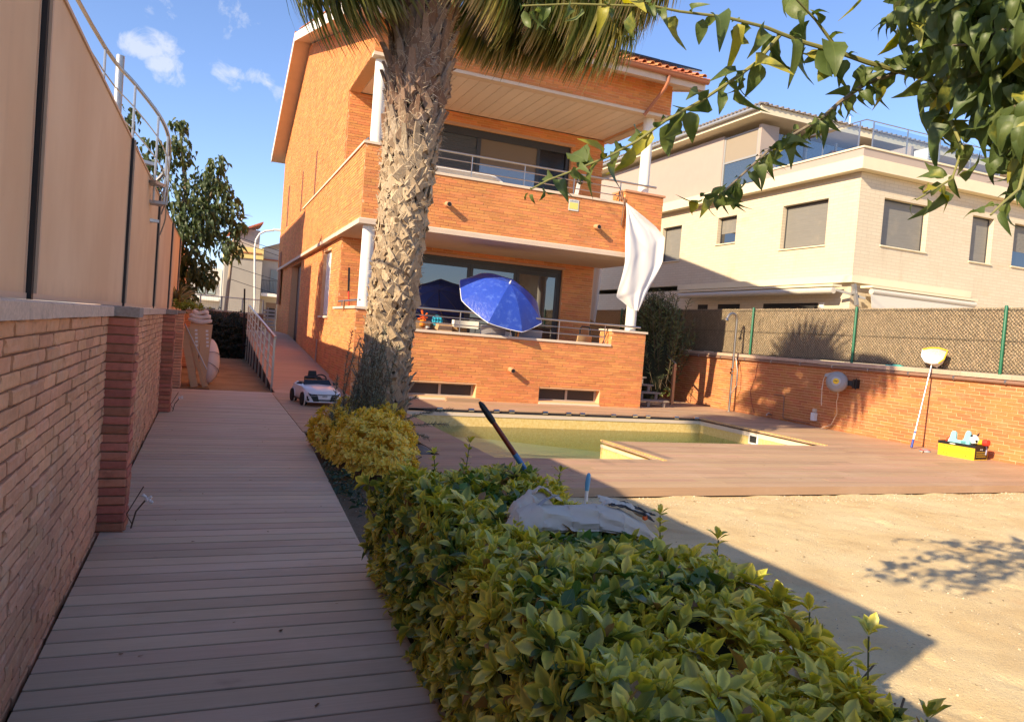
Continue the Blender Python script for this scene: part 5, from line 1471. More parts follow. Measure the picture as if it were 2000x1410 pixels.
wbg = thing('white_bundle', 'round white wrapped bundle tied with cord behind the sacks', 'bundle', (.12, 19.0, -.1))
MB().grid(lambda u, v: (.10 + .22 * math.sin(3.1416 * v) * math.cos(6.2832 * u) * (1 + .06 * math.sin(3 * 6.28 * u + 5 * v)), 19.0 + .3 * math.sin(3.1416 * v) * math.sin(6.2832 * u), .42 - .52 * math.cos(3.1416 * v) + .02 * math.sin(14 * u)), 26, 16).build('wrap', mat('white_wrap', (.72, .66, .62), .7), wbg, smooth=True)
e = MB()
for t in (-.3, .15): e.tube([Vector((.10 + .225 * math.cos(q) * 1.01, 19.0 - .31 * abs(math.sin(q)), .42 + .5 * t + .28 * math.sin(q + t * 2) * .6)) for q in [k * .3 for k in range(11)]], .008, 5)
e.build('cord', mat('blue_cord', (.25, .27, .33), .8), wbg)
for k, (x0, x1, w_) in enumerate(((-.50, -.18, .15), (-.40, .02, .07), (-.36, .05, .06), (-.32, .09, .05))):
    b = thing('loose_plank', ('wide pale board with a notched edge leaning against the pier in front of the sacks', 'narrow pale plank leaning left of two thinner planks', 'thin pale plank leaning between two others', 'thinnest pale plank, outermost of the leaning bundle')[k], 'plank', (x1, 18.1, -.1), group='pale planks leaning in the alley')
    z1 = (1.22, 1.2, 1.0, .85)[k]
    MB().bar((x1, 18.0 + .04 * k, -.11), (x0, 18.25 + .03 * k, z1), w_, .05, up=(0, 1, 0)).build('board', M_wood, b)
rod = thing('metal_rod', 'thin blue grey rod leaning against the planks', 'rod', (.0, 18.0, -.1))
MB().tube([(.05, 17.98, .3), (-.46, 18.2, 1.28)], .012, 6).build('tube', M_galv, rod)
stk = thing('fallen_stick', 'thin dark stick lying on the earth in front of the planks', 'stick', (-.1, 17.4, -.1))
MB().tube([(-.55, 17.25, -.10), (-.2, 17.45, -.09), (.13, 17.5, -.10)], .012, 6).build('stick', mat('bark', (.10, .07, .05), .95), stk)
# ------------------------------------------------------------------ leaves
def leaf_variant(width, curl, fold, tipdroop, rows=4, wavy=0.0, seed=0, peak=.45, base=.0):
    """unit leaf along +Y, blade up +Z, 2 x rows quads with uv"""
    rg = np.random.default_rng(seed); V = []; U = []; F = []
    for r in range(rows + 1):
        t = r / rows
        a = math.log(.5) / math.log(peak)
        h = width * math.sin(math.pi * min(1, max(0, t)) ** a) ** .8 if 0 < t < 1 else 0.0
        h = max(h, .012)
        z = -curl * t * t - tipdroop * max(0, t - .6) ** 2 * 4
        for s in (-1, 0, 1):
            V.append((s * h, t, z + abs(s) * h * fold + s * wavy * math.sin(t * 7 + seed) * h + (rg.normal(0, .01) if s else 0)))
            U.append(((s + 1) / 2, t))
    for r in range(rows):
        for c in range(2):
            k = r * 3 + c; F.append((k, k + 1, k + 4, k + 3))
    return (np.array(V), np.array(F), np.array(U))


def euo_mat():
    g = G('variegated_leaf'); u, v = g.uv()
    d = g.math('ABSOLUTE', g.math('SUBTRACT', g.math('MULTIPLY', u, 2.0), 1.0))
    nn = g.math('MULTIPLY', g.math('SUBTRACT', g.noise(90, 3), .5), .7)
    patch = g.math('MULTIPLY', g.math('SUBTRACT', g.noise(2.3, 2, .5), .5), 3.4)
    r = g.rand()
    ye = g.step(g.math('ADD', g.math('ADD', .74, patch), g.math('MULTIPLY', g.math('SUBTRACT', r, .5), 1.1)), .05, .95)     # how yellow this leaf is
    rim = g.step(g.math('ADD', d, nn), .15, .85)
    e = g.math('MULTIPLY', ye, g.math('ADD', .52, g.math('MULTIPLY', rim, .48)), True)
    gv = g.hsv((.070, .145, .028), g.math('ADD', .475, g.math('MULTIPLY', g.rand2(5.7), .035)), 1.0, g.math('ADD', .55, g.math('MULTIPLY', g.rand2(3.3), .95)))
    yl = g.mix(g.rand2(9.1), (.74, .63, .10), (.92, .76, .13))
    yl = g.mix(g.math('MULTIPLY', g.step(g.rand2(2.7), .45, 1.0), .75), yl, (.52, .56, .09))
    c = g.mix(e, gv, yl)
    c = g.mix(g.math('MULTIPLY', g.math('SUBTRACT', 1.0, g.step(d, .0, .08)), .22), c, (.40, .42, .15))
    c = g.mix(g.math('MULTIPLY', g.step(g.noise(130, 3, .6), .66, .74), g.step(g.rand2(6.1), .7, .9)), c, (.20, .12, .04))
    c = g.mix(g.step(g.rand2(11.3), .975, .985), c, (.30, .17, .06))
    g.put(g.b.inputs['Base Color'], c); g.b.inputs['Roughness'].default_value = .36; g.b.inputs['Specular IOR Level'].default_value = .5
    g.translucent(g.hsv(c, .5, 1.15, 1.5), .25)
    return g.m


M_euo = euo_mat()
LEAF_E = [leaf_variant(.235 + .025 * (k % 3), -.05 + .10 * k, .35 + .12 * (k % 2), .06, 4, .15, k, peak=.54) for k in range(6)]
M_stem = mat('green_stem', (.10, .11, .04), .7)
M_twig = mat('brown_twig', (.11, .075, .045), .9, noise=(30, .3))
M_core = mat('hedge_shade', (.020, .026, .012), .95)  # near-black solid filling; shade between the leaves put into its colour


def shoot(items, p, ax, n, ln, spread=(24, 70), up=.03, nv=6):
    """a rosette of leaves at p about axis ax"""
    ax = np.asarray(ax, float); ax = ax / np.linalg.norm(ax)
    a = np.cross(ax, [.3, .2, .9]); a /= np.linalg.norm(a); b = np.cross(ax, a)
    ph = nrg.random() * 6.28
    for k in range(n):
        q = ph + k * 2.4; t = math.radians(spread[0] + (spread[1] - spread[0]) * (1 - k / max(1, n - 1)) + nrg.normal(0, 8))
        d = ax * math.cos(t) + (a * math.cos(q) + b * math.sin(q)) * math.sin(t)
        l = ln * (.7 + .45 * nrg.random()) * (1 if k < n - 2 else .72)
        pos = np.asarray(p) + ax * up * k / n + d * .004
        nrm = ax * math.sin(t) - (a * math.cos(q) + b * math.sin(q)) * math.cos(t)
        items.append((int(nrg.integers(nv)), frame(pos, d, nrm, l, nrg.normal(0, .25))))


def twigmesh(parent, paths, r, name='stem', m=None):
    t = MB()
    for P in paths: t.tube(P, r, 4)
    o = t.build(name, m or M_stem, parent); o['kind'] = 'stuff'


# near hedge along the path
hg_ = thing('clipped_hedge', 'long clipped hedge of yellow and green variegated leaves in front of the gravel yard', 'hedge', (1.55, 2.6, -.12))
it = []; stems = []
def htop(x, y): return .625 + .03 * math.sin(3.1 * y + 1) + .025 * math.sin(5 * x + 2.3 * y) - .09 * max(0, (y - 4.2)) - .10 * max(0, (x - 1.95) / .25) ** 2
def hx0(y): return 1.06 + .04 * math.sin(2.2 * y) + .09 * max(0, y - 3.6) - .12 * max(0, 2.2 - y) * .6
def hx1(y): return 2.02 + .04 * math.sin(2.7 * y + 1) - .05 * max(0, y - 4) - .17 * max(0, 2.5 - y)
n = 0
while n < 3000:
    y = .7 + 3.95 * nrg.random()
    x0, x1 = hx0(y), hx1(y); r = nrg.random()
    if r < .52:
        x = x0 + (x1 - x0) * nrg.random(); p = (x, y, htop(x, y) + nrg.normal(0, .018)); ax = (nrg.normal(0, .28), nrg.normal(0, .28), 1)
    elif r < .80:
        z = -.02 + .70 * nrg.random() ** .8; bul = .05 * math.sin(math.pi * min(1, (z + .1) / .7)); p = (x0 - bul + nrg.normal(0, .02) + .04 * (z > .6), y, min(z, htop(x0, y))); ax = (-1, nrg.normal(0, .35), .35 + nrg.normal(0, .3))
    elif r < .93:
        z = .0 + .68 * nrg.random(); p = (x1 + nrg.normal(0, .02), y, min(z, htop(x1, y))); ax = (1, nrg.normal(0, .35), .4 + nrg.normal(0, .3))
    else:
        x = x0 + (x1 - x0) * nrg.random(); z = .68 * nrg.random(); y = 4.60 + .06 * math.sin(7 * x); p = (x, y + nrg.normal(0, .03), min(z, htop(x, y))); ax = (nrg.normal(0, .3), 1, .5)
    shoot(it, p, ax, int(nrg.integers(6, 10)), (.084 if r < .5 else .074) * (.55 + .75 * nrg.random()), nv=6); n += 1
def sprig(x, y, z, h, lean, k=6, ln=.074):
    """upright shoot above the clipped top"""
    top = np.array([x + lean[0] * h, y + lean[1] * h, z + h]); b = np.array([x, y, z - .08])
    stems.append([b, (b + top) / 2 + np.array([.01, 0, 0]), top])
    for j in range(k):
        t = .30 + .70 * j / (k - 1); p = b * (1 - t) + top * t
        shoot(it, p, top - b + nrg.normal(0, .02, 3), 3 if j < k - 1 else 6, ln * (1.15 - .35 * t), (38, 60) if j < k - 1 else (18, 55), .012)
for a in ((2.06, 2.56, .60, .18, (.1, 0), 6), (2.10, 3.03, .60, .16, (.05, .1), 5), (2.0, 4.0, .62, .16, (.15, 0), 6), (1.42, 4.62, .60, .17, (.0, .1) , 5), (1.62, 4.65, .58, .26, (.2, .1), 6), (1.22, 4.55, .60, .12, (0, 0), 4),
          (1.84, 1.80, .60, .17, (.05, 0), 4), (1.80, 1.52, .60, .21, (-.05, 0), 5), (1.5, 2.95, .62, .06, (0, 0), 3), (1.9, 4.35, .58, .12, (.1, .2), 4), (2.02, 2.3, .58, .10, (.2, .1), 4), (1.75, 4.55, .58, .1, (.1, .1), 4), (1.66, 1.25, .60, .12, (.3, 0), 4)):
    sprig(*a)
emit(hg_, 'leaf', LEAF_E, it, M_euo, limit=300, stuff='foliage', smooth=True)
twigmesh(hg_, stems, .0035)
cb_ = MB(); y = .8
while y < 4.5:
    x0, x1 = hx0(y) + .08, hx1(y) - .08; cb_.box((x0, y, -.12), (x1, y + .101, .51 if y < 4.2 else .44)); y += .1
o = cb_.build('shade_core', M_core, hg_)
tw = []
for k in range(160):
    x = 1.1 + nrg.random() * .95; y = .9 + nrg.random() * 3.8; tw.append([(x, y, -.12), (x + nrg.normal(0, .08), y + nrg.normal(0, .08), .3), (x + nrg.normal(0, .14), y + nrg.normal(0, .12), .56)])
twigmesh(hg_, tw, .004, 'twigs', M_twig)

# rounded yellow bushes in the planting bed
def round_bush(label, c, rx, ry, rz, n, ln, seed, flat=1.0):
    b = thing('golden_bush', label, 'bush', (c[0], c[1], -.12), group=None)
    it = []
    for k in range(n):
        a = nrg.random() * 6.28; u = nrg.random() * 1.25 - .25
        s = math.sqrt(max(0, 1 - min(1, u) ** 2)); r = 1 + .10 * math.sin(5 * a + seed) + .08 * math.sin(7 * u * 3 + 3 * a)
        d = np.array([math.cos(a) * s, math.sin(a) * s, u])
        p = (c[0] + rx * d[0] * r, c[1] + ry * d[1] * r, c[2] + rz * d[2] * r)
        if p[2] < -.1: continue
        shoot(it, p, (d[0], d[1], d[2] + .5), int(nrg.integers(6, 9)), ln, nv=6)
    emit(b, 'leaf', LEAF_E, it, M_gold, limit=150, stuff='foliage', smooth=True)
    MB().lathe([(.02, -.8), (.5, -.55), (.74, -.1), (.68, .35), (.36, .68), (.02, .8)], (0, 0, 0), n=14).build('shade_core', M_core, b)
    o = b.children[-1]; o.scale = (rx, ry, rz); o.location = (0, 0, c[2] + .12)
    tw = [[(c[0] + nrg.normal(0, .1), c[1] + nrg.normal(0, .1), -.12), (c[0] + nrg.normal(0, rx * .4), c[1] + nrg.normal(0, ry * .4), c[2] + .0)] for _ in range(30)]
    twigmesh(b, tw, .005, 'twigs', M_twig)


def gold_mat():
    g = G('golden_leaf'); u, v = g.uv()
    d = g.math('ABSOLUTE', g.math('SUBTRACT', g.math('MULTIPLY', u, 2.0), 1.0))
    e = g.step(g.math('ADD', g.math('ADD', d, g.math('MULTIPLY', g.math('SUBTRACT', g.noise(80, 3), .5), .7)), g.math('MULTIPLY', g.math('SUBTRACT', g.rand(), .5), .9)), -.35, .30)
    c = g.mix(e, (.16, .21, .045), g.mix(g.rand2(5.1), (.80, .60, .09), (.92, .72, .13)))
    g.put(g.b.inputs['Base Color'], c); g.b.inputs['Roughness'].default_value = .38
    g.translucent(g.hsv(c, .5, 1.1, 1.5), .25)
    return g.m


M_gold = gold_mat()
round_bush('golden leaved bush at the foot of the palm trunk', (1.90, 9.35, .12), .58, .62, .44, 900, .075, 1)
round_bush('golden leaved bush between the palm and the long hedge', (1.76, 8.05, .17), .40, .58, .40, 700, .072, 2)
# low broad green leaves at the bed edge
lb = thing('bed_plant', 'low dark green leaves spilling over the path edge below the golden bush', 'plant', (1.25, 7.4, -.12))
it = []
for k in range(50): shoot(it, (1.34 + .05 * nrg.normal(), 7.3 + .5 * nrg.normal(), -.04 + .10 * nrg.random()), (-.5 + nrg.normal(0, .3), nrg.normal(0, .4), 1), 4, .075, (50, 85))
emit(lb, 'leaf', LEAF_E, it, leaf_mat('dark_leaf', (.035, .07, .035), (.06, .10, .05), .6, 1.1), limit=60, stuff='foliage', smooth=True)
rk_ = thing('garden_rock', 'grey brown rock in the bed corner right of the golden bush', 'rock', (2.62, 9.35, -.12))
MB().grid(lambda u, v: (2.60 + .2 * math.sin(math.pi * v) * math.cos(6.2832 * u) * (1 + .15 * math.sin(12 * u + 3 * v)), 9.35 + .16 * math.sin(math.pi * v) * math.sin(6.2832 * u) * (1 + .2 * math.sin(9 * u)), -.05 - .12 * math.cos(math.pi * v) * (1 + .15 * math.sin(7 * u))), 14, 9).build('stone', mat('rock', (.22, .18, .15), .95, noise=(14, .4), bump=(20, 1, .03)), rk_)

# rosemary in front of the palm trunk
rs_ = thing('rosemary_bush', 'tall grey green rosemary bush in front of the palm trunk', 'shrub', (1.8, 9.2, -.12))
it = []; tw = []
NEED = (np.array([(-.5, 0, 0), (.5, 0, 0), (.4, 1, .1), (-.3, 1, .1)], float), np.array([(0, 1, 2, 3)]), None)
def spray(base, tip, bow, nn, nl, wid=.0075, dens=1.0):
    base = np.array(base, float); tip = np.array(tip, float); mid = (base + tip) / 2 + np.array(bow)
    P = [(1 - t) ** 2 * base + 2 * t * (1 - t) * mid + t * t * tip for t in np.linspace(0, 1, 7)]
    tw.append([tuple(p) for p in P])
    for k in range(nn):
        t = .12 + .88 * (k / nn); i = min(5, int(t * 6)); f = t * 6 - i
        p = P[i] * (1 - f) + P[i + 1] * f; tg = P[i + 1] - P[i]; tg /= np.linalg.norm(tg)
        rv = nrg.normal(0, 1, 3); rv -= tg * rv.dot(tg); rv /= np.linalg.norm(rv)
        d = tg * .55 + rv * .8; d /= np.linalg.norm(d); s = np.cross(d, nrg.normal(0, 1, 3)); s /= np.linalg.norm(s)
        l = nl * (.6 + .7 * nrg.random())
        it.append((0, mtx(p[0], p[1], p[2], s * wid, d * l, np.cross(s, d) * l * .3)))
for k in range(80):
    a = nrg.random() * 6.28; r = .18 * math.sqrt(nrg.random()); h = .55 + .95 * nrg.random() ** 1.3
    sx_ = .35 * (nrg.random() - .45)
    spray((1.85 + .25 * nrg.normal() * .7, 9.15 + .15 * nrg.normal(), .0), (1.86 + .42 * (nrg.random() - .5) + sx_ * .3, 9.1 + .3 * nrg.normal() * .6, h), (nrg.normal(0, .1), nrg.normal(0, .06), .08), 130, .042)
for b, t, bw in (((1.62, 9.1, .2), (1.62, 9.0, 1.50), (-.10, 0, 0)), ((1.60, 9.1, .2), (1.72, 9.0, 1.42), (-.12, 0, .1)), ((1.9, 9.1, .3), (2.02, 9.0, 1.60), (-.03, 0, 0)), ((2.0, 9.1, .3), (2.20, 9.0, 1.35), (0, 0, .1)), ((1.55, 9.1, .0), (1.48, 9, .95), (-.06, 0, 0)),
                 ((2.1, 9.1, .3), (2.92, 8.9, .60), (0, 0, .12)), ((2.1, 9.1, .25), (2.85, 8.8, .42), (0, 0, .10)), ((2.1, 9.1, .2), (2.6, 8.8, .25), (0, 0, .10)), ((1.6, 9.1, .1), (1.42, 8.9, .5), (-.06, 0, .1)), ((2.0, 9.1, .2), (2.45, 8.9, .75), (0, 0, .14))):
    spray(b, t, bw, 190, .042)
emit(rs_, 'needles', [NEED], it, mat('rosemary_needle', (.20, .215, .15), .7, var=.45, hue=.03), limit=0)
twigmesh(rs_, tw, .004, 'twigs', M_twig)

# ------------------------------------------------------------------ palm
pal = thing('palm_tree', 'stout fan palm with woven leaf bases on the trunk and hanging fronds', 'palm tree', (2.42, 9.95, -.12))
PB, PT = np.array([2.21, 9.95, -.12]), np.array([2.53, 9.95, 7.3])
def pc(z): return PB + (PT - PB) * (z - PB[2]) / (PT[2] - PB[2])
def prad(z):
    return np.interp(z, [-.12, .3, 1.0, 2.0, 3.2, 4.3, 5.0, 5.6, 6.6, 7.3], [.34, .305, .285, .275, .29, .33, .355, .365, .36, .32])
M_trunk = mat('palm_core', (.16, .11, .07), .95, noise=(14, .4), bump=(20, 1, .03))
t = MB(); n = 24; zs = np.linspace(-.12, 7.3, 44); V = []; F = []
for z in zs:
    c = pc(z); r = prad(z) * .93
    for k in range(n): V.append((c[0] + r * math.cos(6.2832 * k / n), c[1] + r * math.sin(6.2832 * k / n), z))
for i in range(len(zs) - 1):
    for k in range(n): F.append((i * n + k, i * n + (k + 1) % n, (i + 1) * n + (k + 1) % n, (i + 1) * n + k))
trunk = t.raw(V, F).build('trunk', M_trunk, pal, smooth=True)


def boot_variant(seed, long=False):
    """split leaf base: two straps crossing down from a blunt stub; unit height, y outwards, z up"""
    rg = np.random.default_rng(seed); V = []; F = []
    def strap(path, w0, w1, th):
        k0 = len(V); m = len(path)
        for i, (x, y, z) in enumerate(path):
            w_ = w0 + (w1 - w0) * i / (m - 1); w_ *= 1 + rg.normal(0, .06)
            p2 = path[min(i + 1, m - 1)]; p1 = path[max(i - 1, 0)]
            dx, dz = p2[0] - p1[0], p2[2] - p1[2]; L_ = math.hypot(dx, dz) + 1e-9; nx_, nz_ = -dz / L_, dx / L_
            for s, yy in ((-.5, -.2 * th), (.5, -.2 * th), (.42, th), (-.42, th)):
                V.append((x + nx_ * w_ * s, y + yy + rg.normal(0, .006), z + nz_ * w_ * s))
        for i in range(m - 1):
            for q in range(4): F.append((k0 + i * 4 + q, k0 + i * 4 + (q + 1) % 4, k0 + (i + 1) * 4 + (q + 1) % 4, k0 + (i + 1) * 4 + q))
        F.append((k0, k0 + 3, k0 + 2, k0 + 1)); e = k0 + (m - 1) * 4; F.append((e, e + 1, e + 2, e + 3))
    if not long:
        for s in (-1, 1):
            a = rg.normal(0, .03)
            strap([(s * .50, .0, -.55), (s * .30, .07, -.22), (s * .08 + a, .15, .12), (-s * .02 + a, .24 + rg.normal(0, .04), .36 + rg.normal(0, .05))], .34, .24, .08)
        strap([(0, .10, -.05), (rg.normal(0, .03), .20, .22), (rg.normal(0, .05), .36 + rg.normal(0, .06), .46 + rg.normal(0, .08))], .26, .13, .06)
    else:
        a = rg.normal(0, .1)
        strap([(0, .0, -.55), (a * .3, .10, -.15), (a, .26, .28), (a * 1.4, .40 + rg.normal(0, .06), .62)], .38, .15, .10)
        strap([(-.3, .02, -.5), (-.18, .1, -.1), (-.05 + a, .22, .2)], .16, .1, .05); strap([(.3, .02, -.5), (.18, .1, -.1), (.05 + a, .22, .2)], .16, .1, .05)
    return (np.array(V), np.array(F), None)


BOOT = [boot_variant(k) for k in range(6)] + [boot_variant(20 + k, True) for k in range(5)]


def boot_mat():
    g = G('palm_leaf_base'); b = g.b
    sp = g.n.new('ShaderNodeSeparateXYZ'); g.l.new(g.pos.outputs['Position'], sp.inputs[0])
    z = sp.outputs[2]
    fib = g.noise((70, 70, 9), 4, .7)
    up = g.step(g.math('ADD', z, g.math('MULTIPLY', g.rand2(8.3), .4)), 4.05, 4.75)
    low = g.step(z, 1.6, .3)
    c = g.mix(up, g.mix(g.rand(), (.30, .20, .11), (.50, .37, .22)), g.mix(g.rand(), (.15, .07, .037), (.28, .15, .085)))
    c = g.mix(g.math('MULTIPLY', low, .7), c, (.25, .19, .14))
    c = g.mix(g.math('MULTIPLY', g.step(z, 3.2, 4.4), g.math('MULTIPLY', g.rand2(3.1), .45)), c, (.30, .27, .22))
    c = g.hsv(c, .5, .9, g.math('ADD', .55, g.math('MULTIPLY', fib, .9)))
    c = g.mix(g.math('MULTIPLY', g.step(g.noise(16, 5, .75), .54, .70), .6), c, (.13, .09, .06))
    c = g.mix(g.math('MULTIPLY', g.step(g.noise(9, 4, .7), .58, .72), .4), c, (.52, .46, .38))
    g.put(b.inputs['Base Color'], c); b.inputs['Roughness'].default_value = .9; b.inputs['Specular IOR Level'].default_value = .2
    g.bump(fib, .8, .008)
    return g.m


M_boot = boot_mat()
it = []; z = -.08; row = 0
while z < 7.2:
    nper = 10; upper = z > 4.75
    c = pc(z); r = prad(z) * (.95 if not upper else .92)
    hgt = .34 if z < 3.4 else (.38 if not upper else .46)
    for k in range(nper):
        a = 6.2832 * (k + .5 * (row % 2)) / nper + nrg.normal(0, .05) + row * .02
        o = np.array([math.cos(a), math.sin(a), 0]); tx = np.array([-o[1], o[0], 0])
        s = hgt * (1 + nrg.normal(0, .10)); tilt = nrg.normal(0, .10 if z > 3.6 or z < 1.2 else .05)
        loose = np.interp(z, [-.1, .8, 1.3, 3.0, 3.8, 4.4, 4.9, 5.8], [1.3, 1.1, .72, .68, .85, 1.0, .95, .9]) * (1 + abs(nrg.normal(0, .2)))
        zt = np.array([0, 0, 1.0]) + tx * tilt + o * (.05 if not upper else .10); zt /= np.linalg.norm(zt)
        v = int(nrg.integers(6)) if not upper or nrg.random() < .2 else 6 + int(nrg.integers(5))
        if 3.9 < z <= 4.75 and nrg.random() < .35: v = 6 + int(nrg.integers(5))
        p = c + o * (r - .01) + np.array([0, 0, nrg.normal(0, .02)])
        it.append((v, mtx(p[0], p[1], p[2], tx * s * 1.0, o * s * .62 * loose, zt * s)))
    z += hgt * .36; row += 1
face = [bool((np.array(m)[:3, 3] - pc(np.array(m)[2, 3]))[1] < .22) for _, m in it]
emit(trunk, 'leaf_base', BOOT, it, M_boot, limit=300, stuff='leaf_base_rows', keep=face)
# loose fibres
it = []
for k in range(2600):
    z = 5.9 * nrg.random() ** .6 if k % 3 else 3.6 + 2.2 * nrg.random(); a = nrg.random() * 6.28; c = pc(z); o = np.array([math.cos(a), math.sin(a), 0]); tx = np.array([-o[1], o[0], 0])
    d = o * (.25 + .5 * nrg.random()) + tx * nrg.normal(0, .8) + np.array([0, 0, nrg.normal(.0, .9)]); d /= np.linalg.norm(d)
    s = np.cross(d, o); s /= (np.linalg.norm(s) + 1e-9); l = .05 + .12 * nrg.random()
    p = c + o * (prad(z) + .05 + .04 * nrg.random()) - d * l * .4
    it.append((0, mtx(p[0], p[1], p[2], s * .0045, d * l, np.cross(s, d) * l)))
FIB = (np.array([(-.5, 0, 0), (.5, 0, 0), (.4, .5, .12), (-.4, .5, .12), (.1, 1, .0), (-.1, 1, .0)], float), np.array([(0, 1, 2, 3), (3, 2, 4, 5)]), None)
emit(pal, 'fibre', [FIB], it, mat('palm_fibre', (.50, .40, .28), .9, var=.5), limit=0)


def frond_variant(seed, nseg, droop, length=.95, spread=150, dry=False):
    """fan of long narrow drooping segments from a hub; unit frame: y = outwards along the stalk, z up"""
    rg = np.random.default_rng(seed); V = []; F = []; U = []
    for k in range(nseg):
        a = math.radians(-spread + 2 * spread * (k + .5) / nseg + rg.normal(0, 2)); L_ = length * (.75 + .25 * math.cos(a * .5) + rg.normal(0, .06))
        d = np.array([math.sin(a), math.cos(a), 0.0]); p = np.zeros(3); w0 = .026 if droop < 4 else .019
        side = np.array([math.cos(a), -math.sin(a), 0]); k0 = len(V); m = 7
        v = d + np.array([0, 0, .25]) ; v /= np.linalg.norm(v)
        for i in range(m + 1):
            t = i / m; ww = w0 * (.5 + 1.0 * min(1, t * 3)) * (1 - t ** 2.2) + .002
            fz = .6 * ww
            V += [tuple(p - side * ww), tuple(p + np.array([0, 0, -fz])), tuple(p + side * ww)]; U += [(0, t), (.5, t), (1, t)]
            g_ = droop * (t ** 1.3 if droop < 4 else .25 * (t + .12)) * (1 + rg.normal(0, .10)) * .55
            v = v + np.array([0, 0, -g_]) + rg.normal(0, .015, 3); v /= np.linalg.norm(v)
            p = p + v * L_ / m
        for i in range(m):
            b_ = k0 + i * 3
            F += [(b_, b_ + 1, b_ + 4, b_ + 3), (b_ + 1, b_ + 2, b_ + 5, b_ + 4)]
    return V, F, U


def frond_mat():
    g = G('palm_frond'); b = g.b; u, v = g.uv()
    r = g.rand2(4.3)
    c = g.mix(r, (.055, .090, .024), (.16, .175, .045))
    ob = g.n.new('ShaderNodeObjectInfo')
    dry = g.step(ob.outputs['Object Index'], .4, .6)
    c = g.mix(g.math('MULTIPLY', dry, .85), c, g.mix(r, (.36, .33, .09), (.58, .50, .19)))
    c = g.mix(g.step(v, .72, 1.0), c, g.mix(dry, (.20, .18, .06), (.40, .29, .17)))
    g.put(b.inputs['Base Color'], c); b.inputs['Roughness'].default_value = .45; b.inputs['Specular IOR Level'].default_value = .4
    g.translucent(g.hsv(c, .5, 1.1, 1.7), .42)
    return g.m


M_frond = frond_mat()
fv = []
for k in range(4):
    for j, (ns, dr, ln_, spd) in enumerate(((44, .55, 1.05, 150), (48, 1.3, 1.15, 150), (40, 9.0, 1.35, 80))):
        V, F, U = frond_variant(100 + k * 3 + j, ns, dr, ln_, spd)
        me = quad_mesh('frond', V, F, np.asarray(U)[np.asarray(F).ravel()], True); me.materials.append(M_frond); fv.append(me)
crown = np.array([2.55, 9.95, 7.12])
stalks = mat('palm_stalk', (.22, .20, .07), .5, var=.2)


def frond(az, el, L_, kind, dry=0, jit=True, sc_=1.0):
    """stalk from the crown, fan at its end"""
    az = math.radians(az); el = math.radians(el)
    d = np.array([math.cos(az) * math.cos(el), math.sin(az) * math.cos(el), math.sin(el)])
    h = crown + np.array([math.cos(az), math.sin(az), 0]) * .2 + np.array([0, 0, -.25 if el < 0 else .1])
    end = h + d * L_ + np.array([0, 0, -.10 * L_ * L_ * (1 if el > -.6 else .3)])
    mid = (h + end) / 2 + np.array([0, 0, .06 * L_])
    tg = end - mid; tg /= np.linalg.norm(tg)
    o = add('frond', fv[rnd.randrange(4) * 3 + kind], None, pal, Matrix(frame(end, tg, (0, 0, 1), sc_, nrg.normal(0, .2)).tolist()))
    o.location = o.location - origin(pal); o.pass_index = dry
    st = MB().tube([h, mid, end], [.022, .016, .011], 6).build('stalk', stalks, o)
    st.location = (0, 0, 0); st.parent = o; st.matrix_parent_inverse = Matrix(frame(end - np.array(origin(pal)), tg, (0, 0, 1), sc_).tolist()).inverted(); st.matrix_parent_inverse = o.matrix_local.inverted() @ Matrix.Translation(-origin(pal))


for k in range(18):
    az = (k * 137.5) % 360
    if 215 < az < 325 and k > 5: continue
    frond(az, 75 - 4.2 * k, .75 + .3 * nrg.random(), 0 if k < 12 else 1)
# lower crown and dry skirt, where the photograph shows their tips
LOW = [(178, -34, .95, 2, 0), (192, -38, .7, 2, 0), (203, -26, 1.1, 2, 0), (186, -16, 1.35, 2, 0), (168, -22, 1.2, 2, 0), (212, -10, 1.4, 2, 0), (196, -4, 1.7, 2, 0), (180, 2, 1.9, 1, 0), (172, -40, .6, 2, 0), (200, -20, .9, 2, 0)]
for k in range(40):   # the hanging skirt on the right
    f = (k * .382 + .1) % 1.0
    LOW.append((-34 + 56 * ((k * .618) % 1.0), -30 + 34 * f + 12 * ((k * .7548) % 1.0), .30 + 2.25 * f, 2, 1 if k % 5 < 2 else 0))
for az, el, L_, kind, dry in LOW:
    frond(az, el, L_, kind, dry, sc_=1.0)
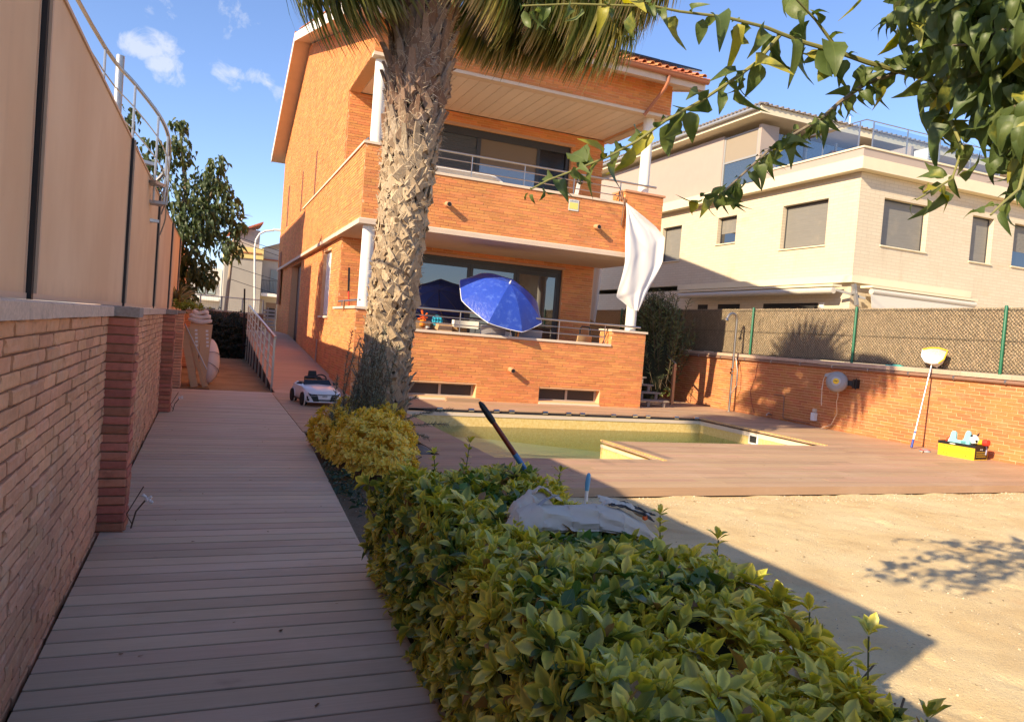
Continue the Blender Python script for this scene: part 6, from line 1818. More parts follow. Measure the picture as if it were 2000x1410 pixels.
# ------------------------------------------------------------------ overhanging tree on the right (trunk outside the frame)
K = 1.85
def up_(P): return [(x * K, y * K, 1.58 + (z - 1.58) * K) for x, y, z in P]
BR = dict(
 A=[(0.64, 1.658, 2.357), (0.757, 1.627, 2.378), (0.946, 1.566, 2.394), (1.008, 1.557, 2.394), (1.121, 1.527, 2.396), (1.224, 1.501, 2.386), (1.273, 1.497, 2.379), (1.341, 1.485, 2.368), (1.431, 1.465, 2.358), (1.509, 1.449, 2.345), (1.588, 1.432, 2.337), (1.681, 1.41, 2.327), (1.802, 1.377, 2.328), (1.955, 1.33, 2.319)],
 B=[(0.625, 1.485, 1.898), (0.673, 1.5, 1.928), (0.74, 1.508, 1.962), (0.821, 1.509, 2.005), (0.895, 1.514, 2.054), (0.971, 1.519, 2.116), (1.067, 1.515, 2.182), (1.161, 1.513, 2.256), (1.221, 1.523, 2.305), (1.27, 1.50, 2.379)],
 C=[(1.024, 1.43, 1.933), (1.093, 1.433, 1.957), (1.158, 1.44, 2.016), (1.219, 1.448, 2.071), (1.301, 1.447, 2.13), (1.376, 1.449, 2.179), (1.438, 1.457, 2.233), (1.517, 1.457, 2.294), (1.609, 1.44, 2.34)],
 D=[(1.259, 1.46, 2.458), (1.353, 1.474, 2.424), (1.431, 1.465, 2.358)],
 F=[(1.307, 1.096, 1.919), (1.439, 1.125, 1.986), (1.525, 1.174, 2.075), (1.556, 1.246, 2.177), (1.577, 1.322, 2.28), (1.681, 1.40, 2.327)],
 E=[(1.302, 0.934, 1.868), (1.339, 0.938, 1.897), (1.38, 0.94, 1.927), (1.48, 0.99, 2.05), (1.62, 1.10, 2.25), (1.75, 1.30, 2.32)])
ot = thing('overhanging_tree', 'leafy tree reaching in from the right with long drooping leafy shoots', 'tree', (3.25, 1.75, -.12))
M_bark = mat('grey_bark', (.20, .16, .11), .9, noise=(18, .35), bump=(30, .8, .01))
M_shoot = mat('green_shoot', (.22, .21, .07), .7, noise=(20, .2))
top = Vector(up_([BR['A'][-1]])[0])
MB().tube([(3.25, 1.75, -.12), (3.22, 1.74, .6), (3.30, 1.82, 1.5), (3.5, 2.1, 2.4), top], [.12, .10, .085, .06, .035], 12).tube([(3.30, 1.82, 1.5), (3.9, 1.6, 2.6), (4.2, 1.9, 3.6)], [.06, .045, .03], 8).build('trunk', M_bark, ot, smooth=True)
LEAF_H = [leaf_variant(.25 + .03 * (k % 3), .15 + .16 * k, .35 + .18 * (k % 3), .25 + .1 * (k % 4), 6, .45, 30 + k, peak=.34) for k in range(7)]
it = []
for nm, P in BR.items():
    P = up_(P); m = len(P)
    r1 = {'A': .013, 'B': .006, 'C': .008, 'D': .006, 'E': .006, 'F': .007}[nm]
    MB().tube(P, [.0035 + r1 * (i / (m - 1)) ** 1.2 for i in range(m)], 7).build('branch', M_shoot if nm != 'C' else M_bark, ot, smooth=True)
    A_ = [np.array(p) for p in P]; seg = [np.linalg.norm(A_[i + 1] - A_[i]) for i in range(m - 1)]; tot = sum(seg)
    s = 0.0; k = 0
    while s < tot:
        q = s
        for i in range(m - 1):
            if q <= seg[i]: break
            q -= seg[i]
        f = q / seg[i]; p = A_[i] * (1 - f) + A_[i + 1] * f; tg = A_[i + 1] - A_[i]; tg /= np.linalg.norm(tg)
        fr = s / tot
        ln_ = .112 * (.5 + .6 * min(1, fr * 2.2)) * (1 + nrg.normal(0, .24)) if nm != 'C' else .075 * (1 + nrg.normal(0, .2))
        if nm == 'E': ln_ *= .9
        for j in range(1 if nm == 'A' and nrg.random() < .6 else (2 if nrg.random() < .55 else 1)):
            side = np.cross(tg, [0, 0, 1.0]) * (1 if (k + j) % 2 else -1)
            d = side * (.55 + nrg.normal(0, .45)) - tg * (.1 + nrg.normal(0, .35)) + np.array([0, 0, -1.0 + nrg.normal(0, .35)]) + nrg.normal(0, .18, 3)
            if nrg.random() < .22: d[2] = .4 * nrg.random()
            d /= np.linalg.norm(d)
            nr = np.array([-1, -.41, .615]) * .5 + side * .6 + nrg.normal(0, .5, 3)
            it.append((int(nrg.integers(7)), frame(p + d * .02, d, nr, ln_, 0, 1.0 + nrg.normal(0, .1))))
        # side leaflets at the node
        if nrg.random() < .4: it.append((int(nrg.integers(7)), frame(p, side + np.array([0, 0, .6]), None, ln_ * .45)))
        s += (.066 if nm != 'C' else .034) * (1 + nrg.normal(0, .2)); k += 1
# a limb overhead, above the picture, whose leaves shade the sand
OH = [(3.5, 2.1, 2.4), (2.9, 2.0, 3.0), (2.2, 1.95, 3.35), (1.4, 1.95, 3.35), (.5, 2.0, 3.2), (-.1, 2.1, 3.05)]
MB().tube(OH, [.035, .03, .022, .016, .01, .005], 8).build('limb', M_bark, ot, smooth=True)
for (x0, y0, z0), (x1, y1, z1) in (((1.9, 1.95, 3.35), (1.2, 2.6, 3.35)), ((1.3, 1.95, 3.35), (.5, 2.5, 3.3)), ((.8, 1.98, 3.25), (.1, 1.6, 3.2)), ((2.3, 1.95, 3.3), (1.6, 1.5, 3.4))):
    MB().tube([(x0, y0, z0), ((x0 + x1) / 2, (y0 + y1) / 2, z0 + .05), (x1, y1, z1)], [.012, .008, .004], 6).build('branch', M_shoot, ot, smooth=True)
    for k in range(34):
        t_ = k / 34; q_ = nrg.normal(0, .05, 3)
        it.append((int(nrg.integers(7)), frame((x0 + (x1 - x0) * t_ + q_[0], y0 + (y1 - y0) * t_ + q_[1], z0 + (z1 - z0) * t_ + q_[2]), nrg.normal(0, .5, 3) + np.array([0, 0, -.7]), np.array([-.6, -.3, .5]) + nrg.normal(0, .5, 3), .10)))
for k in range(230):
    t_ = nrg.random() * 4.99; i = int(t_); f = t_ - i; p = np.array(OH[i]) * (1 - f) + np.array(OH[i + 1]) * f + nrg.normal(0, .10 if i > 1 else .16, 3)
    if p[2] < 2.75: continue
    it.append((int(nrg.integers(7)), frame(p, nrg.normal(0, .5, 3) + np.array([0, 0, -.7]), np.array([-.6, -.3, .5]) + nrg.normal(0, .5, 3), .10)))
# dense crown at the upper right, out to beyond the frame
def up1(p): return np.array([p[0] * K, p[1] * K, 1.58 + (p[2] - 1.58) * K])
BL = [((1.62, 1.22, 2.42), .20, 300), ((1.50, 1.20, 2.46), .14, 170), ((1.50, 1.05, 2.28), .15, 260), ((1.62, 1.08, 2.2), .16, 240), ((1.44, 1.08, 2.42), .10, 110), ((1.58, 1.02, 2.06), .10, 110), ((1.85, 1.15, 2.5), .3, 300), ((1.40, 1.2, 2.36), .07, 40), ((1.46, .98, 2.08), .06, 40), ((2.0, 1.1, 2.2), .3, 200)]
tws = []
for c, r, n in BL:
    c = up1(c); r *= K
    for k in range(n):
        d = nrg.normal(0, 1, 3); d /= np.linalg.norm(d); rr = r * nrg.random() ** .45
        p = c + d * rr * np.array([1, 1, .8])
        ax_ = np.array([d[0] * .4, d[1] * .4, -.8 + nrg.normal(0, .6)])
        it.append((int(nrg.integers(7)), frame(p, ax_, np.array([-.6, -.3, .5]) + nrg.normal(0, .6, 3), .085 * (1 + nrg.normal(0, .25)))))
        if k % 12 == 0: tws.append([tuple(c), tuple((c + p) / 2 + nrg.normal(0, .03, 3)), tuple(p)])


def tree_leaf(name, a, b, y, ty):
    g = G(name); u, v = g.uv()
    d = g.math('ABSOLUTE', g.math('SUBTRACT', g.math('MULTIPLY', u, 2.0), 1.0))
    r = g.rand()
    c = g.mix(g.rand2(3.7), a, b)
    c = g.mix(g.math('MULTIPLY', g.step(g.math('ADD', r, g.math('MULTIPLY', g.noise(25, 3), .25)), ty, ty + .12), .8), c, y)
    c = g.mix(g.math('MULTIPLY', g.math('SUBTRACT', 1.0, g.step(d, .0, .07)), .3), c, (.20, .24, .08))
    c = g.hsv(c, .5, 1, g.math('ADD', .8, g.math('MULTIPLY', g.noise(40, 3), .4)))
    g.put(g.b.inputs['Base Color'], c); g.b.inputs['Roughness'].default_value = .46; g.b.inputs['Specular IOR Level'].default_value = .4
    g.bump(g.noise(60, 3, .6), .25, .004)
    g.translucent(g.hsv(c, .49, 1.2, 1.9), .36)
    return g.m


M_tleaf = tree_leaf('tree_leaf', (.075, .115, .035), (.13, .165, .045), (.42, .38, .06), .99)
emit(ot, 'leaf', LEAF_H, it, M_tleaf, limit=300, stuff='foliage', smooth=True)
twigmesh(ot, tws, .005, 'twigs', M_bark)

# ------------------------------------------------------------------ tree behind the panel fence
mt = thing('mulberry_tree', 'bushy dark green tree with a few yellow leaves behind the end of the panel fence', 'tree', (-1.1, 21.2, -.12))
MB().tube([(-1.1, 21.2, -.12), (-1.05, 21.2, 1.5), (-.8, 21.1, 3.0), (-.7, 21.0, 4.6), (-.95, 21, 6.2)], [.16, .13, .10, .06, .02], 8).tube([(-.9, 21.1, 2.4), (-.3, 20.9, 3.4), (.45, 20.8, 3.75)], [.07, .05, .015], 6).tube([(-.75, 21.1, 3.2), (-.1, 20.9, 4.6), (.1, 20.9, 5.4)], [.06, .04, .012], 6).tube([(-.9, 21.1, 1.8), (-.4, 20.8, 2.4), (.1, 20.6, 2.5)], [.05, .03, .01], 6).tube([(-1.0, 21.1, 3.), (-1.8, 21, 4.6), (-2.2, 21, 6)], [.06, .04, .012], 6).build('trunk', M_bark, mt, smooth=True)
it = []
MBL = [((-.75, 21.1, 4.2), .95, 620), ((-.25, 20.9, 3.9), .6, 330), ((-.95, 21.0, 5.6), .42, 130), ((-.98, 21.0, 6.25), .22, 50), ((-.15, 20.9, 5.0), .42, 150), ((.02, 20.9, 5.45), .22, 40), ((.3, 20.8, 4.3), .42, 140), ((.55, 20.8, 3.85), .26, 60), ((.35, 20.8, 3.3), .38, 110), ((-.5, 20.8, 2.7), .6, 330), ((-.1, 20.7, 2.45), .30, 90), ((-.75, 20.7, 2.0), .45, 170), ((-1.7, 21.1, 5.2), .7, 260), ((-1.9, 21.2, 4.2), .8, 260), ((-1.3, 21, 3.0), .8, 300), ((-2.2, 21.0, 6.2), .4, 90), ((.15, 20.8, 4.75), .25, 60)]
for c, r, n in MBL:
    for k in range(n):
        d = nrg.normal(0, 1, 3); d /= np.linalg.norm(d); rr = r * nrg.random() ** .4
        p = np.array(c) + d * rr
        ax_ = np.array([d[0] * .7, d[1] * .7 - .2, -.75 + nrg.normal(0, .35)])
        it.append((int(nrg.integers(7)), frame(p, ax_, np.array([d[0] * .6 - .3, d[1] * .6 - .3, .8]) + nrg.normal(0, .35, 3), .15 * (1 + nrg.normal(0, .2)))))
emit(mt, 'leaf', LEAF_H, it, tree_leaf('mulberry_leaf', (.042, .070, .026), (.075, .105, .034), (.50, .27, .03), 1.13), limit=300, stuff='foliage', smooth=True)
yp = thing('wall_plant', 'bright yellow green leafy plant on top of the wall below the dark tree', 'plant', (-.42, 17.2, 1.57))
it = []
for k in range(60): shoot(it, (-.42 + .16 * nrg.normal(), 17.25 + .15 * nrg.normal(), 1.62 + .07 * abs(nrg.normal())), (nrg.normal(0, .5), nrg.normal(0, .5), 1), 5, .09, (40, 80))
emit(yp, 'leaf', LEAF_E, it, leaf_mat('lime_leaf', (.22, .30, .05), (.40, .44, .10), .5, 1.0), limit=120, stuff='foliage', smooth=True)
yk = thing('spiky_plant', 'pale spiky plant behind the fence end', 'plant', (-.62, 17.6, 1.57))
it = []
for k in range(26): it.append((0, frame((-.62, 17.6, 1.62), (nrg.normal(0, .5), nrg.normal(0, .5), .6 + nrg.random()), None, .55, 0, .22)))
emit(yk, 'blade', LEAF_H[:1], it, leaf_mat('straw_leaf', (.20, .18, .07), (.40, .34, .16), .3, 1.0), limit=30, smooth=True)

# ------------------------------------------------------------------ dark hedge, rear wall and gate at the end of the alley
dh = thing('dark_hedge', 'dense dark green hedge at the shaded end of the alley', 'hedge', (.75, 31, -.12))
it = []
for k in range(1500):
    x = .02 + 1.38 * nrg.random(); z = -.1 + 1.5 * nrg.random(); y = 30.6 + .12 * nrg.normal()
    if nrg.random() < .3: z = 1.38 + .1 * nrg.normal() + .06 * math.sin(8 * x); y = 30.6 + .8 * nrg.random()
    shoot(it, (x, y, z), (nrg.normal(0, .4), -1, .5), 4, .085, (40, 85))
emit(dh, 'leaf', LEAF_E, it, leaf_mat('shade_leaf', (.018, .030, .012), (.03, .045, .018), .6, 1.1, tl=.15), limit=0, stuff='foliage', smooth=True)
MB().box((.1, 30.7, -.12), (1.35, 31.5, 1.36)).build('shade_core', M_core, dh)
bw_ = thing('rear_wall', 'dull red wall across the end of the alley topped by a wire fence', 'wall', (1.0, 36.6, -.12))
MB().box((-3, 36.5, -.12), (2.4, 36.75, 1.66)).build('wall', mat('red_render', (.33, .15, .09), .9, noise=(3, .2)), bw_)
MB().box((-3, 36.48, 1.665), (2.42, 36.78, 1.72)).build('coping', M_stone, bw_)
rf_ = thing('wire_fence', 'grey wire fence with slim posts on top of the rear wall', 'fence', (1.0, 36.6, 1.72))
for x in (-.35, .55, 1.45, 2.36): MB().tube([(x, 36.6, 1.72), (x, 36.6, 2.36)], .03, 8).build('post', M_galv, rf_)
MB().tube([(-3, 36.6, 2.33), (2.38, 36.6, 2.33)], .022, 6).build('top_rail', M_galv, rf_)
e = MB(); x = -1.0
while x < 2.3: e.bar((x, 36.6, 1.75), (x, 36.6, 2.3), .006); x += .10
z = 1.8
while z < 2.3: e.bar((-1, 36.6, z), (2.36, 36.6, z), .006); z += .12
o = e.build('wire_mesh', M_galv, rf_); o['kind'] = 'stuff'
gt = thing('metal_gate', 'pale barred metal gate behind the top of the ramp', 'gate', (2.7, 37.3, .9))
for k in range(6): MB().box((2.42, 37.25, .98 + k * .17), (2.96, 37.28, 1.08 + k * .17)).build('bar', M_galv, gt)
for x in (2.40, 2.62, 2.97): MB().box((x, 37.24, .9), (x + .04, 37.30, 2.02)).build('post', M_galv, gt)
ub = thing('black_umbrella_stand', 'thin black leaning stick at the far end of the ramp railing', 'stick', (1.25, 29.5, .5))
MB().tube([(1.30, 29.3, .2), (1.20, 29.3, 2.55)], .03, 6).bar((1.12, 29.3, .45), (1.42, 29.3, .45), .03).bar((1.14, 29.3, .75), (1.40, 29.3, .75), .03).build('stick', M_black, ub)

# ------------------------------------------------------------------ houses across the street
fb = thing('grey_house', 'beige grey house with a yellow band and a red tiled roof beyond the rear wall', 'house', (1.6, 55, 0))
M_greyw = mat('grey_render', (.36, .33, .29), .9, noise=(1.2, .12), dust=((.46, .43, .38), .5, .4, .7, .5)); M_yelw = mat('yellow_render', (.70, .56, .22), .9)
MB().box((.86, 55, -.1), (3.30, 63, 5.52)).build('wall', M_greyw, fb)
MB().box((.80, 54.9, 5.52), (3.34, 63, 6.28)).build('yellow_band', M_yelw, fb)
for k in range(22): MB().box((1.05 + k * .10, 54.84, 5.86), (1.11 + k * .10, 54.9, 5.95)).build('band_tile', M_terrac, fb)
MB().box((1.4, 55.3, 6.28), (3.05, 60, 7.55)).build('upper_wall', mat('mauve_render', (.42, .36, .33), .9, noise=(2, .1)), fb)
rf2 = MB().prism([(1.0, 54.9, 7.3), (1.6, 54.8, 7.25), (3.2, 55.0, 8.05), (3.25, 60, 8.2), (.9, 60, 7.3)], (0, 0, .12)).build('roof', M_terrac, fb)
e = MB()
for k in range(12): e.bar((1.0 + k * .19, 54.9, 7.36 + max(0, (k - 3)) * .085), (1.0 + k * .19, 60, 7.42 + max(0, (k - 3)) * .09), .10, .08)
e.build('roof_tile_courses', M_terrac, rf2); bpy.data.objects[rf2.children[-1].name]['kind'] = 'stuff'
MB().lathe([(.09, 0), (.09, .05), (.05, .05)], (2.55, 55.3, 7.25), (0, -1, 0), 12).build('vent', M_greyw, fb)
fh = thing('balcony_house', 'pale house with a dark railed balcony half hidden by the brick house', 'house', (4.5, 56, 0))
MB().box((3.32, 56, -.1), (7.5, 64, 6.45)).build('wall', mat('cream_render', (.50, .46, .40), .9, noise=(2, .1)), fh)
MB().box((3.30, 55.9, 5.6), (7.5, 56, 5.68)).build('cornice', M_terrac, fh)
w_ = MB().box((3.92, 55.96, 3.3), (4.45, 55.99, 5.0)).build('window', M_greyw, fh); MB().box((3.97, 55.93, 3.35), (4.18, 55.95, 4.95)).box((4.2, 55.93, 3.35), (4.42, 55.95, 4.95)).build('pane', mat('far_glass', (.30, .36, .36), .2), w_)
MB().box((3.34, 55.2, 3.02), (4.9, 56, 3.24)).build('balcony_slab', M_white, fh)
for k in range(15): MB().bar((3.38 + k * .1, 55.25, 3.24), (3.38 + k * .1, 55.25, 4.12), .022).build('baluster', M_dark, fh)
MB().bar((3.35, 55.25, 4.14), (4.9, 55.25, 4.14), .04).build('balcony_rail', M_dark, fh)
w_ = MB().box((3.8, 55.96, .4), (4.5, 55.99, 2.6)).build('door', mat('brown_frame', (.22, .15, .11), .7), fh); MB().box((3.88, 55.93, 1.5), (4.42, 55.95, 2.2)).build('pane', M_int, w_)
MB().prism([(3.3, 56, 6.45), (5.2, 56, 7.2), (7.5, 56, 6.45)], (0, 6, 0)).build('gable', mat('rubble', (.42, .30, .2), .95, noise=(4, .4)), fh)
wh = thing('white_house', 'white house with dark windows partly hidden by the dark tree', 'house', (-1, 60, 0))
MB().box((-6, 60, -.1), (.8, 68, 4.9)).build('wall', mat('pale_render', (.66, .64, .60), .9, noise=(1.5, .06)), wh)
for x, z in ((-.55, 2.9), (.15, 2.9), (-.5, .9), (.2, .9), (-2, 2.9), (-3.4, 2.9)):
    w_ = MB().box((x - .3, 59.9, z), (x + .28, 59.98, z + 1.0)).build('window', M_dark, wh); MB().box((x - .25, 59.86, z + .05), (x + .23, 59.89, z + .6)).build('pane', mat('far_glass', (.30, .36, .36)), w_)
MB().box((-1.5, 59.2, 2.45), (.7, 60, 2.6)).build('balcony_slab', M_white, wh)
lp = thing('street_lamp', 'white street lamp with a curved arm above the rear wall', 'street lamp', (2.42, 45, -.1))
MB().tube([(2.45, 45, -.1), (2.42, 45, 2.4), (2.24, 45, 5.4), (2.28, 45, 5.9), (2.45, 45, 6.25), (2.75, 45, 6.45), (3.2, 45, 6.55)], .055, 8).build('pole', M_white, lp, smooth=True)
MB().bbox((3.15, 44.9, 6.54), (3.9, 45.1, 6.66), .03).build('lamp_head', M_white, lp)
up2 = thing('utility_pole', 'slightly leaning wooden utility pole in front of the grey house', 'utility pole', (.85, 42, -.1))
MB().tube([(.78, 42, -.1), (.86, 42, 2.0), (1.04, 42, 5.9)], [.11, .10, .075], 8).build('pole', mat('old_pole', (.36, .28, .20), .95), up2, smooth=True)
wr = thing('overhead_wires', 'thin dark overhead wires crossing in front of the far houses', 'wires', (2.5, 44, 5))
for a, b in (((1.02, 42, 5.7), (9.5, 50, 4.9)), ((1.02, 42, 5.5), (9.5, 50, 4.4)), ((1.0, 42, 3.4), (9, 50, 2.2)), ((.98, 42, 4.1), (9, 50, 3.2)), ((1.02, 42, 5.85), (-6, 42, 6.6))):
    a = Vector(a); b = Vector(b)
    MB().tube([a.lerp(b, t / 8) - Vector((0, 0, .5 * (t / 8) * (1 - t / 8))) for t in range(9)], .014, 4).build('wire', M_black, wr)
an = thing('tv_antenna', 'tv antenna above the red roofed house', 'antenna', (1.6, 56, 7.6))
MB().tube([(1.75, 56, 7.3), (1.85, 56, 9.0)], .025, 5).bar((1.2, 56, 8.6), (2.5, 56, 8.55), .03).build('mast', M_galv, an)

# ------------------------------------------------------------------ spiral stair behind the panels
sp_ = thing('spiral_staircase', 'steel spiral staircase with curved rail rising behind the tan panels', 'staircase', (-1.38, 9.6, 0))
SC = Vector((-1.02 * 9.6 / 9 - .0, 9.6, 0)); SRR = .60
SC = Vector((-1.10, 9.75, 0))
MB().tube([(SC.x, SC.y, 0), (SC.x, SC.y, 4.42)], .045, 12).build('pole', M_galv, sp_, smooth=True)
def spp(a, z, r=SRR): return Vector((SC.x + r * math.cos(a), SC.y + r * math.sin(a), z))
zr = lambda a: 2.55 + .30 * a    # stair climbs anticlockwise
A0 = -2.2
rail = [spp(A0 + k * .2, 2.35 + .27 * k * .2 + .95) for k in range(0, 24)]
ext = [rail[-1] + Vector((-.25 * k, -.55 * k, .16 * k)) for k in range(1, 5)]
RL = [(-1.85, 5.6, 4.92), (-1.55, 7.4, 4.72), (-1.17, 9.1, 4.28), (-.90, 9.45, 4.05), (-.66, 9.62, 3.80), (-.56, 9.78, 3.62), (-.54, 9.92, 3.42), (-.60, 10.08, 3.22), (-.78, 10.2, 3.04), (-1.0, 10.22, 2.88), (-1.25, 10.15, 2.72)]
def smooth_path(P, n=4):
    P = [Vector(p) for p in P]; out = []
    for i in range(len(P) - 1):
        p0, p1, p2, p3 = P[max(i - 1, 0)], P[i], P[i + 1], P[min(i + 2, len(P) - 1)]
        for k in range(n):
            t = k / n
            out.append(.5 * ((2 * p1) + (p2 - p0) * t + (2 * p0 - 5 * p1 + 4 * p2 - p3) * t * t + (3 * p1 - p0 - 3 * p2 + p3) * t ** 3))
    return out + [P[-1]]
MB().tube(smooth_path(RL), .021, 8).build('handrail', M_galv, sp_, smooth=True)
for dz in (.25, .5, .75): MB().tube(smooth_path([(x, y, z - dz) for x, y, z in RL[:-3]]), .008, 5).build('rail_wire', M_galv, sp_)
for k in (1, 2, 3, 4, 5, 6):
    x, y, z = RL[k]; MB().tube([(x, y, z), (x, y, max(z - 1.0, 2.82))], .013, 6).build('baluster', M_galv, sp_)
for k in range(4):
    a = -.9 + k * .55; z = 3.18 - .19 * k
    P = [(SC.x + .05 * math.cos(a), SC.y + .05 * math.sin(a), z), (SC.x + .56 * math.cos(a - .24), SC.y + .56 * math.sin(a - .24), z), (SC.x + .56 * math.cos(a + .24), SC.y + .56 * math.sin(a + .24), z)]
    MB().prism(P, (0, 0, .035)).build('tread', M_galv, sp_)
# ------------------------------------------------------------------ small flowering weeds at the pier feet
for lab, x, y in (('small white flowered weed at the foot of the nearest brick pier', -.42, 5.86), ('small white flowered weed at the foot of the second brick pier', -.42, 12.66)):
    wd_ = thing('flowering_weed', lab, 'weed', (x, y, 0))
    MB().tube([(x, y, -.02), (x + .03, y, .12), (x + .10, y, .22)], .006, 5).tube([(x + .01, y, .03), (x - .03, y - .0, .10), (x + .07, y, .30)], .004, 5).build('stem', M_twig, wd_)
    e = MB()
    for k in range(9): e.lathe([(.003, -.012), (.013, 0), (.003, .012)], (x + .105 + .018 * nrg.normal(), y + .012 * nrg.normal(), .215 + .018 * nrg.normal()), (0, 0, 1), 6)
    e.build('blossom', M_white, wd_)

# ------------------------------------------------------------------ shrub beside the steps
cs = thing('feathery_shrub', 'tall feathery dark green shrub behind the grey steps', 'shrub', (12.4, 18.9, -.12))
it = []; tw = []
NEED2 = NEED
for k in range(300):
    bx_ = 12.4 + .5 * nrg.normal() * .8; by = 18.9 + .3 * nrg.normal(); h = 1.5 + 1.6 * (1 - abs(bx_ - 12.35) / 1.3) * (.55 + .5 * nrg.random())
    spray((12.4 + (bx_ - 12.4) * .5, by, .3 + .8 * nrg.random()), (bx_ * 1.0 + .28 * nrg.normal(), by + .15 * nrg.normal(), max(1.0, h + .2)), (0, 0, .1), 60, .13, .018)
emit(cs, 'needles', [NEED], it, mat('shrub_needle', (.115, .135, .045), .7, var=.5, hue=.03), limit=0)
twigmesh(cs, tw, .008, 'twigs', M_twig)
MB().lathe([(.15, 0), (.62, .8), (.66, 1.5), (.35, 2.4), (.05, 2.75)], (12.4, 18.95, -.1), n=12).build('shade_core', M_core, cs)
lsx = thing('laurel_bush', 'light green leafy bush at the foot of the feathery shrub by the steps', 'bush', (12.75, 18.75, -.12))
it = []
for k in range(260): 
    a = nrg.random() * 6.28; shoot(it, (12.75 + .3 * math.cos(a) * nrg.random() ** .3, 18.75 + .25 * math.sin(a), .2 + 1.5 * nrg.random()), (math.cos(a), -.8, .6), 5, .085, (40, 80))
emit(lsx, 'leaf', LEAF_E, it, leaf_mat('laurel_leaf', (.075, .10, .025), (.20, .20, .05), .4, 1.2), limit=60, stuff='foliage', smooth=True)

# ------------------------------------------------------------------ neighbouring apartment house on the right
NX, NY = 20.0, 19.0


def nb_brick():
    g = G('cream_brick'); b = g.b
    sp = g.n.new('ShaderNodeSeparateXYZ'); g.l.new(g.pos.outputs['Position'], sp.inputs[0])
    cm = g.n.new('ShaderNodeCombineXYZ'); g.l.new(g.math('ADD', sp.outputs[0], sp.outputs[1]), cm.inputs[0]); g.l.new(sp.outputs[2], cm.inputs[1])
    br = g.n.new('ShaderNodeTexBrick'); g.l.new(cm.outputs[0], br.inputs['Vector'])
    br.inputs['Scale'].default_value = 1; br.inputs['Brick Width'].default_value = .42; br.inputs['Row Height'].default_value = .115; br.inputs['Mortar Size'].default_value = .010; br.inputs['Bias'].default_value = 0
    br.inputs['Color1'].default_value = (.64, .555, .42, 1); br.inputs['Color2'].default_value = (.61, .52, .385, 1); br.inputs['Mortar'].default_value = (.53, .45, .335, 1)
    c = g.mix(g.math('MULTIPLY', g.step(g.noise((.5, .5, 1.2), 5, .65), .52, .75), .35), br.outputs[0], (.55, .35, .14))
    c = g.mix(g.math('MULTIPLY', g.step(g.noise((2.2, 2.2, .28), 5, .7), .56, .76), .30), c, (.40, .31, .20))
    g.put(b.inputs['Base Color'], c); b.inputs['Roughness'].default_value = .85; b.inputs['Specular IOR Level'].default_value = .25
    g.bump(br.outputs[1], -.6, .012)
    return g.m


M_nb = nb_brick(); M_ncream = mat('cream_paint', (.72, .63, .45), .8, noise=(1.5, .08), dust=((.45, .38, .25), 2.5, .6, .78, .4)); M_nrend = mat('rose_render', (.40, .325, .28), .9, noise=(2, .06))
ap = thing('apartment_house', 'cream brick apartment house with roof terrace behind the screen fence on the right', 'house', (24, 27, -.12))
B = MB()
WL = [(20.35, 22.6, 5.68, 7.33), (25.27, 26.5, 6.2, 7.33), (29.15, 30.7, 5.70, 7.33)]   # left face: y0,y1,z0,z1
WR = [(21.15, 23.3, 5.70, 7.32), (25.57, 26.72, 5.65, 7.32), (27.88, 29.4, 5.72, 7.32), (31.5, 33, 5.7, 7.3)]  # front face: x0,x1
flank(B, NX, NX + .3, NY, 40, 4.52, 8.02, WL)
panelled(B, NY, NY + .3, NX + .3, 40, 4.52, 8.02, WR)
B.box((NX + .0, NY, -.12), (NX + .3, 40, 4.28)).box((NX + .3, NY, -.12), (40, NY + .3, 4.52)).box((NX + .3, 39.7, -.12), (40, 40, 8.0))
B.build('wall', M_nb, ap)
MB().box((NX + .31, NY + .31, 8.0), (39.9, 39.6, 8.2)).build('roof_slab', M_nrend, ap)
c = MB(); c.prism([(NX - .35, NY - .35, 8.03), (40, NY - .35, 8.03), (40, NY + .0, 8.03), (NX - .0, NY + .0, 8.03), (NX, 40, 8.03), (NX - .35, 40, 8.03)], (0, 0, .40)); c.build('cornice', M_ncream, ap)
c = MB(); c.prism([(NX - .1, NY - .1, 8.432), (40, NY - .1, 8.432), (40, NY + .15, 8.432), (NX + .15, NY + .15, 8.432), (NX + .15, 24.3, 8.432), (NX - .1, 24.3, 8.432)], (0, 0, .36)); c.build('parapet', M_nrend, ap)
c = MB(); c.prism([(NX - .14, NY - .14, 8.795), (40, NY - .14, 8.795), (40, NY + .2, 8.795), (NX + .2, NY + .2, 8.795), (NX + .2, 24.3, 8.795), (NX - .14, 24.3, 8.795)], (0, 0, .06)); c.build('parapet_cap', M_ncream, ap)
c = MB(); c.prism([(NX - .2, NY - .2, 4.284), (25.6, NY - .2, 4.284), (25.6, NY - .002, 4.284), (NX - .002, NY - .002, 4.284), (NX - .002, 28.8, 4.284), (NX - .2, 28.8, 4.284)], (0, 0, .23)); c.build('string_course', M_ncream, ap)
M_blindg = mat('grey_blind', (.21, .20, .18), .6, noise=((2, 2, 30), .16), bump=((1, 1, 34), .6, .01), dust=((.30, .27, .22), 1.5, .5, .75, .5))
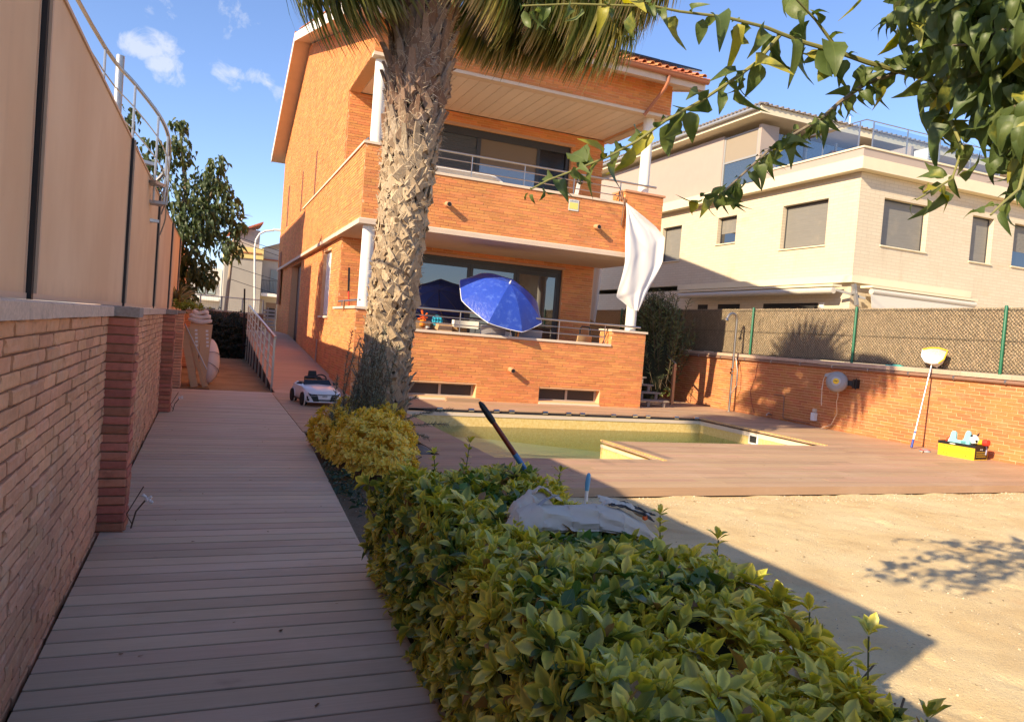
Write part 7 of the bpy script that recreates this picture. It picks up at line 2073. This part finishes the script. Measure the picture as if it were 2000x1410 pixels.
def nb_window(face, a, b, z0, z1, half=False):
    if face == 'l':
        f = MB().box((NX + .19, a, z0), (NX + .25, a + .06, z1)).box((NX + .19, b - .06, z0), (NX + .25, b, z1)).box((NX + .19, a + .06, z1 - .06), (NX + .25, b - .06, z1)).box((NX + .19, a + .06, z0), (NX + .25, b - .06, z0 + .06)).build('window', M_dark, ap)
        zz = z0 + .45 if half else z0 + .06
        MB().box((NX + .20, a + .06, zz), (NX + .22, b - .06, z1 - .06)).build('blind', M_blindg, f)
        if half: MB().box((NX + .21, a + .06, z0 + .06), (NX + .225, b - .06, zz)).build('pane', M_glass, f)
        MB().box((NX - .05, a - .04, z0 - .05), (NX + .19, b + .04, z0 - .003)).build('sill', M_ncream, ap)
    else:
        f = MB().box((a, NY + .19, z0), (a + .06, NY + .25, z1)).box((b - .06, NY + .19, z0), (b, NY + .25, z1)).box((a + .06, NY + .19, z1 - .06), (b - .06, NY + .25, z1)).box((a + .06, NY + .19, z0), (b - .06, NY + .25, z0 + .06)).build('window', M_dark, ap)
        zz = z0 + .6 if half else z0 + .06
        if half:
            for k in range(20): MB().box((a + .06, NY + .20, zz + k * (z1 - .06 - zz) / 20), (b - .06, NY + .22, zz + (k + .88) * (z1 - .06 - zz) / 20)).build('shutter_slat', M_blindg, f)
            MB().box((a + .06, NY + .21, z0 + .06), (b - .06, NY + .225, zz)).build('pane', M_glass, f)
        else: MB().box((a + .06, NY + .20, zz), (b - .06, NY + .22, z1 - .06)).build('blind', M_blindg, f)
        MB().box((a - .04, NY - .05, z0 - .05), (b + .04, NY + .19, z0 - .003)).build('sill', M_ncream, ap)
for k, w_ in enumerate(WL): nb_window('l', *w_, half=k == 1)
for k, w_ in enumerate(WR): nb_window('f', *w_, half=k >= 2)
MB().box((NX + .3, 18.0 + 1.31, 4.6), (39.6, 39.6, 4.7)).build('floor_slab', M_int, ap)
# ground floor openings and awnings
for y0, y1, z0, z1 in ((20.4, 23.2, .5, 3.62), (24.6, 26.0, 1.5, 3.62), (26.7, 27.4, 1.5, 3.62)): MB().box((NX - .012, y0, z0), (NX - .004, y1, z1)).build('ground_opening', M_int, ap)
aw = MB().lathe([(.11, 0), (.11, 8.9)], (NX - .55, 19.2, 3.98), (0, 1, 0), 12).build('awning_roll', mat('awning_cloth', (.56, .52, .45), .9), ap, smooth=True)
MB().box((NX - .62, 19.2, 4.12), (NX - .205, 28.1, 4.20)).build('awning_hood', M_ncream, ap)
MB().lathe([(.10, 0), (.10, 5.0)], (NX + .25, NY - .62, 4.0), (1, 0, 0), 12).build('awning_roll', mat('awning_cloth', (.56, .52, .45)), ap, smooth=True)
MB().prism([(NX + .2, NY - .66, 3.92), (NX + 5.2, NY - .66, 3.92), (NX + 5.2, NY - .75, 3.45), (NX + .2, NY - .75, 3.45)], (0, .012, 0)).build('awning_valance', mat('awning_cloth', (.56, .52, .45)), ap)
MB().box((NX + .2, NY - .7, 4.12), (NX + 5.3, NY - .205, 4.2)).build('awning_hood', M_ncream, ap)
e = MB(); e.bar((NX - .55, 19.1, 4.0), (NX + .1, NY - .55, 3.75), .08).bar((NX - .3, 18.6, 4.2), (NX - .2, 18.5, 3.5), .1).lathe([(.05, -.1), (.12, 0), (.05, .1)], (NX - .25, 18.6, 3.9), (1, 0, 0), 8); e.build('awning_joint', mat('dull_grey', (.22, .21, .20), .6), ap)
MB().bbox((NX - .05, 20.1, 3.4), (NX - .004, 20.3, 3.62), .01).build('wall_lamp', M_white, ap)
# attic storey set back behind the terrace
MB().box((NX + .02, 26.6, 8.43), (NX + .3, 39.5, 10.85)).build('attic_wall', M_nrend, ap)
MB().box((NX + .021, 24.25, 8.43), (NX + .3, 24.42, 10.85)).box((NX + .3, 24.25, 8.43), (NX + .9, 24.45, 10.85)).build('attic_pillar', M_nrend, ap)
ag = MB().box((NX + .05, 24.42, 8.6), (NX + .12, 24.50, 10.75)).box((NX + .05, 26.5, 8.6), (NX + .12, 26.6, 10.75)).box((NX + .05, 24.5, 9.62), (NX + .12, 26.5, 9.70)).box((NX + .05, 24.5, 10.69), (NX + .12, 26.5, 10.75)).build('attic_window', mat('grey_frame', (.30, .30, .30), .5), ap)
MB().box((NX + .08, 24.5, 9.7), (NX + .10, 26.5, 10.69)).build('blind', mat('sand_blind', (.30, .25, .19), .8), ag); MB().box((NX + .08, 24.5, 8.6), (NX + .10, 26.5, 9.62)).build('pane', glass_mat('attic_glass', (.05, .065, .075), .05, .9), ag)
fg = MB()
for x in (20.9, 22.6, 24.2, 25.8, 27.4): fg.box((x, 24.5, 8.43), (x + .08, 24.6, 10.85))
fg = fg.build('terrace_glazing', mat('grey_frame', (.30, .30, .30)), ap)
for x in (20.98, 22.68, 24.28, 25.88): MB().box((x, 24.54, 8.5), (x + 1.5, 24.56, 10.7)).build('pane', MATS['attic_glass'], fg)
MB().box((27.5, 24.5, 8.43), (39, 24.8, 10.85)).build('attic_wall', M_nrend, ap)
MB().box((25.2, 21.6, 8.45), (25.32, 24.5, 10.3)).build('terrace_divider', M_nrend, ap)
acu = MB().bbox((24.55, 20.3, 8.8), (25.15, 20.9, 9.85), .02).build('air_conditioner', M_white, ap)
for k in range(9): MB().box((24.62, 20.285, 8.95 + k * .09), (25.08, 20.298, 8.99 + k * .09)).build('louvre', M_dark, acu)
# glass balustrade with steel posts on the parapet
for y in (19.3, 20.9, 22.5, 24.1): MB().bar((NX + .05, y, 8.85), (NX + .05, y, 9.75), .035).build('balustrade_post', M_galv, ap)
for x in (20.4, 22.0, 23.6, 25.2, 26.8): MB().bar((x, NY + .05, 8.85), (x, NY + .05, 9.75), .035).build('balustrade_post', M_galv, ap)


def clear_glass():
    g = G('clear_glass')
    tr = g.n.new('ShaderNodeBsdfTransparent'); tr.inputs[0].default_value = (.86, .90, .90, 1)
    gl = g.n.new('ShaderNodeBsdfGlossy'); gl.inputs['Roughness'].default_value = .03
    mx = g.n.new('ShaderNodeMixShader'); mx.inputs[0].default_value = .14
    g.l.new(tr.outputs[0], mx.inputs[1]); g.l.new(gl.outputs[0], mx.inputs[2]); g.l.new(mx.outputs[0], g.out.inputs[0])
    return g.m


M_clear = clear_glass()
for a, b in ((19.33, 20.87), (20.93, 22.47), (22.53, 24.07)): MB().box((NX + .045, a, 8.92), (NX + .055, b, 9.68)).build('glass_panel', M_clear, ap)
for a, b in ((20.43, 21.97), (22.03, 23.57), (23.63, 25.17), (25.23, 26.77)): MB().box((a, NY + .045, 8.92), (b, NY + .055, 9.68)).build('glass_panel', M_clear, ap)
MB().tube([(NX + .05, 24.2, 9.78), (NX + .05, NY + .05, 9.78), (27, NY + .05, 9.78)], .018, 6).build('top_rail', M_galv, ap)
# low hip roof of the attic
ra = [(NX - .55, 23.7, 11.05), (40, 23.7, 11.05), (40, 40.3, 11.05), (NX - .55, 40.3, 11.05)]
rb_ = [(p[0], p[1], 11.36) for p in ra]
h = MB().raw(ra + rb_, [(0, 3, 2, 1), (0, 1, 5, 4), (1, 2, 6, 5), (2, 3, 7, 6), (3, 0, 4, 7)]); ah = h.build('attic_eave', M_ncream, ap)
rp = [(NX - .6, 23.62, 11.362), (40.1, 23.62, 11.362), (40.1, 40.4, 11.362), (NX - .6, 40.4, 11.362), (26.5, 31, 12.2), (36, 31, 12.2)]
ar = MB().raw(rp, [(0, 1, 5, 4), (1, 2, 5), (2, 3, 4, 5), (3, 0, 4), (0, 3, 2, 1)]).build('attic_roof', mat('grey_tile', (.20, .17, .15), .9, noise=(4, .2)), ap)
e = MB()
for k in range(70): e.tube([(NX - .62, 23.75 + k * .24, 11.40), (NX - .2, 23.75 + k * .24, 11.46)], .07, 6)
for k in range(70): e.tube([(NX - .4 + k * .28, 23.60, 11.39), (NX - .4 + k * .28, 24.0, 11.44)], .06, 6)
o = e.build('eave_tile_courses', mat('grey_tile', (.20, .17, .15)), ar); o['kind'] = 'stuff'
MB().tube([(NX - .66, 23.7, 11.25), (NX - .66, 40, 11.25)], .07, 10).build('gutter', mat('zinc', (.50, .50, .49), .4, metal=.6), ap, smooth=True)
ca = thing('roof_antenna', 'thin antenna mast on the roof of the cream apartment house', 'antenna', (30, 30, 12))
MB().tube([(29.4, 29, 11.8), (29.4, 29, 14.0)], .03, 5).tube([(29.7, 29, 11.8), (29.7, 29, 13.4)], .02, 5).bar((29.2, 29, 13.6), (29.9, 29, 13.6), .03).build('mast', M_galv, ca)
